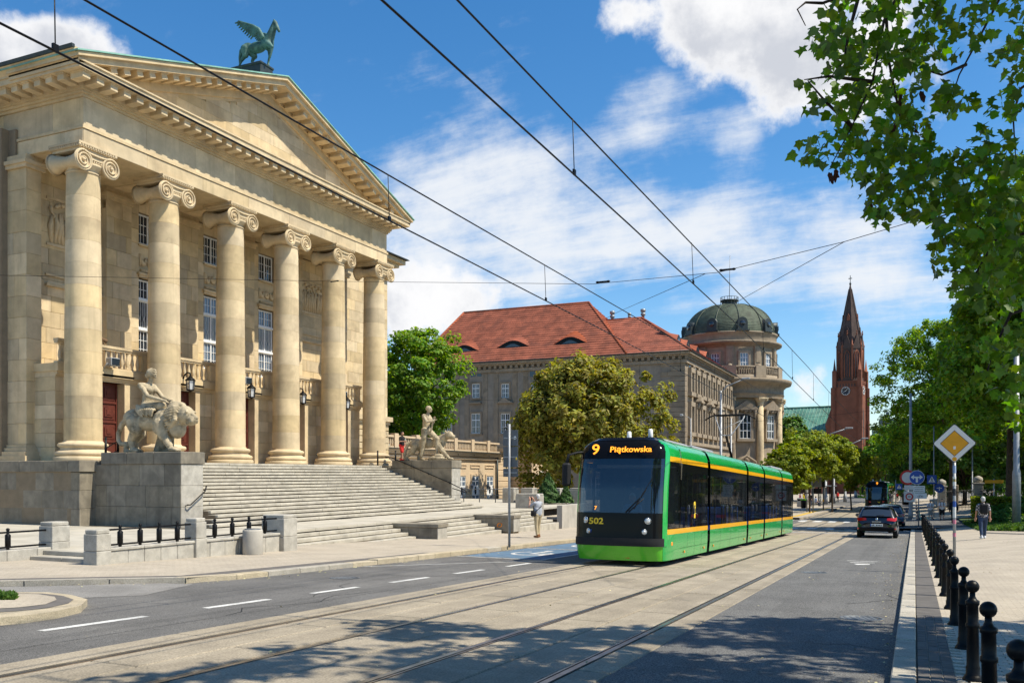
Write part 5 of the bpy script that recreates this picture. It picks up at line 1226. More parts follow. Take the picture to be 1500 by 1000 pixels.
# ------------------------------------------------------------------ people
def person(label, loc, head_to, h, top, bottom, hair, skin=SKIN, shoes=BRNC, shorts=False, sleeves='short', arms='down', stride=.0, lean=0.0, sit=False, bag=None, hairlong=False, vox=.017, skirt=False, arm2=None):
    """head_to: heading in degrees, 0 = facing +Y"""
    k = h/1.75; t = thing('person', label, 'person', loc, (0, 0, R(head_to)))
    hipz = .92*k if not sit else .50*k; L = lean
    def V(x, y, z): return (x*k, y*k, z*k)
    hz = hipz/k; dz = hz-.92
    hips = [V(-.095, 0, hz), V(.095, 0, hz)]; foot = []; knee = []
    for i, s in enumerate((-1, 1)):
        if sit: knee.append(V(s*.1, .42, hz)); foot.append(V(s*.1, .45, .08))
        else:
            f_ = stride*s; knee.append(V(s*.1, f_*.55+.03, .50)); foot.append(V(s*.1, f_*(1.0)-(0.12*abs(stride) if f_ < 0 else 0), .085+(.1*abs(stride) if f_ < 0 else 0)))
    ch = V(0, L*.6, 1.26+dz); sh = V(0, L*.8, 1.42+dz); hd = V(0, L+.02, 1.625+dz)
    el, ha, hd_dir = [], [], []
    for i, s in enumerate((-1, 1)):
        a = arms if not (i == 1 and arm2) else arm2
        if a == 'photo': el.append(V(s*.27, .22, 1.25+dz)); ha.append(V(s*.11, .34, 1.50+dz)); hd_dir.append((-s*.3, .3, 1))
        elif a == 'fold': el.append(V(s*.26, .05, 1.14+dz)); ha.append(V(s*.10, .26, 1.16+dz)); hd_dir.append((-s*.6, .8, 0))
        elif a == 'lap': el.append(V(s*.25, .05, 1.12+dz)); ha.append(V(s*.12, .3, 1.0+dz)); hd_dir.append((-s*.3, 1, -.1))
        else:
            w = -stride*s*.5; el.append(V(s*.245, -.02+w*.35, 1.12+dz)); ha.append(V(s*.25, .05+w, .87+dz)); hd_dir.append((0, .15+w*.3, -1))
    b_ = [('e', hd, (.078*k, .098*k, .115*k)), ('e', (hd[0], hd[1]+.02*k, hd[2]-.06*k), (.06*k, .07*k, .06*k)), ('c', (hd[0], hd[1]+.095*k, hd[2]+.005*k), (hd[0], hd[1]+.112*k, hd[2]-.025*k), .011*k, .016*k), ('e', (hd[0], hd[1]+.088*k, hd[2]-.062*k), (.028*k, .016*k, .012*k)),
          ('e', (hd[0]-.08*k, hd[1]-.005*k, hd[2]), (.014*k, .025*k, .034*k)), ('e', (hd[0]+.08*k, hd[1]-.005*k, hd[2]), (.014*k, .025*k, .034*k)), ('c', sh, (hd[0], hd[1]-.01*k, hd[2]-.1*k), .055*k, .05*k),
          ('e', ch, (.155*k, .105*k, .2*k)), ('c', (ch[0], ch[1], ch[2]-.1*k), (0, 0, hipz+.08*k), .12*k, .13*k), ('c', hips[0], hips[1], .12*k, .12*k), ('c', (-.165*k, sh[1], sh[2]-.03*k), (.165*k, sh[1], sh[2]-.03*k), .058*k, .058*k)]
    sl = []; tr = []; sho = []
    for i, s in enumerate((-1, 1)):
        S = (s*.185*k, sh[1], sh[2]-.035*k)
        b_ += [('c', S, el[i], .05*k, .04*k), ('c', el[i], ha[i], .039*k, .027*k)]+hand(ha[i], hd_dir[i], k, (0, -1, .2))
        b_ += [('c', hips[i], knee[i], .085*k, .055*k), ('c', knee[i], foot[i], .055*k, .037*k), ('c', (foot[i][0], foot[i][1]-.03*k, foot[i][2]-.04*k), (foot[i][0]+s*.02*k, foot[i][1]+.14*k, foot[i][2]-.05*k), .035*k, .03*k)]
        E_ = Vector(el[i]); S_ = Vector(S); H_ = Vector(ha[i])
        sl += [('c', S_, S_.lerp(E_, .75) if sleeves == 'short' else E_, .066*k, .058*k)]
        if sleeves == 'long': sl += [('c', E_, E_.lerp(H_, .93), .053*k, .04*k)]
        Kn = Vector(knee[i]); F_ = Vector(foot[i]); Hp = Vector(hips[i])
        tr += [('c', Hp, Hp.lerp(Kn, .92) if shorts else Kn, .108*k, (.09 if shorts else .074)*k)]
        if not shorts: tr += [('c', Kn, Kn.lerp(F_, .95), .073*k, .058*k)]
        f_ = foot[i]; sho += [('c', (f_[0], f_[1]-.045*k, f_[2]-.035*k), (f_[0]+s*.02*k, f_[1]+.15*k, f_[2]-.042*k), .047*k, .04*k), ('c', (f_[0], f_[1]-.03*k, f_[2]+.02*k), (f_[0], f_[1]-.03*k, f_[2]-.03*k), .047*k, .05*k)]
    organic('body', b_, vox*.8, skin, t, 2)
    organic('top', sl+[('e', (ch[0], ch[1], ch[2]+.02*k), (.18*k, .128*k, .2*k)), ('c', (ch[0], ch[1], ch[2]-.12*k), (0, 0, hipz+.04*k), .138*k, .15*k), ('c', (-.075*k, ch[1], ch[2]-.12*k), (-.07*k, 0, hipz+.02*k), .12*k, .125*k), ('c', (.075*k, ch[1], ch[2]-.12*k), (.07*k, 0, hipz+.02*k), .12*k, .125*k), ('c', (-.16*k, sh[1], sh[2]-.03*k), (.16*k, sh[1], sh[2]-.03*k), .072*k, .072*k), ('c', (0, sh[1], sh[2]-.02*k), (0, sh[1]+.01*k, sh[2]+.04*k), .07*k, .062*k)], vox, top, t, 2)
    if skirt: tr = [('c', (0, 0, hipz+.03*k), (0, 0, hipz-.42*k), .15*k, .22*k)]
    organic('trousers' if not shorts and not skirt else ('skirt' if skirt else 'shorts'), tr+[('c', hips[0], hips[1], .122*k, .122*k), ('c', (0, 0, hipz+.05*k), (0, 0, hipz-.02*k), .13*k, .13*k)], vox, bottom, t, 2)
    organic('shoes', sho, vox*.8, shoes, t, 1)
    hb = [('e', (hd[0], hd[1]-.022*k, hd[2]+.035*k), (.09*k, .1*k, .1*k)), ('e', (hd[0], hd[1]-.045*k, hd[2]-.02*k), (.083*k, .07*k, .09*k))]
    if hairlong: hb += [('c', (hd[0], hd[1]-.06*k, hd[2]), (hd[0], hd[1]-.09*k, hd[2]-.25*k), .08*k, .06*k)]
    organic('hair', hb, vox*.8, hair, t, 1)
    if bag:
        kind, bm = bag
        if kind == 'backpack':
            MB().bbox(-.15*k, .15*k, ch[1]-.29*k, ch[1]-.10*k, ch[2]-.22*k, ch[2]+.2*k, .05*k).build('backpack', bm, t, False)
            sp = MB()
            for s in (-1, 1): sp.tube([(s*.1*k, ch[1]-.14*k, ch[2]+.17*k), (s*.11*k, ch[1]-.02*k, ch[2]+.235*k), (s*.11*k, ch[1]+.12*k, ch[2]+.12*k), (s*.12*k, ch[1]+.09*k, ch[2]-.14*k), (s*.13*k, ch[1]-.1*k, ch[2]-.18*k)], .02*k, 5)
            sp.build('shoulder_strap', bm, t, False)
        if kind == 'shoulder':
            MB().bbox(-.33*k, -.15*k, -.10*k, .12*k, hipz-.06*k, hipz+.16*k, .04*k).build('bag', bm, t, False)
            MB().tube([(-.24*k, .02*k, hipz+.16*k), (-.12*k, ch[1]+.13*k, ch[2]), (.12*k, sh[1], sh[2]+.03*k), (.05*k, ch[1]-.14*k, ch[2]), (-.2*k, -.08*k, hipz+.15*k)], .018*k, 5).build('bag_strap', bm, t, False)
    return t
def at(u, v, off=.1): p = ghit(u, v, off); return (p.x, p.y, p.z)
CHECK = mat('cloth_plaid', (.05, .05, .06), .9, 0, 1)
def plaid():
    t = CHECK.node_tree; n = NB(t); bs = t.nodes['Principled BSDF']; tcn = n.n('ShaderNodeTexCoord'); br = n.n('ShaderNodeTexChecker'); br.inputs['Scale'].default_value = 16
    br.inputs[1].default_value = (.45, .42, .42, 1); br.inputs[2].default_value = (.03, .03, .05, 1); n.l(tcn.outputs['Object'], br.inputs[0]); n.l(br.outputs[0], bs.inputs['Base Color'])
plaid()
man = person('white-haired man in grey shirt and khaki trousers holding up a phone on the pavement', at(788, 787), 68, 1.74, SHIRTG, KHAKI, HAIRG, SKINR, BRNC, arms='photo', bag=('shoulder', BLKC), stride=.06)
MB().bbox(-.09, .09, .42, .435, 1.48, 1.62, .004).build('phone', BLACKG, thing('phone', 'dark phone held up by the white-haired man', 'phone', man.location, man.rotation_euler), False)
p = onY(589, 690, 42.6); person('boy in black shirt and red shorts beside the panther statue', (-26.08, 42.8, .785), -95, 1.62, BLKC, REDC, HAIRD, SKINR, REDC, shorts=True, arms='down', arm2='fold', stride=.12, lean=.03)
person('grey-haired woman in plaid shirt and jeans walking away with a black backpack', at(1440, 789), 8, 1.66, CHECK, NAVY, HAIRG, SKINR, WHTC, stride=.22, bag=('backpack', BLKC))
person('schoolboy in white shirt and pale grey shorts walking with a backpack', at(1363, 762), 178, 1.6, WHTC, GRYC, HAIRB, SKIN, WHTC, shorts=True, arms='fold', stride=.13, bag=('backpack', BLKC), vox=.02)
person('schoolboy in white shirt and black shorts walking beside another boy', at(1380, 762), 182, 1.62, WHTC, BLKC, HAIRD, SKIN, BLKC, shorts=True, arms='fold', stride=-.13, bag=('backpack', BLKC), vox=.02)
person('person in long black clothes walking behind the priority sign post', at(1397, 766), 5, 1.72, BLKC, BLKC, HAIRD, SKIN, BLKC, sleeves='long', stride=.15, vox=.02)
person('fair-haired girl in dark top walking by the hedge', at(1454, 742), 20, 1.6, BLKC, GRYC, HAIRB, SKIN, BLKC, hairlong=True, stride=.12, vox=.024)
person('person in red top and dark trousers far down the right pavement', at(1314.5, 733), 180, 1.6, REDC, BLKC, HAIRD, SKIN, BLKC, stride=.12, vox=.03)
person('taller person all in black far down the right pavement', at(1320.5, 733), 175, 1.78, BLKC, BLKC, HAIRD, SKIN, BLKC, stride=.15, sleeves='long', vox=.03)
person('person in pale top beside the dark bin far down the right pavement', at(1327, 735), 170, 1.7, WHTC, NAVY, HAIRD, SKIN, BLKC, stride=.12, vox=.03)
# waiting people at the tram stop
person('person in blue shirt sitting at the tram stop', at(1195, 741, .17), -60, 1.7, BLUC, NAVY, HAIRD, SKIN, BLKC, sit=True, arms='lap', vox=.03)
person('person in dark clothes standing at the tram stop', at(1187, 742, .17), 170, 1.75, BLKC, NAVY, HAIRD, SKIN, BLKC, vox=.03)
person('person in yellow top standing at the tram stop', at(1177, 740, .17), 100, 1.66, YELC, BLKC, HAIRB, SKIN, BLKC, vox=.03)
person('person in pink top standing at the tram stop beside the yellow top', at(1172, 739, .17), 120, 1.62, PINKC, GRYC, HAIRD, SKIN, BLKC, vox=.03, skirt=True)
person('person in red and black at the far end of the tram stop', at(1227, 735, .17), 200, 1.7, REDC, BLKC, HAIRD, SKIN, BLKC, vox=.035)
MB().bbox(-.8, .8, -.2, .2, .40, .46, .01).box(-.7, -.6, -.15, .15, 0, .4).box(.6, .7, -.15, .15, 0, .4).build('bench', GREYD, None, loc=at(1194.3, 740.6, .16), rot=(0, 0, R(30)), label='dark bench under the person in blue at the tram stop', cat='bench')
# ------------------------------------------------------------------ tram
def interp(xs, ysv, x):
    return float(np.interp(x, xs, ysv))
def yf(z): return interp([.1, .3, .55, .75, 1.3, 2.0, 2.6, 3.0, 3.3, 3.45], [.12, .05, 0, .02, .04, .12, .25, .36, .47, .60], z)
def hw(z): return interp([.1, .5, 2.6, 2.9, 3.15, 3.32, 3.42], [1.17, 1.2, 1.2, 1.185, 1.12, .98, .80], z)
SX = [0, .45, .72, .86, .93, .97, 1.0, 1.0]; SYo = [0, .02, .08, .17, .27, .42, .95, 1.75]
def fpt(s, z, off=0.0):
    """point on the rounded tram front; s runs from the middle (0) round to the side (7)"""
    w = hw(z); x = interp(range(8), SX, s)*w; y0 = yf(z); y = y0+interp(range(8), SYo, s)
    y = min(y, 1.75+max(0, y0-.8)*0) if s >= 6.99 else y
    if s >= 6.99: y = 1.75
    x2 = interp(range(8), SX, min(7, s+.05))*w; y2 = y0+interp(range(8), SYo, min(7, s+.05))
    x1 = interp(range(8), SX, max(0, s-.05))*w; y1 = y0+interp(range(8), SYo, max(0, s-.05))
    n = Vector((y2-y1, -(x2-x1), 0)); n = n.normalized() if n.length > 1e-6 else Vector((0, -1, 0))
    return (x+n.x*off, y+n.y*off, z)
def fpanel(parent, name, s0, s1, z0, z1, m, off=0.0, ns=8, nz=6, sides=(1, -1), join=False, zfun=None):
    for sg in ((0,) if join else sides):
        mb = MB(); mb.smooth = True
        if join: S = [(-1, s1-(s1)*i/ns) for i in range(ns)]+[(1, s1*i/ns) for i in range(ns+1)]
        else: S = [(sg, s0+(s1-s0)*i/ns) for i in range(ns+1)]
        V_ = []
        for j in range(nz+1):
            for (g_, s) in S:
                zz_ = z0+(z1-z0)*j/nz; p = fpt(s, zz_, off); V_.append((p[0]*g_, p[1], p[2]))
        m_ = len(S); mb.add(V_, [(j*m_+i, j*m_+i+1, (j+1)*m_+i+1, (j+1)*m_+i) for j in range(nz) for i in range(m_-1)], True)
        mb.build(name, m, parent, False)
SIDE = [(1.17, .14), (1.2, .45), (1.2, .79), (1.2, .92), (1.2, 2.62), (1.195, 2.75), (1.16, 3.02), (1.08, 3.22), (.95, 3.33), (.7, 3.38), (0, 3.40)]
def side_strip(parent, name, y0, y1, z0, z1, m, off=0.0, sides=(1, -1)):
    for g_ in sides:
        mb = MB(); n = 4; V_ = []
        for j in range(n+1): z = z0+(z1-z0)*j/n; V_ += [(g_*(hw(z)+off), y0, z), (g_*(hw(z)+off), y1, z)]
        mb.add(V_, [(2*j, 2*j+1, 2*j+3, 2*j+2) for j in range(n)], True); mb.build(name, m, parent, False)
def roof_skin(parent, y0, y1):
    P_ = [(hw(3.02), 3.02), (1.10, 3.19), (.99, 3.32), (.82, 3.40)]
    for g_ in (1, -1):
        mb = MB(); V_ = []
        for x, z in P_: V_ += [(g_*x, y0, z), (g_*x, y1, z)]
        mb.add(V_, [(2*j, 2*j+1, 2*j+3, 2*j+2) for j in range(3)], True); mb.build('roof_edge', GREEN, parent, False)
    MB().box(-.83, .83, y0, y1, 3.30, 3.38).build('roof', ROOFGREY, parent, False)
def glazed(parent, y0, y1, panes, door=()):
    side_strip(parent, 'door_sill', y0, y1, .40, .405, BLACKG, .002)
    for g_ in (1, -1):
        MB().box(min(g_*1.10, g_*1.195), max(g_*1.10, g_*1.195), y0, y1, 2.40, 2.62).build('window_header', BLACKG, parent, False)
        ps = [y0]+list(panes)+[y1]
        for i, y in enumerate(ps):
            MB().box(min(g_*1.15, g_*1.197), max(g_*1.15, g_*1.197), max(y0, y-.045), min(y1, y+.045), .92, 2.40).build('window_post', BLACKG, parent, False)
        for i in range(len(ps)-1):
            a, c = ps[i]+.045, ps[i+1]-.045; x = g_*1.198
            pn = MB().quad((x, a, .93), (x, c, .93), (x, c, 2.40), (x, a, 2.40)).build('window_pane', GLASS, parent, False)
            if i in door: MB().tube([(g_*1.205, a+.1, 1.28), (g_*1.215, a+.1, 1.3), (g_*1.215, a+.1, 1.5), (g_*1.205, a+.1, 1.52)], .012, 6).build('door_handle', GREYD, pn, False)
            elif c-a > .8: MB().box(min(x, x+g_*.006), max(x, x+g_*.006), a, c, 2.0, 2.02).build('vent_bar', BLACKG, pn, False)
def make_tram():
    t = thing('tram', 'green low-floor tram with yellow stripes and black front showing route 9', 'tram', (-6.77, 21.2, gz(-6.77, 21.2)+.01), (-math.atan(.0293), 0, 0), group='green trams on the street')
    cab = MB().box(-1.0, 1.0, .7, 5.1, .12, .42).build('front_body', RUBBER, t, False)
    fpanel(cab, 'lower_apron', 0, 4.2, .14, .50, LIME, 0, join=True, ns=12)
    fpanel(cab, 'bumper', 0, 4.3, .50, .70, RUBBER, .03, join=True, ns=12, nz=3)
    fpanel(cab, 'front_panel', 0, 4.0, .70, 1.32, BLACKG, .005, join=True, ns=12)
    fpanel(cab, 'windscreen', 0, 3.95, 1.32, 2.68, WSCREEN, .0, join=True, ns=14, nz=10)
    fpanel(cab, 'destination_box', 0, 4.0, 2.68, 3.34, BLACKG, .006, join=True, ns=12)
    fpanel(cab, 'roof_brow', 0, 4.6, 3.34, 3.44, BLACKG, .02, join=True, ns=12, nz=2)
    fpanel(cab, 'corner_pillar', 3.95, 5.15, .50, 3.2, GREEN, .012, nz=14); fpanel(cab, 'corner_pillar', 3.6, 5.6, 3.2, 3.43, GREEN, .010, nz=4)
    fpanel(cab, 'corner_panel', 4.15, 7, .14, .79, GREEN, .004); fpanel(cab, 'lower_stripe', 5.15, 7, .79, .92, YELLOW, .006, nz=2); fpanel(cab, 'upper_stripe', 5.15, 7, 2.62, 2.75, YELLOW, .006, nz=2)
    fpanel(cab, 'cab_window', 5.15, 6.92, .94, 2.58, GLASS, .0); fpanel(cab, 'window_frame', 6.9, 7, .92, 2.62, BLACKG, .006, nz=2)
    fpanel(cab, 'window_header', 5.15, 7, 2.50, 2.62, BLACKG, .002, nz=2)
    fpanel(cab, 'roof_edge', 5.15, 7, 2.75, 3.40, GREEN, .003)
    MB().box(-.80, .80, 1.0, 1.75, 3.36, 3.43).build('roof', BLACKG, cab, False)
    for g_ in (1, -1): MB().lathe([(.03, 0), (.02, .02)], (g_*1.185, 1.05, .56), 8, axis='x').build('marker_light', ORANGE, cab, False) if False else MB().bbox(min(g_*1.17, g_*1.205), max(g_*1.17, g_*1.205), .86, 1.0, .50, .60, .01).build('marker_light', ORANGE, cab, False)
    # lamps, number, screens
    for g_ in (1, -1):
        for (x, z, r) in ((.80, 1.13, .075), (.72, .86, .06)):
            q = fpt(interp(SX, range(8), x/1.2), z, .012); hl = MB().lathe([(r, 0), (r, -.02), (r*.8, -.03), (.001, -.04)], (0, 0, 0), 18, axis='y' if False else 'z').mesh('headlight', [CHROME])
            a = .62*g_; o = link('headlight', MB().lathe([(r*1.15, .0), (r*1.15, .012), (r, .02), (r*.8, .006), (.001, -.004)], (0, 0, 0), 18).mesh('headlight', CHROME), cab, False, loc=(g_*q[0], q[1], z), rot=(R(90), 0, g_*.55))
            link('lens', MB().lathe([(r*.85, .014), (r*.6, .026), (.001, .03)], (0, 0, 0), 16).mesh('lens', LAMPG), o, False)
        MB().bbox(g_*.62-.06, g_*.62+.06, yf(.86)+.035, yf(.86)+.055, .81, .90, .005).build('badge', SIGNB if g_ < 0 else BLACKG, cab, False)
        MB().lathe([(.05, 0), (.05, .01)], (0, 0, 0), 12).build('towing_cap', RUBBER, cab, False, loc=(g_*.82, yf(.44)+.15, .43), rot=(R(90), 0, g_*.6))
    MB().bbox(.18, .34, yf(.24)+.02, yf(.24)+.045, .20, .26, .004).build('reflector', REDL, cab, False)
    fm = text_mesh('502', .21, .003, .006); fm.materials.append(NUM); o = link('fleet_number', fm, cab, False, loc=(-.52, yf(1.08)+.015, 1.10), rot=(R(90), 0, -.06), scale=(1.25, 1, 1))
    dm = text_mesh('Piątkowska', .235, .002, .004); dm.materials.append(LED); dr = math.atan2(yf(3.3)-yf(2.9), .4)
    link('destination', dm, cab, False, loc=(.28, yf(2.98)-.03, 2.98), rot=(R(90)-dr, 0, 0)); rm = text_mesh('9', .44, .002, .004); rm.materials.append(LED); link('route_number', rm, cab, False, loc=(-.66, yf(2.98)+.012, 2.98), rot=(R(90)-dr, 0, 0))
    lm = text_mesh('7', .13, .002, .002); lm.materials.append(LED); link('course_number', lm, cab, False, loc=(-.55, yf(1.42)+.02, 1.43), rot=(R(90)-.15, 0, 0))
    wp = MB().tube([(.25, yf(1.34)-.02, 1.34), (.62, yf(1.7)+.03, 1.72), (.86, yf(2.1)+.1, 2.1)], .014, 5).tube([(.32, yf(1.34)-.02, 1.34), (.68, yf(1.7)+.04, 1.68)], .012, 5).tube([(.45, yf(1.5)-.03, 1.42), (.88, yf(2.1)+.10, 2.2)], .012, 4); wp.build('wiper', RUBBER, cab, False)
    for g_ in (-1, 1):                                         # mirrors on curved arms
        if g_ == -1:
            mr = MB().tube([(g_*1.0, .75, 2.92), (g_*1.2, .52, 2.9), (g_*1.40, .40, 2.80), (g_*1.45, .38, 2.55)], [.05, .045, .045, .05], 8).build('mirror_arm', RUBBER, cab, False)
            MB().bbox(g_*1.45-.11, g_*1.45+.11, .28, .46, 1.98, 2.58, .05).build('mirror', RUBBER, mr, False)
    # cab interior
    MB().bbox(-1.0, 1.0, .32, .95, 1.0, 1.34, .05).build('dashboard', RUBBER, cab, False); MB().box(-1.1, 1.1, 2.05, 2.1, .4, 2.9).build('cab_wall', GREYD, cab, False)
    MB().bbox(-.25, .3, 1.45, 1.62, .9, 2.0, .05).bbox(-.25, .3, .95, 1.6, .85, 1.0, .05).build('driver_seat', GREYD, cab, False)
    # bodies
    secs = [(1.75, 5.15, (2.55, 3.2, 3.75, 4.4), (1, 2)), (5.5, 11.9, (6.3, 7.4, 8.0, 8.7, 9.9, 11.0), (3, 4)), (12.25, 15.9, (13.0, 13.9, 14.8), (1, 2)), (16.25, 21.2, (17.3, 18.4, 19.3, 20.3), (2,)), (21.55, 25.4, (22.4, 23.1, 24.0, 24.8), (1, 2))]
    for k, (a, c, panes, dr_) in enumerate(secs):
        bd = MB().box(-1.1, 1.1, a+.02, c-.02, .16, .42).build('body', RUBBER, t, False)
        side_strip(bd, 'lower_panel', a, c, .14, .79, GREEN); side_strip(bd, 'lower_stripe', a, c, .79, .92, YELLOW, .003); side_strip(bd, 'upper_stripe', a, c, 2.62, 2.75, YELLOW, .003); side_strip(bd, 'upper_panel', a, c, 2.75, 3.02, GREEN)
        roof_skin(bd, a, c); glazed(bd, a, c, panes, dr_)
        MB().box(-1.12, 1.12, a+.03, c-.03, 2.50, 2.58).build('ceiling', WHITE, bd, False)
        for y in np.arange(a+.5, c-.4, .95):
            for g_ in (-1, 1): MB().bbox(g_*.72-.35, g_*.72+.35, y, y+.12, .75, 1.45, .03).bbox(g_*.72-.35, g_*.72+.35, y-.4, y, .72, .84, .03).build('seat', SIGNB, bd, False)
        for y in np.arange(a+.3, c-.2, 1.4): MB().tube([(.35, y, .42), (.35, y, 2.5)], .018, 6).build('grab_pole', YELLOW, bd, False)
        for y in (a+.5, c-.5):
            for g_ in (1, -1): MB().bbox(min(g_*1.195, g_*1.212), max(g_*1.195, g_*1.212), y-.04, y+.04, .26, .32, .006).build('marker_light', ORANGE, bd, False)
        for y in [a+(c-a)*f_ for f_ in (.25, .5, .75)]: side_strip(bd, 'panel_joint', y, y+.008, .15, .78, RUBBER, .002)
        if k % 2 == 0:
            bg_ = MB().box(-.95, .95, a+.7, c-.7, .05, .3).build('bogie', RUBBER, t, False)
            for y in (a+1.0, c-1.0):
                for g_ in (-1, 1): MB().lathe([(.30, -.06), (.30, .06)], (g_*.75, y, .30), 18, axis='x').build('wheel', RUST, bg_, False)
        if k < 4:
            gw = MB()
            for j in range(5): y = c+.0+j*.07; gw.box(-1.06, 1.06, y+.005, y+.03, .2, 3.28).box(-1.02, 1.02, y+.03, y+.07, .22, 3.25)
            gw.build('gangway_bellows', RUBBER, t, False)
            for g_ in (1, -1): MB().box(min(g_*1.06, g_*1.15), max(g_*1.06, g_*1.15), c+.0, c+.12, 2.3, 2.9).build('corner_trim', GREEN, t, False)
    # tail
    MB().bbox(-1.05, 1.05, 25.4, 25.95, .18, 3.3, .2).build('tail_body', BLACKG, t, False)
    # yellow company sign: ring and bars on the second pane
    MB().lathe([(.09, 0), (.12, .0), (.12, .004), (.09, .004)], (1.203, 3.42, 1.5), 20, axis='x').box(1.203, 1.207, 3.33, 3.51, 1.485, 1.515).box(1.203, 1.207, 3.34, 3.50, 1.16, 1.32).box(1.203, 1.207, 3.34, 3.50, 1.35, 1.375).build('yellow_mark', NUM, t, False)
    # roof units
    MB().bbox(-.75, .62, 1.9, 5.1, 3.38, 3.56, .04).build('roof_unit', ROOFGREY, t, False); MB().bbox(-.75, .75, 1.2, 1.85, 3.40, 3.52, .05).build('roof_unit', BLACKG, t, False)
    MB().bbox(-.7, .65, 5.6, 8.6, 3.38, 3.58, .04).build('roof_unit', ROOFGREY, t, False); MB().bbox(-.7, .7, 21.7, 25.2, 3.38, 3.58, .05).build('roof_unit', ROOFGREY, t, False)
    for (x, y, m_) in ((-.45, 2.6, SIGNW), (.35, 1.9, SIGNW)): MB().lathe([(.06, 0), (.07, .02), (.06, .24), (.03, .26)], (x, y, 3.5), 10).build('antenna', m_, t, False)
    # pantograph
    pb = MB().bbox(-.5, .5, 15.0, 16.0, 3.42, 3.50, .02).box(-.4, -.34, 14.9, 16.1, 3.5, 3.56).box(.34, .4, 14.9, 16.1, 3.5, 3.56).build('pantograph', BLACKM, t, False)
    MB().tube([(0, 15.6, 3.52), (0, 14.2, 4.22)], [.055, .04], 7).build('lower_arm', BLACKM, pb, False)
    MB().tube([(0, 14.2, 4.22), (-.2, 14.25, 4.25), (-.55, 14.9, 4.95), (-.58, 15.0, 5.08)], .022, 6).tube([(0, 14.2, 4.22), (.2, 14.25, 4.25), (.55, 14.9, 4.95), (.58, 15.0, 5.08)], .022, 6).tube([(-.3, 14.45, 4.45), (.55, 14.85, 4.9)], .012, 5).build('upper_arm', GREYM, pb, False)
    MB().tube([(-1.0, 15.0, 4.92), (-.8, 15.0, 5.05), (-.62, 15.0, 5.11), (.62, 15.0, 5.11), (.8, 15.0, 5.05), (1.0, 15.0, 4.92)], .03, 6).tube([(-.6, 15.25, 5.1), (.6, 15.25, 5.1)], .028, 6).tube([(-.6, 15, 5.1), (-.6, 15.25, 5.1)], .02, 5).tube([(.6, 15, 5.1), (.6, 15.25, 5.1)], .02, 5).build('collector_head', BLACKM, pb, False)
    return t
tram = make_tram()
def lower_roof(o):                                             # bring the roof line down to its real height
    if o.name.startswith('antenna'):
        for v in o.data.vertices: v.co.z -= .22
    elif o.type == 'MESH' and o.location.length < 1e-6:
        for v in o.data.vertices:
            if 2.75 < v.co.z < 3.6: v.co.z = 2.75+(v.co.z-2.75)*.68
    elif o.type == 'MESH' and o.location.z > 2.75: o.location.z = 2.75+(o.location.z-2.75)*.68; o.scale = (1, .9, 1)
    for ch in o.children: lower_roof(ch)
for ch in tram.children: lower_roof(ch)
SKIP = {'fleet_number', 'route_number', 'destination', 'course_number', 'headlight', 'badge', 'driver_seat', 'seat', 'grab_pole', 'yellow_mark', 'pantograph'}
def dup_skip(root):
    def rec(o, par):
        c = o.copy(); COL.objects.link(c)
        if par is not None: c.parent = par; c.matrix_parent_inverse = o.matrix_parent_inverse.copy()
        for ch in list(o.children):
            if ch.name.split('.')[0] not in SKIP: rec(ch, c)
        return c
    return rec(root, None)
T2Y = 104.0
tram2 = dup_skip(tram); tram2.location = (-3.75, T2Y, gz(-3.75, T2Y)+.01); tram2.rotation_euler = (-.011, 0, 0)
tram2['label'] = 'distant green tram seen from behind, ahead of the black car'
cab2 = [c for c in tram2.children if c.name.startswith('front_body')][0]
for g_ in (1, -1): MB().bbox(g_*.66-.1, g_*.66+.1, .03, .08, .98, 1.16, .02).build('tail_light', REDL, cab2, False)
MB().bbox(.0, .35, .03, .07, .95, 1.10, .01).build('number_plate', NUM, cab2, False)
om = text_mesh('9', .42, .002, .01); om.materials.append(LED); link('route_number', om, cab2, False, loc=(.05, yf(3.06)-.02, 3.05), rot=(R(60), 0, 0))
drv = person('tram driver in pale blue shirt sitting behind the windscreen', (-6.72, 22.55, gz(-6.7, 22.4)+.50), 180, 1.75, BLUC, NAVY, HAIRG, SKIN, BLKC, sit=True, arms='lap', sleeves='long', vox=.022)

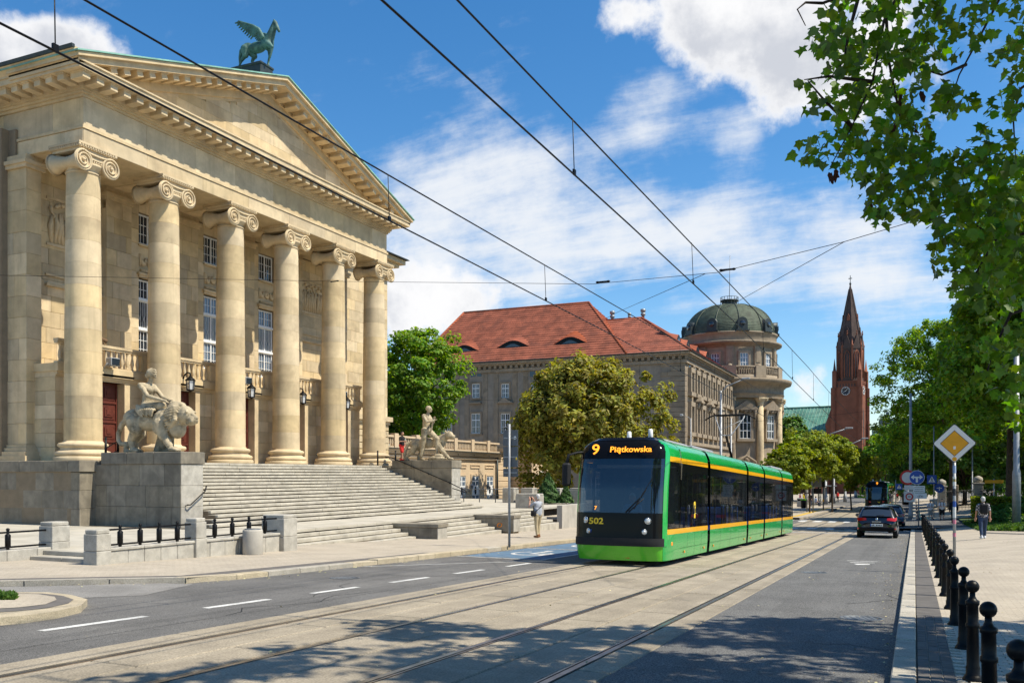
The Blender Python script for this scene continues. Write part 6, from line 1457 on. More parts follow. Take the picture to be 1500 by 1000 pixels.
# ------------------------------------------------------------------ cars
def car(label, loc, paint, rotz=0, rear=True, group='cars on the street', seats=True, plate=True):
    t = thing('car', label, 'car', loc, (-.0293 if loc[1] < 60 else 0, 0, rotz), group=group)
    ST_ = [(0.0, .40, .66, .60, .66, .66, .62, .70), (.04, .32, .78, .62, .78, .80, .70, .86), (.11, .27, .85, .65, .83, .93, .72, .99), (.50, .24, .885, .65, .865, 1.0, .63, 1.42), (.62, .24, .885, .65, .865, 1.0, .64, 1.47), (1.3, .22, .89, .65, .87, 1.0, .65, 1.54), (2.2, .22, .89, .65, .87, .99, .64, 1.53), (2.7, .22, .89, .65, .87, .98, .62, 1.44), (3.35, .22, .89, .65, .86, .96, .72, 1.04), (4.0, .24, .87, .62, .83, .84, .7, .9), (4.25, .3, .8, .58, .74, .7, .62, .76), (4.33, .38, .68, .55, .64, .6, .5, .64)]
    def ring(s): y, zb, w, zm, wb, zl, wr, zr = s; return [(0, zb), (w*.88, zb), (w, zb+.12), (w*1.005, zm), (wb, zl), (wr+.03, zr-.07), (wr-.1, zr), (0, zr+.015)]
    mb = MB(); V_ = []; rows = []
    for s in ST_:
        r_ = ring(s); full = [(x, s[0], z) for x, z in r_]+[(-x, s[0], z) for x, z in r_[-2:0:-1]]; rows.append(len(full)); V_ += full
    m_ = rows[0]; n = len(ST_)
    fs = [(j*m_+i, j*m_+(i+1) % m_, (j+1)*m_+(i+1) % m_, (j+1)*m_+i) for j in range(n-1) for i in range(m_)]+[tuple(range(m_)), tuple((n-1)*m_+i for i in range(m_))]
    # leave the glass openings out of the shell
    skipf = set()
    mb.add(V_, [f for k, f in enumerate(fs)], True)
    body = mb.build('body', paint, t, False)
    md = body.modifiers.new('s', 'SUBSURF'); md.levels = 1; md.render_levels = 2
    def q(name, pts, m, p=body): return MB().quad(*pts).build(name, m, p, False)
    rw_ = MB(); k = 8; V2 = []
    for i in range(k+1):
        for j in range(5):
            f_ = j/4; x = (-.66+1.32*i/k)*(1-.14*f_); bulge = .05*(1-(2*i/k-1)**2); V2.append((x, .105+.40*f_-bulge-.012, 1.02+.37*f_+.012))
    rw_.add(V2, [(i*5+j, (i+1)*5+j, (i+1)*5+j+1, i*5+j+1) for i in range(k) for j in range(4)], True); rw_.build('rear_window', CARGLASS if False else WGLASS, body, False)
    MB().bbox(-.6, .6, .40, .62, 1.43, 1.475, .02).build('roof_spoiler', paint, body, False)
    MB().tube([(.0, .06, 1.06), (.32, .09, 1.09)], .012, 5).build('rear_wiper', RUBBER, body, False)
    for g_ in (-1, 1):
        a = lambda x: g_*x
        MB().quad((a(.872), .75, 1.02), (a(.885), 3.0, 1.01), (a(.68), 2.55, 1.42), (a(.69), .85, 1.44)).build('side_window', WGLASS, body, False)
        tl = MB(); P_ = [(.44, .035, .84), (.80, .06, .80), (.87, .30, .86), (.86, .30, .98), (.80, .10, .96), (.46, .055, .95)]
        tl.add([(a(x), y-.03, z) for x, y, z in P_], [(0, 1, 4, 5), (1, 2, 3, 4)], True); tl.build('tail_light', REDL, body, False)
        MB().bbox(a(.74)-.1, a(.74)+.1, -.03, .02, .42, .47, .01).build('reflector', REDL, body, False)
        mr = MB().bbox(min(a(.90), a(1.08)), max(a(.90), a(1.08)), 2.75, 2.95, .96, 1.12, .05).build('door_mirror', paint, body, False)
        for y in (.85, 3.45):
            w = MB().lathe([(.20, -.10), (.31, -.10), (.325, -.07), (.325, .07), (.31, .10), (.2, .10)], (a(.79), y, .325), 24, axis='x').build('wheel', RUBBER, t, False)
            MB().lathe([(.2, .0), (.19, .02), (.05, .03)], (a(.79)+a(.085), y, .325), 14, axis='x').build('rim', GREYM, w, False)
    MB().bbox(-.78, .78, -.05, .10, .30, .52, .04).build('rear_bumper', BLACKG, body, False)
    MB().bbox(-.5, .5, -.055, -.02, .285, .32, .01).build('bumper_trim', CHROME, body, False)
    pl_ = MB().bbox(-.27, .27, -.035, -.01, .555, .67, .006).build('number_plate', SIGNW, body, False)
    MB().bbox(-.275, -.235, -.04, -.012, .555, .67, .004).build('blue_band', SIGNB, pl_, False)
    ch_ = MB()
    for i in range(7):
        if i != 2: ch_.box(-.21+.065*i, -.17+.065*i, -.040, -.034, .585, .64)
    ch_.build('plate_characters', INK, pl_, False)
    MB().lathe([(.06, 0), (.06, .012), (.03, .02)], (0, 0, 0), 16).box(-.03, .03, -.02, .02, .012, .024).build('round_badge', CHROME, body, False, loc=(0, .02, .90), rot=(R(75), 0, 0))
    MB().box(-.2, .2, -.004, .004, .0, .025).build('lettering_bar', CHROME, body, False, loc=(0, .0, .76))
    return t
car('black hatchback driving away in the right lane behind a tram', (-1.62, 45.0, gz(-1.6, 45)), CARBLK)
car('blue-grey car half hidden in front of the black hatchback', (-1.45, 61.0, gz(-1.4, 61)), CARBLU)
p = ghit(1238, 716); car('silver car parked under the trees beyond the tram stop', (p.x-2, p.y+5, gz(p.x-2, p.y+5)), CARSIL, R(75)); car('dark car parked beside the silver one beyond the tram stop', (p.x-6.5, p.y+2, gz(p.x-6, p.y)), CARDK, R(80))
p = ghit(1312, 724); car('dark car far down the street at the right kerb', (p.x-1.2, p.y, gz(p.x-1.2, p.y)), CARDK)
# ------------------------------------------------------------------ bollards along the right kerb
bprof_ = [(.085, 0), (.085, .02), (.068, .05), (.058, .06), (.058, .12), (.051, .14), (.048, .46), (.057, .47), (.057, .50), (.048, .51), (.047, .66), (.056, .67), (.058, .70), (.036, .715), (.024, .74), (.023, .78)]
bm_ = MB().lathe(bprof_, (0,0,0), 20).mesh('post', BLACKM); kb_ = MB().ball((0, 0, .825), .057, 18).mesh('ball_top', BLACKM)
first = None
by = []
y = 5.05
while y < 62: by.append(y); y += 1.86 if y < 10 else 2.0
for i, y in enumerate(by):
    nm = ['nearest', 'second', 'third', 'fourth', 'fifth', 'sixth', 'seventh', 'eighth', 'ninth', 'tenth', 'eleventh', 'twelfth']
    lb = 'black ball-topped bollard by the right kerb, the %s to the camera' % (nm[i]+('' if i == 0 else ' nearest')) if i < 12 else 'black ball-topped bollard in the far, tightly overlapping end of the kerb row'
    x = .47+.04*math.sin(i*3.1); z = gz(x, y)+.105
    if first is None:
        first = thing('bollard', lb, 'bollard', (x, y, z), group='black bollards along the right kerb'); link('post', bm_, first, False); link('ball_top', kb_, first, False)
    else: dup(first, (x, y, z), (random.uniform(-.012, .012), random.uniform(-.015, .015), random.uniform(0, 6)), lb)
# a dry twig on the cobbles
t = MB().tube([(.13, 6.5, gz(.1, 6.5)+.13), (.17, 6.9, gz(.1, 6.9)+.17), (.32, 7.35, gz(.1, 7.35)+.19), (.45, 7.45, gz(.4, 7.45)+.17), (.58, 7.2, gz(.5, 7.2)+.13)], [.012, .01, .008, .007, .004], 5).tube([(.17, 6.9, gz(.1, 6.9)+.17), (.12, 6.75, gz(.1, 6.75)+.13)], .006, 4).tube([(.45, 7.45, gz(.4, 7.45)+.17), (.62, 7.3, gz(.4, 7.3)+.15)], .005, 4).build('twig', TWIG, None, label='dry twig lying on the dark cobbles by the kerb', cat='twig')
# ------------------------------------------------------------------ signs
def post(x, y, z0, h, r, m, name='post', parent=None): return MB().tube([(x, y, z0), (x, y, z0+h)], r, 10).build(name, m, parent)
b_ = ghit(1398, 832, .1); sx, sy = b_.x, b_.y
ps_ = thing('priority_sign', 'yellow and white diamond priority sign on a stickered grey post', 'road sign', (sx, sy, b_.z))
pt_ = post(sx, sy, b_.z, 2.62, .035, GREYM, 'post', ps_)
zc = b_.z+2.95; 
def diamond(hd, y, th, m, name, par, cz=zc, cx=sx, rnd=.05):
    pts = []
    for k in range(4):
        a = math.pi/2*k; d = Vector((math.cos(a), math.sin(a))); 
        for j in (-1, 0, 1):
            aa = a+j*.5; c_ = d*(hd-rnd*1.414); pts.append((cx+c_.x+rnd*math.cos(aa), cz+c_.y+rnd*math.sin(aa)))
    return MB().prism(pts, 'y', y, y+th).build(name, m, par)
diamond(.475, sy-.058, .012, GREYD, 'sign_back', ps_); diamond(.47, sy-.064, .006, INK, 'sign_edge', ps_); diamond(.455, sy-.068, .004, SIGNW, 'white_border', ps_); diamond(.31, sy-.072, .004, INK, 'inner_line', ps_, rnd=.01); diamond(.295, sy-.076, .004, SIGNY, 'amber_field', ps_, rnd=.01)
MB().lathe([(.05, 0), (.05, .004)], (0, 0, 0), 16).build('amber_sticker', SIGNY, ps_, True, loc=(sx, sy-.07, zc-.37), rot=(R(90), 0, 0)); MB().box(sx-.025, sx+.025, sy-.080, sy-.076, zc-.14, zc-.07).build('sticker', SIGNW, pt_)
for z, h, m_ in ((2.25, .18, BLUC), (1.95, .22, SIGNW), (1.72, .16, BLKC), (1.45, .14, SIGNB), (1.2, .25, SIGNW), (1.05, .1, PINKC), (.75, .09, PINKC), (2.05, .06, YELC)): MB().lathe([(.0365, 0), (.0365, h)], (sx, sy, b_.z+z), 10, cap=False).build('sticker', m_, pt_)
def disc(par, cx, cy, cz, r, m, name, th=.01, n=28): return link(name, MB().lathe([(r, 0), (r, th)], (0, 0, 0), n).mesh(name, m), par, True, loc=(cx, cy, cz), rot=(R(90), 0, 0))
def panel_y(par, cx, cy, cz, w, h, m, name, th=.012): return MB().bbox(cx-w/2, cx+w/2, cy-th, cy, cz-h/2, cz+h/2, .004).build(name, m, par)
# left-or-right arrow sign with plates below
b_ = onY(1343, 772, 60.5); gx, gy = b_.x, 60.5; gz0 = gz(gx, gy)
ts = thing('turn_sign', 'round blue sign with white left and right arrows above two white plates', 'road sign', (gx, gy, gz0))
post(gx+.1, gy, gz0, 3.75, .04, GREYM, 'post', ts); Zc = onY(1343, 699, gy).z
disc(ts, gx, gy-.06, Zc, .44, SIGNW, 'rim'); dsc = disc(ts, gx, gy-.072, Zc, .415, SIGNB, 'blue_disc')
ar = MB(); yv = gy-.09
for s in (-1, 1): ar.prism([(gx, Zc+.06), (gx+s*.16, Zc+.06), (gx+s*.16, Zc+.17), (gx+s*.34, Zc+.02), (gx+s*.16, Zc-.13), (gx+s*.16, Zc-.03), (gx, Zc-.03)], 'y', yv, yv+.004)
ar.prism([(gx-.06, Zc-.03), (gx+.06, Zc-.03), (gx+.06, Zc-.30), (gx-.06, Zc-.30)], 'y', yv, yv+.004); ar.build('white_arrows', SIGNW, dsc)
def textbars(par, cx, cy, cz, w, rows, dz, h=.03):
    mb = MB()
    for r_, f_ in enumerate(rows):
        x = cx-w*f_/2
        while x < cx+w*f_/2: L = random.uniform(.03, .09); mb.box(x, x+L, cy-.003, cy, cz-dz*r_-h/2, cz-dz*r_+h/2); x += L+.02
    mb.build('print', INK, par)
pl1 = panel_y(ts, gx+.12, gy-.06, Zc-.72, .68, .42, SIGNW, 'white_plate'); textbars(pl1, gx+.12, gy-.074, Zc-.6, .55, (.9, .8, .95), .12)
pl2 = panel_y(ts, gx+.2, gy-.06, Zc-1.13, .72, .34, SIGNW, 'white_plate')
bk = MB()
for dx in (-.09, .09): bk.lathe([(.05, 0), (.06, 0), (.06, .003), (.05, .003)], (0, 0, 0), 12) if False else bk.tube([(gx+.2+dx+.06*math.cos(a), gy-.076, Zc-1.18+.06*math.sin(a)) for a in [k*.63 for k in range(11)]], .008, 4)
bk.tube([(gx+.11, gy-.076, Zc-1.18), (gx+.17, gy-.076, Zc-1.06), (gx+.29, gy-.076, Zc-1.18)], .008, 4).build('bicycle_symbol', INK, pl2)
# traffic pole with prohibition signs
b_ = onY(1334, 750, 82); px, py, pz = b_.x, 82.0, gz(b_.x, 82)+.1
tp = thing('pole', 'thick pale pole with red-ringed prohibition signs behind the round blue sign', 'pole', (px, py, pz))
mb = MB().lathe([(.19, 0), (.19, .5), (.14, .55), (.13, 3), (.10, 10.5)], (px, py, pz), 14); mb.build('post', ROOFGREY, tp)
Z1 = onY(1331, 699, py).z
d1 = disc(tp, px-.22, py-.32, Z1, .62, SIGNR, 'red_ring'); disc(d1, px-.22, py-.33, Z1, .46, SIGNW, 'white_disc')
p2_ = panel_y(tp, px-.1, py-.32, Z1-1.6, .85, .9, SIGNW, 'white_plate'); d2 = disc(p2_, px-.1, py-.345, Z1-1.6, .30, SIGNR, 'red_ring'); disc(d2, px-.1, py-.36, Z1-1.6, .20, SIGNW, 'white_disc'); MB().box(px-.2, px+.0, py-.375, py-.371, Z1-1.63, Z1-1.57).build('symbol', INK, d2)
panel_y(tp, px-.05, py-.32, Z1-.85, .9, .4, SIGNW, 'white_plate')
def crossing(u, v, ub, vb, w, label, m_=GREYM, up=None):
    b_ = ghit(ub, vb, .1); x, y, z = b_.x, b_.y, b_.z; zc_ = onY(u, v, y).z; x2 = onY(u, v, y).x
    t = thing('crossing_sign', label, 'road sign', (x, y, z), group='blue pedestrian crossing signs'); post(x, y, z, zc_-z+(.5 if up is None else up), .045, m_, 'post', t)
    a_ = panel_y(t, x2, y-.06, zc_, w, w, SIGNB, 'blue_panel'); tri = MB().prism([(x2-w*.36, zc_-w*.3), (x2+w*.36, zc_-w*.3), (x2, zc_+w*.36)], 'y', y-.079, y-.073).build('white_triangle', SIGNW, a_)
    mb = MB(); yv = y-.084
    for pts, r_ in (([(0, .16), (0, -.02)], .035), ([(0, -.02), (-.1, -.24)], .022), ([(0, -.02), (.1, -.24)], .022), ([(0, .12), (-.1, 0)], .015), ([(0, .12), (.1, .02)], .015)): mb.tube([(x2+q_[0]*w, yv, zc_+q_[1]*w) for q_ in pts], r_*w, 4)
    mb.ball((x2, yv, zc_+.2*w), .035*w, 6).build('walking_figure', INK, tri); return t
crossing(1365, 702, 1368, 758, .72, 'blue square pedestrian crossing sign right of the round arrow sign', up=4.4)
crossing(1317, 712.5, 1312, 749.5, .62, 'small blue pedestrian crossing sign left of the pale pole', up=.7)
b_ = ghit(1376, 757, .1); t = thing('cycle_sign', 'small round blue cycle path sign by a stone gate pillar', 'road sign', tuple(b_)); post(b_.x, b_.y, b_.z, 3.2, .04, GREYM, 'post', t); zc_ = onY(1376, 714.5, b_.y).z; d_ = disc(t, b_.x, b_.y-.06, zc_, .38, SIGNB, 'blue_disc'); MB().box(b_.x-.2, b_.x+.2, b_.y-.085, b_.y-.075, zc_-.03, zc_+.03).box(b_.x-.03, b_.x+.03, b_.y-.088, b_.y-.075, zc_-.2, zc_+.1).build('white_symbol', SIGNW, d_)
# backs of the big parking signs on the left pavement
b_ = ghit(746, 801, .09); x, y, z = b_.x, b_.y, b_.z; t = thing('sign_back', 'tall stack of grey sign backs on one post on the left pavement', 'road sign', (x, y, z))
post(x, y, z, 3.95, .04, GREYM, 'post', t)
for (va, vb, ua, ub_) in ((629.5, 653, 737, 746), (629.5, 653, 748, 758.5), (654, 684, 737, 758.5), (686, 698, 737, 758.5)):
    p0 = onY(ua, vb, y+.05); p1 = onY(ub_, va, y+.05); pn = MB().bbox(p0.x, p1.x, y+.05, y+.07, p0.z, p1.z, .004).build('sign_panel', GREYD, t)
    MB().box(p0.x+.04, p1.x-.04, y+.02, y+.049, (p0.z+p1.z)/2-.02, (p0.z+p1.z)/2+.02).build('stiffener', GREYM, pn)
p0 = onY(754, 641, y+.03); MB().box(p0.x-.03, p0.x+.03, y+.03, y+.049, p0.z-.05, p0.z+.05).build('white_sticker', SIGNW, t)
p0 = onY(756, 671.5, y+.03); MB().box(p0.x-.02, p0.x+.02, y+.03, y+.049, p0.z-.04, p0.z+.04).build('yellow_sticker', NUM, t)
# tram stop sign, traffic signal, shelter, bins at the stop
b_ = ghit(1191, 751, .1); t = thing('stop_sign', 'grey tram stop sign plate on a post by the crossing', 'sign', tuple(b_)); post(b_.x, b_.y, b_.z, 4.0, .07, GREYD, 'post', t); zc_ = onY(1195, 701, b_.y).z; panel_y(t, b_.x+.35, b_.y-.02, zc_, .85, 1.6, GREYD, 'sign_plate'); panel_y(t, b_.x+.35, b_.y-.02, zc_-1.2, .9, .5, BLACKM, 'lower_plate')
b_ = ghit(1206, 748, .1); t = thing('traffic_light', 'dark traffic light on a slim post beside the tram stop', 'traffic light', tuple(b_)); post(b_.x, b_.y, b_.z, 3.6, .07, GREYD, 'post', t); MB().bbox(b_.x-.17, b_.x+.17, b_.y-.2, b_.y+.1, b_.z+2.55, b_.z+3.5, .03).build('signal_head', BLACKM, t); MB().box(b_.x-.08, b_.x+.08, b_.y-.085, b_.y-.07, b_.z+1.0, b_.z+1.25).build('button_box', SIGNY, t)
for (u, v, lb) in ((1182, 750, 'slim grey post with a pale cap at the tram stop corner'),):
    b_ = ghit(u, v, .1); t = thing('marker_post', lb, 'post', tuple(b_)); post(b_.x, b_.y, b_.z, 2.6, .07, GREYD, 'post', t); MB().bbox(b_.x-.1, b_.x+.1, b_.y-.12, b_.y+.08, b_.z+2.0, b_.z+2.7, .01).build('pale_cap', SIGNW, t)
b_ = ghit(1177, 743.5, .17); t = thing('street_bin', 'dark green litter bin at the tram stop', 'bin', tuple(b_)); MB().lathe([(.22, 0), (.30, .05), (.32, 1.0), (.28, 1.05)], tuple(b_), 14).build('bin_body', BLACKM, t); MB().lathe([(.33, .92), (.33, 1.04)], tuple(b_), 14, cap=False).build('green_rim', LIME, t)
b_ = ghit(1172, 742, .17); t = thing('bin_box', 'grey box bin beside the dark green bin', 'bin', tuple(b_)); MB().bbox(b_.x-.35, b_.x+.35, b_.y-.3, b_.y+.3, b_.z, b_.z+1.1, .05).build('box', GREYM, t); MB().box(b_.x-.25, b_.x+.25, b_.y-.31, b_.y-.302, b_.z+.75, b_.z+.95).build('slot', BLACKM, t)
b_ = ghit(1211, 737, .17); t = thing('tram_shelter', 'dark glazed tram stop shelter behind the waiting people', 'shelter', tuple(b_))
for dx in (-2.4, -.8, .8, 2.4):
    for dy in (0, 1.3): MB().tube([(b_.x+dx*.4, b_.y+dx, b_.z), (b_.x+dx*.4, b_.y+dx, b_.z+2.5)], .06, 6).build('post', BLACKM, t); break
MB().bbox(b_.x-1.6, b_.x+1.2, b_.y-2.8, b_.y+2.8, b_.z+2.5, b_.z+2.62, .03).build('shelter_roof', GREYD, t); MB().box(b_.x-1.0, b_.x-.97, b_.y-2.6, b_.y+2.6, b_.z+.2, b_.z+2.4).build('glass_wall', GLASS, t)
# poles and street lamps
def lamp(label, ub, vb, vt, r, arm=0.0, off=.1, group='grey street poles and lamps', two=False, armz=.6):
    b_ = ghit(ub, vb, off); zt = onY(ub, vt, b_.y).z; h = zt-b_.z
    t = thing('street_lamp' if arm else 'street_pole', label, 'street lamp' if arm else 'pole', tuple(b_), group=group)
    MB().lathe([(r*1.5, 0), (r*1.5, h*.12), (r*1.05, h*.13), (r*.7, h)], tuple(b_), 12).build('post', GREYM, t)
    for a in ((arm, -arm) if two else (arm,)):
        if a:
            MB().tube([(b_.x, b_.y, zt-.3), (b_.x+a*.25, b_.y, zt+armz*.4), (b_.x+a, b_.y, zt+armz)], r*.4, 6).build('arm', GREYM, t)
            s = 1 if a > 0 else -1
            MB().bbox(min(b_.x+a*.9, b_.x+a*1.25), max(b_.x+a*.9, b_.x+a*1.25), b_.y-.18, b_.y+.18, zt+armz-.06, zt+armz+.16, .06).build('lamp_head', ROOFGREY, t)
    return b_
b_ = ghit(1489, 769, .14); t = thing('street_pole', 'thick grey pole standing on the lawn at the right', 'pole', tuple(b_), group='grey street poles and lamps'); MB().lathe([(.20, 0), (.20, 2.6), (.185, 2.8), (.15, 2.9), (.13, 9)], tuple(b_), 14).build('post', GREYM, t)
lamp('tall grey street lamp before the rotunda, its arm reaching right', 1056, 745, 572, .17, 2.6, armz=1.2)
lamp('plain dark pole beside the pantograph, before the rotunda', 1071, 745, 612, .12)
lamp('low curved street lamp before the long facade', 1012, 745, 612, .07, -1.0, armz=.3)
lamp('tall grey pole with lamp arm in front of the church nave', 1209, 738, 640, .24, 3.0, armz=1.2)
lamp('tall pole with lamp arm in front of the church tower', 1238, 735, 657, .2, 2.8, armz=1.6)
lamp('double-armed white lamp before the church tower', 1253.5, 728, 672, .22, 2.0, two=True, armz=1.2)
lamp('plain grey pole among the young maples', 1190.5, 740, 650, .16); lamp('second plain grey pole among the young maples', 1221.5, 737, 660, .16)
lamp('slim pale pole at the edge of the park trees, far right side', 1302.5, 728, 668, .14, 1.6, armz=1)
lamp('white bracket lamp post by the crossing on the right', 1424, 742, 650, .09, -.9, armz=.4)
# shared e-scooter
b_ = ghit(1350, 762, .1); t = thing('scooter', 'teal rental scooter parked at the end of the bollards', 'scooter', tuple(b_)); x, y, z = b_
MB().bbox(x-.1, x+.75, y-.08, y+.08, z+.12, z+.2, .02).build('deck', TEAL, t); MB().tube([(x-.1, y, z+.15), (x-.22, y, z+1.15)], .035, 6).build('stem', TEAL, t); MB().tube([(x-.22, y-.25, z+1.15), (x-.22, y+.25, z+1.15)], .02, 6).build('handlebar', BLACKM, t)
for dx in (-.18, .78): MB().lathe([(.11, -.03), (.11, .03)], (0, 0, 0), 14).build('wheel', RUBBER, t, True, loc=(x+dx, y, z+.11), rot=(R(90), 0, 0))
b_ = ghit(1327, 739, .1); t = thing('street_bin', 'dark bin at the right kerb beyond the crossing', 'bin', tuple(b_)); MB().lathe([(.4, 0), (.5, .1), (.5, 1.5), (.4, 1.6)], tuple(b_), 14).build('bin_body', BLACKM, t); MB().lathe([(.43, 1.58), (.43, 1.66), (.2, 1.72)], tuple(b_), 14).build('lid', GREYD, t)
b_ = ghit(1319, 731, .1); t = thing('bus_shelter', 'distant orange and black board above the right pavement', 'board', tuple(b_)); zc_ = onY(1318, 707, b_.y).z; post(b_.x+2.5, b_.y, b_.z, zc_-b_.z, .1, BLACKM, 'post', t); MB().bbox(b_.x-2.2, b_.x+2.6, b_.y-.1, b_.y+.1, zc_-.1, zc_+.7, .03).build('board', BLACKM, t)
for dx in (-1.4, 1.2): MB().box(b_.x+dx-.6, b_.x+dx+.6, b_.y-.12, b_.y-.102, zc_-.5, zc_+.05).build('orange_panel', ORNG, t)
p_ = onY(1456, 705, 75); t = thing('direction_board', 'yellow direction board among the park trees at right', 'sign', (p_.x, 75, gz(p_.x, 75))); post(p_.x, 75.1, gz(p_.x, 75), p_.z-gz(p_.x, 75)+.2, .05, GREYM, 'post', t); MB().bbox(p_.x-.6, p_.x+.6, 74.95, 75, p_.z-.12, p_.z+.12, .01).build('board', SIGNY, t)

# ------------------------------------------------------------------ overhead wires
def wire(name, label, pts, r, cat='wire', group='overhead tram wires'):
    o = MB().tube(pts, r, 6).build(name, BLACKM, None, label=label, cat=cat, group=group); return o
slope = -.0178
for X, zc_, zm, nm in ((-3.75, 3.70, 4.27, 'right'), (-6.77, 3.72, 4.27, 'left')):
    zf = lambda y: zc_+(-.0178*y if y < 60 else -.0178*60-.011*(y-60))
    wire('contact_wire', 'lower tram contact wire above the %s-hand track' % nm, [(X+.15*math.sin(y*.08), y, zf(y)) for y in (-5, 0, 3, 6, 12, 20, 40, 60, 100, 160, 230)], .011)
    def zms(y): k = (y-18.6)/36; s_ = (k-round(k))*2; return zm-.004*(y if y < 60 else 60)-(.011*(y-60) if y > 60 else 0)-.30*(1-s_*s_)*0.0-.06*(1-s_*s_)
    ms = wire('messenger_wire', 'upper carrying wire above the %s-hand track' % nm, [(X+.1*math.sin(y*.08), y, zms(y)) for y in (-8, 0, 3, 6, 10, 14, 18.6, 24, 30, 36, 42, 48, 54.6, 64, 80, 100, 130, 160, 230)], .011)
    for y in ((5.35, 10.6, 16.3, 27.5, 33, 44, 50) if X < -5 else (4.6, 9.85, 15.87, 24, 30.5, 38, 46)):
        d = MB().tube([(X+.12*math.sin(y*.08), y, zms(y)), (X+.15*math.sin(y*.08), y, zf(y))], .006, 5).build('dropper', BLACKM, ms)
        MB().bbox(X+.15*math.sin(y*.08)-.014, X+.15*math.sin(y*.08)+.014, y-.03, y+.03, zf(y)-.01, zf(y)+.06, .004).build('clamp', BLACKM, d)
def ins(o, p, L=.34, d=(1, 0, 0)):
    d = Vector(d).normalized(); p = Vector(p); MB().tube([p-d*L/2, p-d*L*.4, p-d*L*.3, p+d*L*.3, p+d*L*.4, p+d*L/2], [.012, .03, .022, .022, .03, .012], 7).build('insulator', BLACKM, o)
A1 = onY(868, 416, 19.4); A2 = onX(1052, 399, -3.72); A3 = onY(1237, 354, 17.0); A4 = onY(1420, 300, 15.0); A0 = onY(-40, 402, 19.6)
A0 = onX(490, 412, -18.0); AL = onX(-60, 402, -24.0)
sp_ = wire('span_wire', 'thin cross wire carrying both tracks, running from the theatre side to the right', [AL, A0, A1, A2, A3, A4], .006); ins(sp_, A1+Vector((.25, 0, .03))); ins(sp_, A2+Vector((.2, -.05, .03))); ins(sp_, A0)
B1 = onX(640, 470, -18) ; C0 = onX(905, 457, -9.5); C1 = onX(1033, 401, -3.75)
wire('pull_wire', 'short wire slanting down left from the right-hand carrying wire', [C1, C0, onX(862, 480, -11.5)], .006)
wire('pull_wire', 'wire slanting down left from the cross wire towards the rotunda', [A3, onY(1083, 440, 26), onY(1060, 452, 29)], .006)
wire('span_wire', 'faint low cross wire before the far trees', [onY(1060, 620, 80), onY(1200, 610, 80), onY(1390, 588, 78)], .012)
wire('span_wire', 'faint thin wire in front of the courtyard trees', [onY(568, 580, 48), onY(760, 588, 56), onY(1040, 545, 70)], .008)
# ------------------------------------------------------------------ red-roofed palace with rotunda
YF, XS = 103.8, -24.55; ZG = -4.6; ZE = 14.5
pal = thing('palace', 'grey stone palace with red tiled roof and a corner rotunda under a green dome', 'building', (-40, 110, ZG))
wl = MB().box(-60.5, -24.75, YF+.0, YF+14, ZG, ZE-.2).box(-39, XS, YF+.2, 134, ZG, ZE-.2).build('wall', RENDERG, pal)
MB().box(XS-.1, XS+.02, YF+.9, 132.6, ZG, ZE-.2).build('street_wall', TANST, pal)
def win4(parent, c, w, h, axis, out, depth=.1, gl=WGLASS, nb_=2, trim=TRIMG, bars=True, tr=.22, td=0):
    """white cross window with separate panes in a stone surround; axis 'y' faces -Y, 'x' faces +X"""
    def T(a, d, z): return (a, c[1]-d, z) if axis == 'y' else (c[0]+d, a, z)
    a0 = (c[0] if axis == 'y' else c[1]); z0 = c[2]
    def bx(mb, a1, a2, d1, d2, z1, z2):
        p, q_ = T(a1, d1, z1), T(a2, d2, z2); return mb.box(min(p[0], q_[0]), max(p[0], q_[0]), min(p[1], q_[1]), max(p[1], q_[1]), z1, z2)
    s = MB(); bx(s, a0-w/2-tr, a0-w/2, 0, .12+td, z0-h/2, z0+h/2); bx(s, a0+w/2, a0+w/2+tr, 0, .12+td, z0-h/2, z0+h/2); bx(s, a0-w/2-tr, a0+w/2+tr, 0, .15+td, z0+h/2, z0+h/2+tr*1.2); bx(s, a0-w/2-tr*1.3, a0+w/2+tr*1.3, 0, .22+td, z0-h/2-tr, z0-h/2)
    sr = s.build('window_surround', trim, parent)
    f = MB(); t = .075
    bx(f, a0-w/2, a0-w/2+t, .01, .07, z0-h/2, z0+h/2); bx(f, a0+w/2-t, a0+w/2, .01, .07, z0-h/2, z0+h/2); bx(f, a0-w/2+t, a0+w/2-t, .01, .07, z0-h/2, z0-h/2+t); bx(f, a0-w/2+t, a0+w/2-t, .01, .07, z0+h/2-t, z0+h/2)
    bx(f, a0-t*.6, a0+t*.6, .01, .08, z0-h/2+t, z0+h/2-t); zt = z0+h*.17
    for s_ in (-1, 1): bx(f, min(a0+s_*t*.6, a0+s_*(w/2-t)), max(a0+s_*t*.6, a0+s_*(w/2-t)), .01, .08, zt-t*.6, zt+t*.6)
    if bars:
        for s_ in (-1, 1):
            m_ = a0+s_*(w/4); bx(f, m_-.016, m_+.016, .015, .05, z0-h/2+t, z0+h/2-t)
            for k in (.5,): bx(f, min(a0+s_*.05, a0+s_*(w/2-t)), max(a0+s_*.05, a0+s_*(w/2-t)), .015, .045, z0-h/2+h*k*.66-.02, z0-h/2+h*k*.66+.02)
    fr = f.build('window', WHITE, sr)
    g_ = [T(a0-w/2+.03, .02, z0-h/2+.03), T(a0+w/2-.03, .02, z0-h/2+.03), T(a0+w/2-.03, .02, z0+h/2-.03), T(a0-w/2+.03, .02, z0+h/2-.03)]
    MB().quad(*g_).build('pane', gl, sr)
    return sr
ucols = [612, 656, 697.5, 740.5, 784.5, 829, 873, 917]
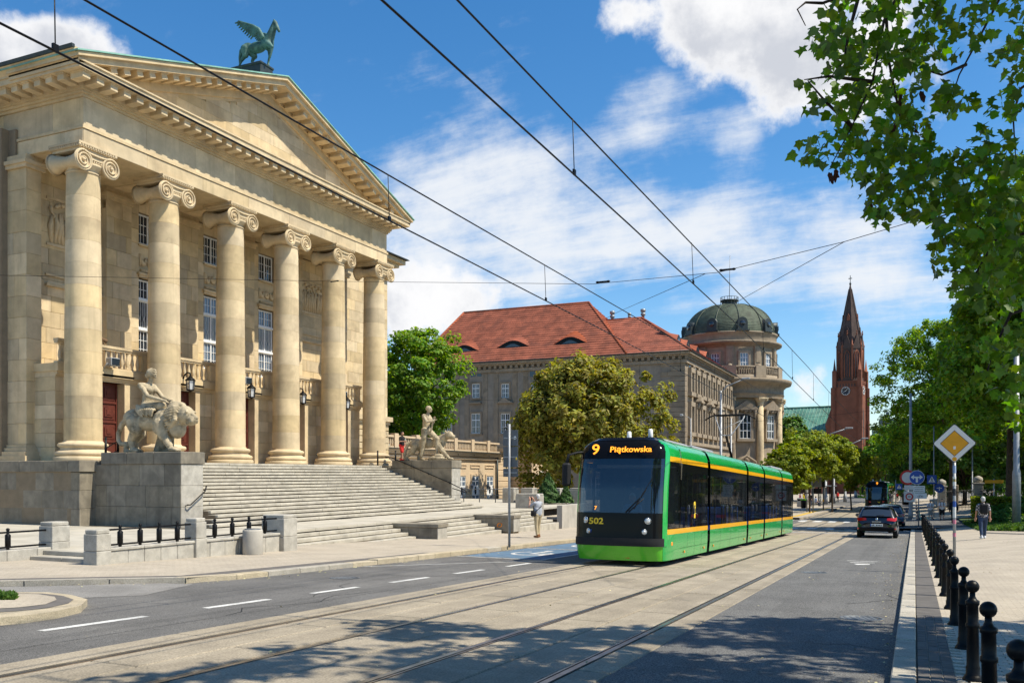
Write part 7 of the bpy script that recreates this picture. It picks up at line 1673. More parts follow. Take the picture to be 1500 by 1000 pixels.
for i, u in enumerate(ucols):
    for (va, vb, w) in ((562, 582.5, 1.05), (605.5, 634.5, 1.25), (699, 727.5, 1.25)):
        if vb > 690 and u < 760: continue
        p = onY(u, va, YF); q_ = onY(u, vb, YF); win4(pal, (p.x, YF, (p.z+q_.z)/2), w, p.z-q_.z, 'y', -1)
    if i % 2 == 0:
        p = onY(u, 547.5, YF); r_ = MB()
        for dx in (-.45, .45): r_.box(p.x+dx-.32, p.x+dx+.32, YF-.04, YF+.05, p.z-.35, p.z+.35)
        r_.build('attic_vent', WGLASS, pal)
    # stone strips between render panels
    p = onY(u, 600, YF)
    for s_ in (-1, 1): MB().box(p.x+s_*1.35-.32, p.x+s_*1.35+.32, YF-.07, YF, ZG+5.0, ZE-1.4).build('stone_strip', TRIMG, pal)
    MB().prism([(p.x-1.2, 9.15), (p.x+1.2, 9.15), (p.x, 9.85)] if i % 2 else [(p.x-.9, 9.2), (p.x+.9, 9.2), (p.x+.8, 9.4), (p.x-.8, 9.4)], 'y', YF-.45, YF-.001).build('window_hood', TRIMG, pal)
# rusticated ground band and corner quoins, stone by stone
for k in range(30):
    z = ZG+k*.6
    if z > ZE-1.3: break
    L = 2.0 if k % 2 else 1.65
    MB().bbox(-24.6-L, -24.53, YF-.10, YF+.95, z+.015, z+.585, .03).build('quoin_stone', TRIMG, pal)
    if k % 2: MB().bbox(-24.6-L-.9, -24.6-L-.02, YF-.07, YF, z+.015, z+.585, .03).build('quoin_stone', TRIMG, pal)
MB().box(-60.6, -26.8, YF-.06, YF, ZG, ZG+1.1).build('plinth', TRIMG, pal)
MB().box(-60.6, -26.8, YF-.12, YF, 3.6, 4.0).build('string_course', TRIMG, pal)
# eaves cornice with dentils
ev = MB().box(-60.8, XS+.25, YF-.25, YF+.2, ZE-1.35, ZE-.95).box(-61.0, XS+.5, YF-.5, YF+.2, ZE-.55, ZE-.35).box(-61.2, XS+.8, YF-.8, YF+.2, ZE-.35, ZE-.1).box(XS-.2, XS+.25, YF+.21, 133, ZE-1.35, ZE-.95).box(XS-.2, XS+.5, YF+.21, 133, ZE-.55, ZE-.35).box(XS-.2, XS+.8, YF+.21, 133, ZE-.35, ZE-.1).build('eaves_cornice', TRIMG, pal)
dn = MB()
x = -60.5
while x < XS+.3: dn.box(x, x+.35, YF-.42, YF-.1, ZE-.9, ZE-.56); x += .75
y = YF+.4
while y < 132: dn.box(XS+.1, XS+.42, y, y+.35, ZE-.9, ZE-.56); y += .75
dn.build('dentils', TRIMG, ev, kind='stuff')
MB().tube([(-61.3, YF-.85, ZE-.05), (XS+.85, YF-.85, ZE-.05), (XS+.85, 132.5, ZE-.05)], .11, 6).build('gutter', DARKMET, ev)
# street front windows
for i in range(9):
    y = 106.1+i*3.05
    for (z, h, w) in ((11.0, 2.35, 1.2), (6.6, 3.1, 1.25), (1.0, 2.4, 1.3)):
        win4(pal, (XS+.02, y, z), w, h, 'x', 1, trim=TANST, tr=.45, td=.3)
    if i % 2 == 0 and i < 8: pass
    if i in (1, 3, 5):
        hd_ = MB().box(XS, XS+1.0, y-.95, y+.95, 8.75, 8.95).prism([(y-.95, 8.95), (y+.95, 8.95), (y+.6, 9.5), (y-.6, 9.5)], 'x', XS, XS+.85)
        for s_ in (-1, 1): hd_.tube([(XS+.1, y+s_*.75, 7.6), (XS+.45, y+s_*.75, 8.2), (XS+.75, y+s_*.75, 8.74)], [.12, .2, .18], 6)
        hd_.build('window_hood', TANST, pal)
    r_ = MB().box(XS+.0, XS+.06, y-.35, y+.35, 13.05-.35, 13.35).build('attic_window', WGLASS, pal)
    cr = MB(); rr = random.Random(i)
    yy_ = y+1.5
    for k in range(7): cr.ball((XS+.12, yy_+rr.uniform(-.45, .45), 12.6+rr.uniform(-.35, .5)), rr.uniform(.14, .26), 8)
    cr.tube([(XS+.1, yy_-.5, 13.0), (XS+.2, yy_, 12.2), (XS+.1, yy_+.5, 13.0)], .09, 5); cr.build('cartouche', TANST, pal)
    if i < 8:
        for k in range(8): MB().bbox(XS, XS+.07, y+1.1, y+1.95, -.6-.55*k+.02, -.6-.55*k+.53, .02).build('wall_stone', TANST, pal)
MB().box(XS, XS+.3, YF+1, 132.5, 3.55, 3.95).build('string_course', TANST, pal)
# tiled roofs laid in overlapping courses
def slope_roof(parent, ea, eb, ra, rb, n, matl=TILE, lip=.035, name='roof'):
    ea, eb, ra, rb = map(Vector, (ea, eb, ra, rb)); nrm = (eb-ea).cross(ra-ea).normalized()
    if nrm.z < 0: nrm = -nrm
    mb = MB()
    for k in range(n):
        t0, t1 = k/n, (k+1)/n; a = ea.lerp(ra, t0)+nrm*lip; b__ = eb.lerp(rb, t0)+nrm*lip; c_ = eb.lerp(rb, t1); d = ea.lerp(ra, t1); m_ = max(1, int((b__-a).length/3))
        for j in range(m_):
            f0, f1 = j/m_, (j+1)/m_; w0 = nrm*.012*math.sin(j*1.7+k*2.3); w1 = nrm*.012*math.sin((j+1)*1.7+k*2.3)
            A, B_ = a.lerp(b__, f0)+w0, a.lerp(b__, f1)+w1; C_, D_ = d.lerp(c_, f1), d.lerp(c_, f0)
            mb.quad(A, B_, C_, D_); mb.quad(A-nrm*lip*1.6, B_-nrm*lip*1.6, B_, A)
    o = mb.build(name, matl, parent); o['kind'] = 'stuff'; return o
EZ = ZE-.05; EY = YF-.9
R1a, R1b = (-58, 112, 22.85), (-39.4, 112, 22.85)
rf = MB().tube([R1a, R1b], .16, 6).tube([R1b, (-31.4, EY, EZ)], .16, 6).tube([R1a, (-61.2, EY, EZ)], .16, 6).tube([(-32.2, 112, 20.3), (XS+.9, EY, EZ)], .16, 6).tube([(-37.4, 112, 20.3), (-32.2, 112, 20.3)], .14, 6).tube([(-32.2, 112, 20.3), (-32.2, 134, 20.3)], .14, 6).build('ridge_tiles', TILE, pal)
slope_roof(pal, (-61.2, EY, EZ), (-31.4, EY, EZ), R1a, R1b, 25, lip=.06); slope_roof(pal, (-31.4, EY, EZ), (-31.4, 121, EZ), R1b, R1b, 25, lip=.06); slope_roof(pal, (-61.2, 121, EZ), (-61.2, EY, EZ), R1a, R1a, 34)
slope_roof(pal, (-45, EY, EZ), (XS+.9, EY, EZ), (-45, 112, 20.3), (-32.2, 112, 20.3), 18, lip=.06); slope_roof(pal, (XS+.9, EY, EZ), (XS+.9, 134, EZ), (-32.2, 112, 20.3), (-32.2, 134, 20.3), 18, lip=.06)
MB().box(-45, -32.4, 112.1, 134, 19.8, 20.25).build('flat_roof', DARKMET, pal)
def roof_pt(u, v, e, r):      # where a sight line meets the main north slope
    best = None
    for k in range(400):
        s = k/400; y = e[1]+(r[1]-e[1])*s; z = e[2]+(r[2]-e[2])*s; p = onY(u, v, y)
        d = abs(p.z-z)
        if best is None or d < best[0]: best = (d, Vector((p.x, y, z)), s)
    return best[1]
def eyebrow(c, w, h, axis='y', name='eyebrow_dormer', sl=(8.35/9.0)):
    d = MB(); n = 16; V_ = []; d.smooth = True
    for i in range(n+1):
        t = -1+2*i/n; hh = h*(math.cos(t*math.pi/2)**1.3)
        for j in range(7):
            f_ = j/6; k_ = (1-f_)**1.6
            L_ = 2.2*h/sl
            if axis == 'y': V_.append((c.x+t*w/2*(1-.92*f_**1.4), c.y-.05+L_*f_, c.z+hh*k_+sl*L_*f_*1.0+.02-(0 if f_ else 0)))
            else: V_.append((c.x+.05-L_*f_, c.y+t*w/2*(1-.92*f_**1.4), c.z+hh*k_+sl*L_*f_+.02))
    d.add(V_, [(i*7+j, (i+1)*7+j, (i+1)*7+j+1, i*7+j+1) for i in range(n) for j in range(6)], True)
    o = d.build(name, TILE, pal)
    pts = [(-w/2+w*i/n, h*(math.cos((-1+2*i/n)*math.pi/2)**1.3)) for i in range(n+1)]
    for (k, m_, off, nm) in ((.94, BLACKM, .0, 'dormer_face'), (.5, WGLASS, .03, 'pane')):
        f = MB(); vs = []
        for (a, hh) in pts:
            vs.append((c.x+a*k, c.y-.04-off, c.z+.02+hh*k) if axis == 'y' else (c.x+.04+off, c.y+a*k, c.z+.02+hh*k))
        f.add(vs, [tuple(range(len(vs)))], False); f.build(nm, m_, o)
for (u, v, w) in ((680, 515, 4.4), (751, 508.5, 4.8), (835, 503.5, 4.6)): eyebrow(roof_pt(u, v, (0, EY, EZ), (0, 112, 22.85)), w, .85)
for y in (107.5, 112.5, 118, 124): eyebrow(Vector((XS+.9-2.6, y, EZ+2.6*.69)), 2.4, .8, 'x', sl=.69)
vp = MB()
for (u, v0, v1, r) in ((897, 471, 456, .32), (922, 468, 459, .22), (942, 467, 453, .32)):
    p = onY(u, v0, 113); q_ = onY(u, v1, 113); h = q_.z-p.z; vp = MB().lathe([(r*.6, -.5), (r*.6, h*.35), (r, h*.38), (r, h*.6), (r*.7, h*.62), (r*.7, h*.72), (r*1.1, h*.75), (r*1.1, h), (.05, h+.1)], tuple(p), 10).build('roof_vent', GREYM, pal)
# rotunda
RC = (-26.2, 140.0); RR = 7.35
AC = math.atan2(-RC[1], -RC[0])
def ring(name, prof, m, parent=None, n=64, smooth=True): return MB().lathe(prof, (RC[0], RC[1], 0), n, smooth=smooth, cap=False).build(name, m, parent or pal)
rot_ = ring('rotunda', [(RR+.35, ZG), (RR+.35, -1.0), (RR+.5, -.95), (RR+.5, -.4), (RR+.1, -.3), (RR, 0), (RR, 11.4)], TANST)
for k in range(7):
    z0 = ZG+k*.6; ring('rustic_course', [(RR+.34, z0), (RR+.42, z0+.04), (RR+.42, z0+.54), (RR+.34, z0+.58)], TANST, rot_, 48)
ring('entablature', [(RR+.7, 11.3), (RR+.75, 11.9), (RR+.85, 11.95), (RR+.75, 12.0), (RR+.75, 12.9), (RR+1.0, 13.1), (RR+1.1, 13.3), (RR+1.8, 13.5), (RR+1.95, 13.9), (RR+1.9, 14.1), (RR+.4, 14.3)], TRIMG, rot_)
ring('underside', [(RR, 11.3), (RR+.7, 11.3)], TRIMG, rot_)
ring('balcony_base', [(RR+.5, 14.2), (RR+.5, 14.7), (RR+.42, 14.72)], TANST, rot_); ring('balcony_rail', [(RR+.36, 15.75), (RR+.55, 15.75), (RR+.55, 16.0), (RR+.3, 16.0)], TANST, rot_)
bme = MB().lathe([(.09, 0), (.07, .1), (.13, .35), (.07, .75), (.09, 1.0)], (0,0,0), 8).mesh('baluster', TANST)
RD = 6.9
ring('drum', [(RD, 14.2), (RD, 19.2)], TANST, rot_); ring('drum_cornice', [(RD+.05, 18.9), (RD+.25, 19.1), (RD+.35, 19.3), (RD+.9, 19.45), (RD+.95, 19.75), (RD+.3, 19.9)], TRIMG, rot_)
ring('attic_ring', [(RD+.15, 19.85), (RD+.15, 20.9), (RD+.35, 21.0), (RD+.35, 21.2), (RD-.2, 21.25)], TANST, rot_)
dprof = []
for i in range(17):
    a = math.pi/2*i/16; dprof.append((1.2+(RD-1.25)*math.cos(a)**.92 if i < 16 else 1.2, 21.2+4.9*math.sin(a)))
dm_ = ring('dome', dprof, DOME, rot_, 72)
for i in range(16):                                            # slate courses standing proud of each other
    r0, z0 = dprof[i]; r1, z1 = dprof[i+1]
    for k in range(2):
        f_ = k/2; r_ = r0+(r1-r0)*f_; z_ = z0+(z1-z0)*f_; ring('slate_course', [(r_+.05, z_), (r_+.045, z_+.03), (r0+(r1-r0)*(f_+.5)+.012, z0+(z1-z0)*(f_+.5))], DOME, dm_, 60)
for k in range(12):
    a = AC+.22+k*math.pi/6; MB().tube([(RC[0]+(r+.06)*math.cos(a), RC[1]+(r+.06)*math.sin(a), z+.03) for r, z in dprof], .07, 6).build('dome_rib', DOME, dm_)
    MB().tube([(RC[0]+(r+.1)*math.cos(a), RC[1]+(r+.1)*math.sin(a), z+.08) for r, z in dprof], .03, 5).build('rib_seam', DARKMET, dm_)
for k in range(10):
    a = AC-.36+k*math.pi/5; M = Matrix.Translation((RC[0], RC[1], 0)) @ Matrix.Rotation(a, 4, 'Z')
    mb = MB(); mb.M = M; mb.box(5.4, RD+.35, -.75, .75, 21.2, 22.5); mb.lathe([(.75, 5.6), (.75, RD+.3)], (0, 0, 22.5), 14, axis='x'); mb.box(RD+.0, RD+.55, -1.0, 1.0, 21.2, 21.4); o = mb.build('dome_dormer', DARKMET, dm_)
    mb = MB(); mb.M = M; mb.lathe([(.42, 0), (.36, .08), (.001, .08)], (RD+.36, 0, 22.35), 14, axis='x'); mb.build('oculus', WGLASS, o)
ln = ring('lantern', [(1.25, 26.00), (1.25, 26.15), (1.15, 26.20), (1.15, 26.80), (1.4, 26.85), (1.4, 27.00), (.05, 27.05)], DARKMET, dm_, 24)
lr_ = MB().tube([(RC[0]+1.35*math.cos(k*math.pi/8), RC[1]+1.35*math.sin(k*math.pi/8), 27.45) for k in range(17)], .04, 5)
for k in range(16): a = k*math.pi/8; lr_.tube([(RC[0]+1.35*math.cos(a), RC[1]+1.35*math.sin(a), 26.10), (RC[0]+1.35*math.cos(a), RC[1]+1.35*math.sin(a), 27.45)], .04, 4)
lr_.build('lantern_rail', DARKMET, ln); MB().tube([(RC[0], RC[1], 27.00), (RC[0]+.1, RC[1], 34)], .05, 5).build('flagpole', GREYM, ln)
def onring(a, r, z): return (RC[0]+r*math.cos(a), RC[1]+r*math.sin(a), z)
for k in range(-1, 5):
    a = AC+R(0.5+k*34.5); M = Matrix.Translation((RC[0], RC[1], 0)) @ Matrix.Rotation(a, 4, 'Z')
    mb = MB(); mb.M = M
    cl_ = mb.lathe([(.72, .2), (.72, .45), (.62, .6), (.58, .75), (.52, 4), (.47, 10.3)], (RR+.35, 0, 0), 16).box(RR-.2, RR+1.1, -.8, .8, -.3, .2).build('column', SANDC, rot_)
    mb = MB(); mb.M = M; mb.lathe([(.5, 10.2), (.55, 10.3), (.5, 10.45), (.62, 10.8), (.85, 11.1), (.9, 11.3)], (RR+.35, 0, 0), 14); mb.box(RR-.2, RR+1.2, -.85, .85, 11.15, 11.31)
    for s_ in (-1, 1): mb.ball((RR+1.0, s_*.7, 11.0), .2, 8)
    mb.build('capital', SANDC, cl_)
    mb = MB(); mb.M = M; mb.box(RR-.1, RR+1.15, -.95, .95, ZG, -.3); mb.build('pedestal', TANST, rot_)
    mb = MB(); mb.M = M; mb.box(RD-.1, RD+.28, -.55, .55, 14.3, 19.0); mb.box(RD+.28, RD+.36, -.35, .35, 16.6, 18.6); mb.ball((RD+.45, 0, 15.9), .42, 8, (1, 1, 1.2)); mb.box(RR+.2, RR+.62, -.9, .9, 14.3, 16.05); mb.build('drum_pilaster', TANST, rot_)
    ab = a+R(17.25); M = Matrix.Translation((RC[0], RC[1], 0)) @ Matrix.Rotation(ab, 4, 'Z')
    def fitted(mb): mb.M = M; return mb
    # main window, aedicule above, drum window, portal arch
    for (r_, zc_, w, h, nm) in ((RR+.05, 7.05, 1.75, 3.5, 'window'), (RD+.05, 16.9, 1.25, 2.2, 'window')):
        s_ = fitted(MB()).box(r_-.25, r_+.18, -w/2-.3, -w/2, zc_-h/2, zc_+h/2).box(r_-.25, r_+.18, w/2, w/2+.3, zc_-h/2, zc_+h/2).box(r_-.25, r_+.2, -w/2-.3, w/2+.3, zc_+h/2, zc_+h/2+.3).box(r_-.25, r_+.45, -w/2-.45, w/2+.45, zc_-h/2-.4, zc_-h/2).build('window_surround', TANST, rot_)
        f = fitted(MB()); t = .1
        for yv in (-w/2+t/2, -w/6, w/6, w/2-t/2): f.box(r_-.05, r_+.05, yv-t/2, yv+t/2, zc_-h/2, zc_+h/2)
        for zv in (zc_-h/2+t/2, zc_-h/6, zc_+h/6, zc_+h/2-t/2): f.box(r_-.045, r_+.055, -w/2, w/2, zv-t/2, zv+t/2)
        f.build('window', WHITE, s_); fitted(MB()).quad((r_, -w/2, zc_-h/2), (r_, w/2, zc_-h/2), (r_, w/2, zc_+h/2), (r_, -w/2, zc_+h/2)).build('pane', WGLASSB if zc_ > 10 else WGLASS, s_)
    pd = fitted(MB()); pd.prism([(-1.75, 9.5), (1.75, 9.5), (1.75, 9.7), (0, 10.9), (-1.75, 9.7)], 'x', RR-.2, RR+.75)
    for s_ in (-1, 1): pd.tube([(RR+.2, s_*1.35, 6.9), (RR+.35, s_*1.35, 8.6), (RR+.6, s_*1.35, 9.5)], [.14, .2, .26], 6)
    for j in range(6): pd.ball((RR+.45, -.6+.24*j, 9.45+.25*math.sin(j*2)), .26, 8)
    pd.build('pediment', TRIMG, rot_)
    pd = fitted(MB()); pd.tube([(RR+.5, -1.5, 1.2), (RR+.6, -1.35, 1.9), (RR+.65, -.7, 2.3), (RR+.68, 0, 2.75), (RR+.65, .7, 2.3), (RR+.6, 1.35, 1.9), (RR+.5, 1.5, 1.2)], .2, 6); pd.ball((RR+.55, 0, 2.2), .42, 8); pd.build('portal_arch', TRIMG, rot_)
    fitted(MB()).box(RR-.1, RR+.15, -.75, .75, -.2, 1.9).build('portal_window', WGLASS, rot_)
    for j in range(-4, 5):
        aj = ab+j*R(2.6); link('baluster', bme, rot_, loc=onring(aj, RR+.42, 14.72))
MB().box(XS-3, XS+.5, 131.5, 134.5, ZG, 11.4).box(XS-.1, XS+.62, 131.8, 133.2, ZG, 10.8).build('corner_pilaster', TANST, pal)
MB().box(-40, -22, 146, 160, ZG, 12).build('rear_wing', TANST, pal)

# ------------------------------------------------------------------ low cream annex with balustraded terrace
XN = -32.0; an = thing('annex', 'low cream annex with white doors under a balustraded roof terrace', 'building', (XN, 60, -2.4)); ZN = -2.45
zee = 1.75
MB().box(XN-8, XN-.02, 49, 68, ZN-.5, zee-.3).build('wall', CREAM, an)
MB().box(XN-8, XN+.15, 49, 68.3, zee-.55, zee-.4).box(XN-8, XN+.35, 49, 68.5, zee-.15, zee).box(XN-8, XN+.25, 49, 68.4, zee-.3, zee-.15).build('eaves', CREAM, an); MB().box(XN-8, XN+.5, 49, 68.6, zee+.002, zee+.06).build('gutter', DARKMET, an)
for k in range(22): MB().tube([(XN+.2, 49.5+k*.9, zee-.02), (XN+.3, 49.5+k*.9, zee-.25)], .03, 4).build('bracket', DARKMET, an) if k % 3 == 0 else None
bl_ = MB().box(XN-.2, XN+.05, 49, 68.2, zee+.78, zee+.92).box(XN-.2, XN+.05, 49, 68.2, zee+.07, zee+.2).build('balustrade', CREAM, an)
bme2 = MB().lathe([(.06, 0), (.05, .05), (.085, .22), (.05, .5), (.06, .58)], (0,0,0), 8).mesh('baluster', CREAM)
y = 49.1; k = 0
while y < 68: 
    if k % 11 == 10: MB().box(XN-.28, XN+.12, y-.25, y+.25, zee+.07, zee+1.05).build('balustrade_pier', CREAM, bl_)
    else: link('baluster', bme2, bl_, loc=(XN-.08, y, zee+.2))
    y += .26; k += 1
for u in (656, 676, 696, 717):
    p = onX(u, 700, XN); y = p.y; w, h = .62, 2.35
    MB().box(XN-.02, XN+.06, y-w-.16, y-w, ZN, ZN+h+.15).box(XN-.02, XN+.06, y+w, y+w+.16, ZN, ZN+h+.15).box(XN-.02, XN+.07, y-w, y+w, ZN+h, ZN+h+.15).build('door_frame', CREAM, an)
    d = MB().box(XN-.02, XN+.02, y-w, y+w, ZN, ZN+h).build('door', WHITE, an)
    pn = MB()
    for zz_ in (.12, .5, 1.62, 1.98):
        for s_ in (-1, 1): pn.box(XN+.02, XN+.035, y+s_*w/2-w*.36, y+s_*w/2+w*.36, ZN+zz_, ZN+zz_+.28)
    pn.build('door_panel', WGLASSB, d); ov = MB().lathe([(.17, 0), (.17, .02)], (0, 0, 0), 16).build('oval_pane', WGLASS, d, True, loc=(XN+.02, y, ZN+1.2), rot=(0, R(90), 0), scale=(1.9, 1, 1))
    MB().box(XN-.02, XN+.04, y-w-.2, y+w+.2, ZN+h+.62, ZN+h+.70).box(XN-.02, XN+.04, y-w-.2, y+w+.2, ZN+h+.85, ZN+h+.9).box(XN-.02, XN+.04, y-w-.2, y-w-.14, ZN+h+.7, ZN+h+.85).box(XN-.02, XN+.04, y+w+.14, y+w+.2, ZN+h+.7, ZN+h+.85).build('wall_panel', CREAM, an)
for i, u in enumerate((686, 709.5)):
    p = onX(u, 713, XN); t = thing('wall_lantern', 'pewter wall lantern %s white doors of the cream annex' % ('between the left pair of' if i == 0 else 'between the right pair of'), 'lantern', (XN, p.y, p.z-.3), group='lanterns on the cream annex')
    MB().lathe([(.03, -.2), (.1, -.14), (.14, .1), (.18, .13), (.06, .26), (.02, .3)], (XN+.3, p.y, p.z), 8).build('lamp_glass', GREYM, t); MB().tube([(XN, p.y, p.z-.3), (XN+.25, p.y, p.z-.35), (XN+.3, p.y, p.z-.2)], .02, 5).build('bracket', GREYM, t)
MB().tube([(XN+.12, 67.6, ZN), (XN+.12, 67.6, zee)], .09, 8).build('rain_pipe', DARKMET, an)
for k in range(9):
    for (ya, yb) in ((68.0, 70.2),): MB().bbox(XN-1, XN+.02, ya, yb, ZN+k*.47+.015, ZN+.455+k*.47, .03).build('rustic_stone', CREAM, an)
pv = thing('end_pavilion', 'rusticated tan end wall beside the cream annex, behind the sign post', 'building', (-30, 72, -2.5))
for k in range(9): MB().bbox(-33, -30.0, 70.6, 72.2, -2.5+k*.5+.015, -2.5+k*.5+.485, .03).build('rustic_stone', CREAM, pv); MB().bbox(-33, -30.0, 73.9, 76.5, -2.5+k*.5+.015, -2.5+k*.5+.485, .03).build('rustic_stone', CREAM, pv)
MB().box(-33, -30.3, 72.2, 73.9, .3, 2.0).build('lintel', CREAM, pv); MB().box(-33, -30.2, 72.2, 73.9, -2.5, .3).build('door', WHITE, pv); MB().box(-30.2, -30.17, 72.5, 73.0, -1.5, .1).box(-30.2, -30.17, 73.1, 73.6, -1.5, .1).build('pane', WGLASS, pv); MB().box(-33.2, -29.7, 70.4, 76.7, 2.0, 2.3).build('cornice', CREAM, pv)

# ------------------------------------------------------------------ brick church
cy0 = 245.0; cx0 = -15.3
chn = thing('church', 'red brick church with tall dark spire and green copper nave roof', 'church', (cx0, cy0+3.5, -5), (0, 0, 0))
MT = Matrix.Translation((cx0, cy0+3.6, 0)) @ Matrix.Rotation(R(-11), 4, 'Z'); HWt = 3.15
def C(): m = MB(); m.M = MT; return m
tw = C().box(-HWt, HWt, -HWt, HWt, -6, 24.2).build('tower', BRICK, chn)
for sx in (-1, 1):
    for sy in (-1, 1):
        m = C()
        for (z0, z1, e) in ((-6, 6, .95), (6, 14, .75), (14, 22.6, .55)): m.box(sx*HWt-.55+(sx*.25), sx*HWt+.55+(sx*.25), sy*(HWt+e/2)-e/2, sy*(HWt+e/2)+e/2, z0, z1).box(sx*(HWt+e/2)-e/2, sx*(HWt+e/2)+e/2, sy*HWt-.55+sy*.25, sy*HWt+.55+sy*.25, z0, z1)
        m.build('buttress', BRICK, tw)
        C().box(sx*HWt-.5, sx*HWt+.5, sy*HWt-.5, sy*HWt+.5, 22.6, 26.8).lathe([(.62, 26.6), (.62, 27.0), (.4, 27.0), (.02, 30.2)], (sx*HWt, sy*HWt, 0), 4).build('pinnacle', BRICK, tw)
cb = C()
for z in (22.4, 23.6, 24.0): cb.box(-HWt-.15, HWt+.15, -HWt-.15, HWt+.15, z, z+.25)
cb.build('brick_band', BRICK, tw)
for k in range(9): C().box(-HWt+.6+k*.72, -HWt+.9+k*.72, -HWt-.06, -HWt, 22.75, 23.5).build('arcade_niche', SPIRE, tw)
def lancet(parent, M, w, z0, z1, y, m_, nm='lancet_window', fr=True):
    pts = [(-w/2, z0), (w/2, z0), (w/2, z1-w)]+[(w/2-w*(1-math.cos(a)), z1-w+w*1.05*math.sin(a)) for a in (.35, .7)]+[(0, z1)]+[(-w/2+w*(1-math.cos(a)), z1-w+w*1.05*math.sin(a)) for a in (.7, .35)]+[(-w/2, z1-w)]
    mb = MB(); mb.M = M; mb.prism(pts, 'y', y-.06, y); return mb.build(nm, m_, parent)
def lancet_frame(parent, M, w, z0, z1, y, m_):
    mb = MB(); mb.M = M
    pts = [(-w/2, z0), (-w/2, z1-w), (-w*.36, z1-w*.45), (0, z1), (w*.36, z1-w*.45), (w/2, z1-w), (w/2, z0)]
    mb.tube([(a, y-.1, z) for a, z in pts], .14, 6).tube([(0, y-.12, z0), (0, y-.12, z1-.1)], .09, 5); return mb.build('window_frame', m_, parent)
# clock on two faces
for rz in (0, 90):
    M = MT @ Matrix.Rotation(R(rz), 4, 'Z') @ Matrix.Translation((-.3 if rz == 0 else 0, -HWt-.06, 21.6 if rz == 0 else 21.8)) @ Matrix.Rotation(R(90), 4, 'X')
    m = MB(); m.M = M; m.lathe([(1.12, 0), (1.12, .15), (1.02, .15), (1.02, .08), (.001, .08)], (0,0,0), 28); ck = m.build('clock_face', INK, tw)
    m = MB(); m.M = M
    for k in range(12): a = k*math.pi/6; m.tube([(.72*math.cos(a), .72*math.sin(a), .12), (.95*math.cos(a), .95*math.sin(a), .12)], .06, 4)
    m.tube([(1.06*math.cos(k*math.pi/12), 1.06*math.sin(k*math.pi/12), .16) for k in range(25)], .05, 5).tube([(-.1, -.1, .15), (.45, .5, .15)], .06, 4).tube([(.1, .15, .16), (-.55, -.3, .16)], .05, 4); m.build('clock_marks', SIGNW, ck)
# openings in tower
for rz in (0, 90):
    M = MT @ Matrix.Rotation(R(rz), 4, 'Z')
    if rz == 90:
        lancet(tw, M, 2.2, 8, 17.5, -HWt, SPIRE, 'blind_arch'); lancet(tw, M, 1.8, -2, 5.5, -HWt, SPIRE, 'blind_arch')
    m = MB(); m.M = M; m.box(-HWt-.1, HWt+.1, -HWt-.2, -HWt, 6.6, 6.9); m.build('brick_band', BRICK, tw)
# octagonal belfry
oc = C().lathe([(3.25, 24.2), (3.25, 33.6)], (0, 0, 0), 8, smooth=False, a0=R(22.5), a1=R(382.5)).build('belfry', SPIRE, chn)
for k in range(8):
    M = MT @ Matrix.Rotation(R(45*k), 4, 'Z'); ap = 3.25*math.cos(R(22.5))
    lf_ = lancet(oc, M, 1.25, 25.2, 32.2, -ap, INK); lancet_frame(oc, M, 1.25, 25.2, 32.2, -ap, BRICK)
    m = MB(); m.M = M; m.prism([(-1.25, 32.6), (1.25, 32.6), (0, 36.0)], 'y', -ap-.12, -ap+1.1); m.build('gable', SPIRE, oc)
    m = MB(); m.M = M @ Matrix.Rotation(R(22.5), 4, 'Z'); m.box(-.2, .2, -3.45, -3.05, 24.5, 33.2); m.lathe([(.3, 33.2), (.32, 33.6), (.18, 33.7), (.02, 35.0)], (0, -3.25, 0), 4); m.build('corner_shaft', BRICK, oc)
    m = MB(); m.M = M; m.lathe([(.1, 36.0), (.22, 36.5), (.05, 36.8), (.2, 37.0), (.02, 37.3)], (0, -ap-.05, 0), 6); m.build('finial', BRICK, oc)
sp_o = C().lathe([(3.2, 33.4), (2.2, 38.5), (1.25, 43.6), (.35, 48.4), (.12, 49.6)], (0, 0, 0), 8, smooth=False, a0=R(22.5), a1=R(382.5)).build('spire', SPIRE, chn)
for k in range(8):
    M = MT @ Matrix.Rotation(R(45*k+22.5), 4, 'Z'); m = MB(); m.M = M
    m.tube([(0, -3.22, 33.4), (0, -.36, 48.4)], .1, 4); m.build('spire_rib', SPIRE, sp_o)
    for zz_ in (36.4, 40.0):
        M2 = MT @ Matrix.Rotation(R(45*k), 4, 'Z'); rr_ = (3.2+(zz_-33.4)*(-2.85/15))*math.cos(R(22.5)); m = MB(); m.M = M2
        if k % 2 == 0: m.prism([(-.35, zz_), (.35, zz_), (.35, zz_+1.0), (0, zz_+1.8), (-.35, zz_+1.0)], 'y', -rr_-.15, -rr_+.8); m.build('spire_dormer', SPIRE if zz_ < 39 else BRICK, sp_o)
C().lathe([(.16, 49.4), (.3, 49.8), (.1, 50.2), (.06, 50.4)], (0, 0, 0), 8).box(-.07, .07, -.05, .05, 50.2, 52.0).box(-.45, .45, -.05, .05, 51.1, 51.3).build('cross', DARKMET, sp_o)
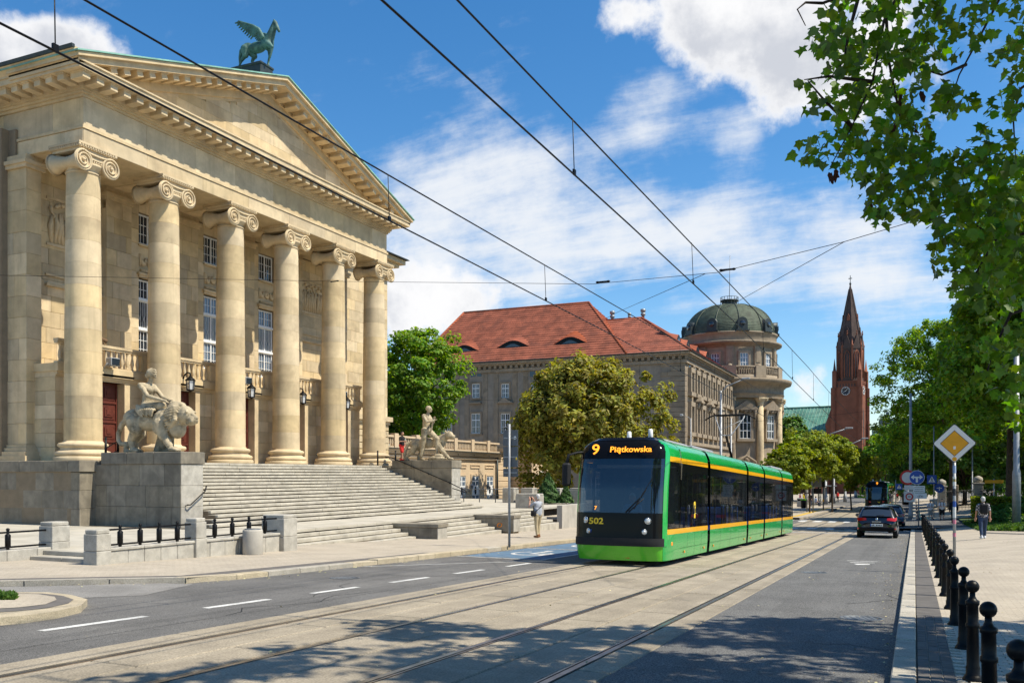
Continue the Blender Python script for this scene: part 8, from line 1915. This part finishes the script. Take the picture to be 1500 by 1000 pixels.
# nave
nv = C().box(-34, -HWt, -1.0, 16, -6, 9.6).build('nave', BRICK, chn)
for k in range(4):
    m = C(); m.box(-8.2-7.4*k-.5, -8.2-7.4*k+.5, -2.0, -1.0, -6, 8.0).lathe([(.5, 8.0), (.55, 10.0), (.3, 10.2), (.02, 12.0)], (-8.2-7.4*k, -1.5, 0), 4); m.build('buttress', BRICK, nv)
def croof(name, a, b_, c_, d, n, par, m_=CHCOP):
    mb = C(); a, b_, c_, d = map(Vector, (a, b_, c_, d)); mb.quad(a, b_, c_, d)
    nn = (b_-a).cross(d-a).normalized()
    if nn.z < 0: nn = -nn
    for k in range(n+1):
        p, q_ = a.lerp(b_, k/n), d.lerp(c_, k/n); mb.tube([p+nn*.05, q_+nn*.05], .09, 4)
    mb.tube([d+nn*.1, c_+nn*.1], .22, 6).tube([a, b_], .2, 6); return mb.build(name, m_, par)
croof('nave_roof', (-35, -1.8, 9.2), (-HWt+.2, -1.8, 9.2), (-HWt+.2, 7.5, 18.6), (-35, 7.5, 18.6), 34, nv); croof('nave_roof', (-HWt+.2, 16.8, 9.2), (-35, 16.8, 9.2), (-35, 7.5, 18.6), (-HWt+.2, 7.5, 18.6), 10, nv)
# stair turret and porch beside the tower
C().box(-HWt-2.4, -HWt-.1, -2.4, 1, -6, 12.5).lathe([(1.7, 12.5), (1.75, 13.2), (.9, 15.6), (.05, 17.8)], (-HWt-1.2, -1.2, 0), 6, smooth=False).build('stair_turret', BRICK, chn)
m = C(); m.prism([(-HWt-2.6, 12.4), (-HWt, 12.4), (-HWt-1.3, 15.2)], 'y', -2.6, -2.2); m.build('turret_gable', BRICK, chn)
C().box(-9.5, -4.2, -7.5, -1.0, -6, 1.2).build('porch', BRICK, chn); croof('porch_roof', (-9.9, -7.9, .9), (-4.0, -7.9, .9), (-4.0, -1.5, 5.6), (-9.9, -1.5, 5.6), 9, chn)
# pale apartment house beyond the trees
wb = thing('apartment_house', 'pale grey apartment house beyond the trees right of the church', 'building', (-4, 300, -5))
p0, p1 = onY(1277, 620, 300), onY(1330, 620, 300); zt = onY(1300, 626, 300).z
MB().box(p0.x, p1.x, 300, 315, -6, zt).build('wall', WBLDG, wb); MB().box(p0.x-.3, p1.x+.3, 299.6, 315, zt, zt+.5).build('cornice', WBLDG, wb); MB().box(p0.x+2, p1.x-1, 301, 314, zt+.5, zt+2.6).box(p0.x+4, p0.x+5, 302, 303, zt+2.6, zt+5).build('roof_storey', GREYD, wb)
for r_ in range(5):
    for c_ in range(4):
        x = p0.x+1.6+c_*(p1.x-p0.x-2)/4; z = zt-3.2-r_*3.4
        f = MB().box(x, x+1.5, 299.9, 300, z, z+2.0).build('window', WHITE, wb); MB().box(x+.12, x+.7, 299.86, 299.899, z+.1, z+1.9).box(x+.8, x+1.38, 299.86, 299.899, z+.1, z+1.9).build('pane', WGLASS, f)
    MB().box(p0.x, p1.x, 299.85, 300, zt-3.9-r_*3.4, zt-3.7-r_*3.4).build('string_course', WBLDG, wb)
# ------------------------------------------------------------------ trees and planting
def px_tree(name, label, u, v, t, rx, rz, matl, ncl, per, cr, leaf, seed, zb=None, r0=.2, group=None, ry=None, **kw):
    d = pray(u, v)*t; zb = gz(d.x, d.y) if zb is None else zb
    return tree(name, label, (d.x, d.y, zb), (d.x, d.y, d.z), (rx, ry or rx, rz), matl, ncl, per, cr, leaf, seed, r0, group, **kw)
px_tree('leafy_tree', 'bright green round tree between the theatre corner and the red-roofed palace', 607, 556, 74, 3.9, 4.9, LEAF1, 230, 75, .72, .27, 21, -2.3, .25, shell=.45, lower=-1)
px_tree('leafy_tree', 'dark tree low behind the annex, left of the bright green tree', 575, 600, 80, 4.0, 4.0, LEAF4, 120, 60, .8, .34, 22, -2.4, .2)
px_tree('bronze_tree', 'wide bronze-green tree before the palace, behind the tram', 852, 606, 68, 5.2, 4.9, LEAF2, 400, 85, .78, .24, 23, -2.4, .26, shell=.35, aspect=1.5, lower=-.95, flat=.95, nl=14)
for k, (u, vt, vb, lb, w) in enumerate(((803, 694, 737, 'taller pointed conifer shrub at the courtyard railing', .78), (829, 711, 737, 'small pointed conifer shrub close to the tram front', .42))):
    p = onY(u, vb, 50.5); h = onY(u, vt, 50.5).z-p.z; t = thing('conifer_shrub', lb, 'shrub', (p.x, p.y, p.z), group='conifer shrubs in the courtyard'); g = np.random.default_rng(k)
    n = 5200 if k == 0 else 2600; f_ = g.random(n)**1.4; a = g.random(n)*6.283; r = w*(1-f_)**.8*(.55+.45*g.random(n))*(1+.15*np.sin(a*5+f_*20)); P = np.stack([p.x+r*np.cos(a), p.y+r*np.sin(a), p.z+.1+f_*(h-.1)], 1)
    N = np.stack([np.cos(a), np.sin(a), .6+0*a], 1)+g.normal(size=(n, 3))*.4; link('foliage', leaf_mesh('foliage', P, N, g.uniform(.08, .16, n), LEAF5, 1.6), t); MB().tube([(p.x, p.y, p.z), (p.x, p.y, p.z+h*.8)], [.06, .01], 6).build('stem', BARK, t)
# young street maples at the tram stop
for k, (u, v, t_, rx, rz, m_) in enumerate(((1158, 684, 84, 2.3, 2.2, LEAF3), (1186, 668, 88, 2.5, 2.5, LEAF3), (1219, 671, 94, 2.5, 2.6, LEAF3), (1247, 682, 102, 2.2, 2.1, LEAF3), (1272, 690, 110, 1.8, 2.2, LEAF2))):
    nm = ('first', 'second', 'third', 'fourth')[k] if k < 4 else ''
    px_tree('maple_tree', ('lime-green young maple, %s from the left along the tram stop' % nm) if k < 4 else 'thin brownish young tree just left of the distant tram', u, v, t_, rx, rz, m_, 130 if k < 4 else 60, 55, .55, .27, 40+k, None, .09, 'young maples at the tram stop', shell=.3, lower=-1)
for k, (u, v, t_, rx, rz, m_, lb) in enumerate(((1156, 640, 150, 2.0, 2.6, LEAF4, 'dark green tree between rotunda and church nave'), (1178, 672, 140, 4.2, 3.2, LEAF1, 'olive flowering tree behind the maples, before the nave'), (1218, 674, 150, 4.6, 3.2, LEAF1, 'broad olive tree behind the maples, before the church tower'), (1160, 692, 160, 5, 3.2, LEAF4, 'low dark tree behind the leftmost maple'),
        (1297, 682, 190, 5.5, 8.0, LEAF1, 'mid-green street tree right of the church tower'), (1318, 665, 230, 8, 9, LEAF4, 'dark tree below the pale apartment house'), (1335, 672, 150, 5, 6.5, LEAF4, 'dark tree behind the traffic pole'), (1288, 660, 270, 6, 6, LEAF1, 'far tree at the foot of the church tower'))):
    px_tree('background_tree', lb, u, v, t_, rx, rz, m_, 150, 55, 1.1, .5, 60+k, None, .25, 'background trees along the street', shell=.4)
# park trees on the right
for k, (x, y, zc, rx, rz, m_, lb) in enumerate(((6.6, 60, 7.4, 5.6, 9.4, LEAF1, 'big plane tree at the right edge of the park, nearest the camera'), (6.8, 80, 7.4, 6.0, 9.8, LEAF1, 'tall park tree overhanging the right pavement, second from the camera'), (3.6, 106, 7.6, 5.9, 10.2, LEAF1, 'tall park tree whose crown reaches farthest over the street'), (5.5, 120, 3.5, 6.5, 8.0, LEAF4, 'dark park tree beyond the tall ones by the street'),
        (15, 70, 5, 6, 7.5, LEAF4, 'dark park tree deep in the park behind the nearest plane'), (14, 92, 5.5, 6, 8, LEAF4, 'dark park tree deep in the park, farther back'), (23, 84, 4, 7, 7.5, LEAF4, 'dark park tree at the far right behind the pole'), (10, 138, 3.5, 7, 7, LEAF4, 'dark tree closing the view above the right pavement'))):
    tree('park_tree', lb, (x, y, gz(x, y)), (x, y, zc), (rx, rx, rz), m_, 560 if k < 3 else 340, 80, .85, .27 if k < 3 else .4, 80+k, .3, 'park trees on the right', .45, .7, lower=-.55 if k < 3 else -.85, nl=12)
# hedge, shrubs, gate pillars and fence of the park
def bush(label, c, r, n, m_, seed, name='shrub', leaf=.13, box=False):
    t = thing(name, label, 'hedge' if box else 'shrub', (c[0], c[1], c[2]), group='shrubs and hedges of the park'); g = np.random.default_rng(seed)
    if box: P = np.stack([c[0]+g.uniform(-r[0], r[0], n), c[1]+g.uniform(-r[1], r[1], n), c[2]+r[2]*(1-g.random(n)**2.2*1.0)+g.normal(size=n)*.03], 1); N = g.normal(size=(n, 3)); N[:, 2] += .4
    else:
        d = g.normal(size=(n, 3)); d[:, 2] = abs(d[:, 2]); d /= np.linalg.norm(d, axis=1, keepdims=True); rr_ = (.5+.5*g.random((n, 1))**.5)*(1+.12*np.sin(d[:, :1]*9)+.12*np.cos(d[:, 1:2]*8)); P = np.array(c)+d*rr_*np.array(r); N = d+g.normal(size=(n, 3))*.5
    link('foliage', leaf_mesh('foliage', P, N, g.uniform(.6, 1.3, n)*leaf, m_), t)
    mb = MB()
    for k in range(5): a = k*1.3; mb.tube([(c[0], c[1], c[2]), (c[0]+r[0]*.5*math.cos(a), c[1]+r[1]*.5*math.sin(a), c[2]+r[2]*.7)], [.03, .01], 5)
    mb.build('stem', BARK, t)
bush('long clipped bright green hedge in front of the park trees', (9.5, 68, gz(9, 68)), (6.0, .5, 1.25), 16000, LEAF3, 1, 'hedge', .16, True)
for k, (x, y, rx, rz, lb) in enumerate(((4.5, 57.5, 1.5, 1.1, 'dark low shrub at the left corner of the lawn'), (6.5, 59.0, 1.8, 1.3, 'dark shrub behind the walking woman'), (9.4, 58.5, 2.0, 1.5, 'dark shrub beside the thick grey pole'), (12.5, 60, 2.2, 1.8, 'tall dark shrub at the right edge of the photo'))):
    bush(lb, (x, y, gz(x, y)+.1), (rx, rx*.8, rz), 6500, LEAF4, 10+k, leaf=.15)
for (u, v, h, lb) in ((1379.5, 748, 2.9, 'pale stone gate pillar behind the round cycle sign'), (1433, 745, 2.9, 'pale stone gate pillar left of the fair-haired girl')):
    b_ = ghit(u, v, .1); t = thing('gate_pillar', lb, 'pillar', tuple(b_), group='stone gate pillars of the park'); x, y, z = b_
    for j in range(5): MB().bbox(x-.4, x+.4, y-.4, y+.4, z+j*.48+.01, z+.47+j*.48, .03).build('pillar_stone', KERB, t)
    MB().bbox(x-.5, x+.5, y-.5, y+.5, z+2.4, z+2.55, .03).lathe([(.3, 2.55), (.42, 2.8), (.36, 3.05), (.1, 3.2), (.02, 3.22)], (x, y, z), 14).build('pillar_cap', KERB, t)
f0, f1 = ghit(1384, 747, .1), ghit(1520, 744, .1); t = thing('park_fence', 'black iron park fence running right from the gate pillars', 'fence', tuple(f0)); n = 60; bar = MB().tube([(0, 0, 0), (0, 0, 2.0)], .022, 5).mesh('bar', BLACKM)
for k in range(n+1): p = f0.lerp(f1, k/n); link('bar', bar, t, loc=tuple(p))
for h in (.3, 1.8): MB().tube([f0+Vector((0, 0, h)), f1+Vector((0, 0, h))], .03, 5).build('rail', BLACKM, t)
w0 = ghit(1338, 739, .1); t = thing('park_wall', 'dark fence wall along the right pavement beyond the signs', 'wall', tuple(w0))
for k in range(12): MB().bbox(4.2, 4.5, 112+k*6+.05, 117.9+k*6, gz(4, 112+k*6)-.3, gz(4, 112+k*6)+2.6, .05).build('wall_panel', TRIMG, t)
# far woods closing the street and the sides
P, N = [], []
g = np.random.default_rng(77)
for k in range(46):
    a = g.uniform(-30, 34); c = np.array([g.uniform(-70, 90), g.uniform(330, 420), -3+g.uniform(0, 3)]); p, n_ = crown_points(c, (9, 9, 8), 14, 60, 2.4, 200+k, .4); P.append(p); N.append(n_)
for k in range(30):
    c = np.array([g.uniform(18, 80), g.uniform(90, 300), -1+g.uniform(0, 3)]); p, n_ = crown_points(c, (8, 8, 8), 14, 60, 2.2, 300+k, .4); P.append(p); N.append(n_)
P = np.concatenate(P); N = np.concatenate(N); link('woods', leaf_mesh('woods', P, N, g.uniform(.7, 1.3, len(P)), LEAF4), kind='stuff')
# small plant pots / twigs by the kerb
bush('tiny tuft of grass in the kerb joint near the camera', (-.02, 7.55, gz(0, 7.55)+.1), (.09, .16, .06), 260, GRASS, 5, 'grass_tuft', .05)

# ------------------------------------------------------------------ overhanging plane tree, upper right
pt = thing('plane_tree', 'plane tree overhanging the picture from the right with large lobed leaves', 'tree', (6.2, 7.5, gz(6.2, 7.5)))
tb_ = Vector((6.2, 7.5, gz(6.2, 7.5))); fk = Vector((6.0, 8.0, 3.4)); 
trk = MB().tube([tb_, tb_+Vector((0, 0, .5)), Vector((6.1, 7.7, 1.2)), fk], [.42, .33, .28, .25], 12).build('trunk', BARK, pt)
LB = MB()
def P3(u, v, t): return pray(u, v)*t
hubs = [Vector((4.6, 8.8, 6.2)), Vector((3.6, 10.5, 8.0)), Vector((5.0, 6.5, 7.0)), Vector((4.6, 8.6, 3.8)), Vector((1.5, 11, 8.6))]
LB.tube([fk, Vector((5.2, 8.4, 5.0)), hubs[0], hubs[1], hubs[4], Vector((-1.0, 10.8, 8.8))], [.2, .16, .12, .09, .06, .02], 8).tube([fk, hubs[2], Vector((3.2, 6.2, 8.6)), Vector((0, 6.5, 9.2))], [.16, .11, .07, .02], 7).tube([fk, hubs[3], Vector((4.0, 9.2, 3.9))], [.14, .08, .05], 7)
brs = [[hubs[0], P3(1345, -60, 8.0), P3(1295, 30, 7.8), P3(1278, 120, 7.7), P3(1248, 185, 7.6), P3(1216, 245, 7.5)], [P3(1295, -30, 7.8), P3(1302, 90, 7.9), P3(1322, 190, 8.0), P3(1345, 290, 8.1)], [P3(1330, -50, 8.0), P3(1240, -8, 7.6), P3(1205, 5, 7.5), P3(1180, 4, 7.4), P3(1168, 14, 7.4), P3(1180, 38, 7.4)],
       [P3(1262, -20, 7.7), P3(1243, 50, 7.6), P3(1236, 90, 7.6), P3(1212, 120, 7.5)], [hubs[0], P3(1490, -50, 8.6), P3(1432, 60, 8.5), P3(1405, 110, 8.5), P3(1392, 150, 8.4)], [hubs[3], P3(1560, 330, 8.2), P3(1460, 350, 7.9), P3(1400, 310, 7.8), P3(1352, 325, 7.7)],
       [P3(1540, 100, 8.4), P3(1495, 130, 8.3), P3(1484, 170, 8.3), P3(1488, 235, 8.2)], [P3(1540, 440, 8.0), P3(1480, 460, 7.8), P3(1452, 520, 7.8), P3(1443, 560, 7.8)], [P3(1415, 95, 8.4), P3(1380, 110, 8.3), P3(1345, 100, 8.2)], [P3(1460, 350, 7.9), P3(1430, 400, 7.9), P3(1378, 395, 7.9)], [P3(1248, 185, 7.6), P3(1210, 150, 7.5), P3(1183, 118, 7.5)], [P3(1278, 120, 7.7), P3(1215, 112, 7.5), P3(1178, 117, 7.5)], [P3(1560, 230, 8.3), P3(1500, 240, 8.2), P3(1440, 235, 8.2), P3(1400, 215, 8.2)]]
for b_ in brs: LB.tube(b_, [.018-.014*i/(len(b_)-1) for i in range(len(b_))], 6)
LB.build('branch', TWIG, trk)
# lobed leaf shapes
def plane_leaf(seed):
    g = random.Random(seed); L = 1.0; pts = []
    lob = [(-150, .42), (-118, .66), (-92, .50), (-62, .88), (-40, .58), (-20, .72), (0, 1.0), (20, .72), (40, .58), (62, .88), (92, .50), (118, .66), (150, .42)]
    out = []
    for a, r in lob: a = R(a+g.uniform(-5, 5)); r *= g.uniform(.82, 1.12); out.append((r*.55*math.sin(a), r*.55*math.cos(a)+.25))
    zf = lambda x, y: .55*abs(x)*abs(x)*1.2-.28*max(0, y-.2)**2*1.0+.05*math.sin(9*x+seed)
    V_ = [(0, .0, 0)]+[(x, y, zf(x, y)) for x, y in out]+[(0, .25, .02)]
    n = len(out); c_ = n+1; F_ = [(c_, i, i+1) for i in range(1, n)]+[(c_, 0, 1), (c_, n, 0)]
    return V_, F_
LV = [plane_leaf(s) for s in range(4)]
lmesh = [MB().add(v, f, True).add([(.004, 0, 0), (-.004, 0, 0), (0, -.28, .06)], [(0, 1, 2)]).mesh('leaf', LEAFP) for v, f in LV]
sprays = [(1265, 20, 60, 52), (1330, 30, 70, 60), (1400, 25, 55, 34), (1460, 25, 50, 26), (1213, 52, 24, 9), (1197, 58, 22, 10), (1242, 92, 42, 30), (1300, 100, 58, 50), (1350, 80, 34, 22), (1246, 150, 36, 20), (1200, 150, 22, 6), (1188, 218, 24, 13), (1178, 118, 8, 3), (1240, 205, 34, 18), (1290, 172, 48, 46), (1330, 190, 42, 42), (1268, 232, 38, 34), (1312, 245, 48, 52), (1356, 255, 46, 50), (1400, 258, 42, 40), (1452, 205, 30, 16), (1476, 145, 26, 14), (1480, 85, 28, 18), (1442, 258, 46, 46), (1482, 262, 40, 40), (1288, 292, 26, 18), (1340, 298, 24, 18), (1290, 312, 14, 7), (1398, 305, 42, 46), (1450, 312, 48, 56), (1490, 325, 40, 40), (1388, 352, 26, 18), (1432, 372, 42, 46), (1482, 385, 40, 44), (1373, 385, 12, 6), (1428, 420, 34, 26), (1476, 442, 38, 38), (1452, 492, 32, 24), (1486, 512, 34, 34), (1440, 552, 18, 9), (1482, 572, 28, 22), (1496, 612, 18, 10), (1392, 140, 24, 18), (1420, 145, 12, 5)]
g = np.random.default_rng(99); LFS = []
for (u, v, r, n) in sprays:
    for i in range(int(n*(2.4 if v < 400 else 1.5))):
        a = g.random()*6.283; q = r*math.sqrt(g.random()); t = g.uniform(7.0, 8.8); p = P3(u+q*math.cos(a), v+q*math.sin(a), t)
        LFS.append((p, g.uniform(.088, .15)))
LFS.sort(key=lambda q: -q[1]/q[0].length)
js = MB(); js.smooth = True
def leaf_rot():
    # blades hang down and outwards from the twig, tips lowest
    az = g.uniform(0, 6.283); return Euler((R(g.normal(-58, 26)), R(g.normal(0, 24)), az)).to_matrix().to_4x4()
for i, (p, s) in enumerate(LFS):
    M = Matrix.Translation(p) @ leaf_rot() @ Matrix.Diagonal((s, s, s, 1))
    if i < 300:
        o = link('leaf', lmesh[i % 4], pt); o.matrix_basis = M
    else:
        js.M = M; v, f = LV[i % 4]; js.add(v, f, True)
js.M = None; js.build('leaf_mass', LEAFPI, pt, kind='stuff')
for (u, v) in ((1321, 138), (1316, 148), (1391, 135), (1389, 148), (1312, 180), (1340, 182), (1348, 133), (1214, 252), (1225, 248), (1270, 205), (1276, 290)):
    dl = MB(); v_, f = LV[1]; dl.M = Matrix.Translation(P3(u, v, 7.6)) @ Euler((R(-85), R(random.uniform(-20, 20)), random.uniform(0, 6))).to_matrix().to_4x4() @ Matrix.Diagonal((.07, .17, .3, 1)); dl.add(v_, f, True); dl.build('dead_leaf', LEAFB, pt)
# the crown above the frame, whose shade falls over road and pavement
poly = [(-6, 4), (-6.7, 9.4), (-5.9, 10.2), (-4.7, 9.8), (-3.4, 10.6), (-2.8, 11.5), (-1.6, 13.5), (-.3, 12.7), (1, 13.6), (4, 14), (10, 14), (10, 0), (-5, 0)]
def inpoly(x, y):
    c_ = False
    for i in range(len(poly)):
        (x1, y1), (x2, y2) = poly[i], poly[i-1]
        if (y1 > y) != (y2 > y) and x < (x2-x1)*(y-y1)/(y2-y1)+x1: c_ = not c_
    return c_
sv = Vector((SUN.x/SUN.z, SUN.y/SUN.z, 1)); P = []; N = []; tries = 0
while len(P) < 820 and tries < 60000:
    tries += 1; x, y = g.uniform(-7, 10), g.uniform(0, 14.2)
    if not inpoly(x, y) or (x < -4.2 and g.random() < .35): continue
    h = g.uniform(8.3, 12.5) if x < 2 else g.uniform(6.5, 12.5); p = Vector((x, y, gz(0, y)))+sv*h
    u, v = proj(p)
    if -60 < u < 1560 and v > -45: continue
    q = g.normal(size=(52, 3)); q /= np.linalg.norm(q, axis=1, keepdims=True); q *= g.random((52, 1))**.5*np.array([.55, .55, .4])
    P.append(np.array(p)+q); N.append(g.normal(size=(52, 3))*.7+np.array([0, 0, .8]))
P = np.concatenate(P); N = np.concatenate(N); link('crown', leaf_mesh('crown', P, N, g.uniform(.16, .27, len(P)), LEAFPI), pt, kind='stuff')
# give every top-level object of the setting its label too
SL = {'ground': 'town ground reaching to the horizon', 'road': 'grey asphalt carriageway beside the tram track', 'track_bed': 'pale concrete tram track bed with two pairs of rails', 'pavement': 'pale paved footway along the street', 'kerb': 'stone kerb of the far right pavement', 'lawn': 'strip of lawn beside the right pavement', 'driveway': 'pale asphalt driveway at the left', 'traffic_island': 'kerbed traffic island at the left edge', 'platform': 'tram stop platform with yellow guide strip', 'terrace': 'pale slab terrace before the theatre steps', 'grass': 'short green grass', 'leaf_litter': 'dry leaf litter and grit along the kerbs', 'woods': 'far dark green woods closing the view'}
for o in list(bpy.data.objects):
    if o.parent is None and o.type == 'MESH' and 'label' not in o and o.name.split('.')[0] in SL: o['label'] = SL[o.name.split('.')[0]]
    if o.parent is not None and o.get('kind') == 'structure': del o['kind']
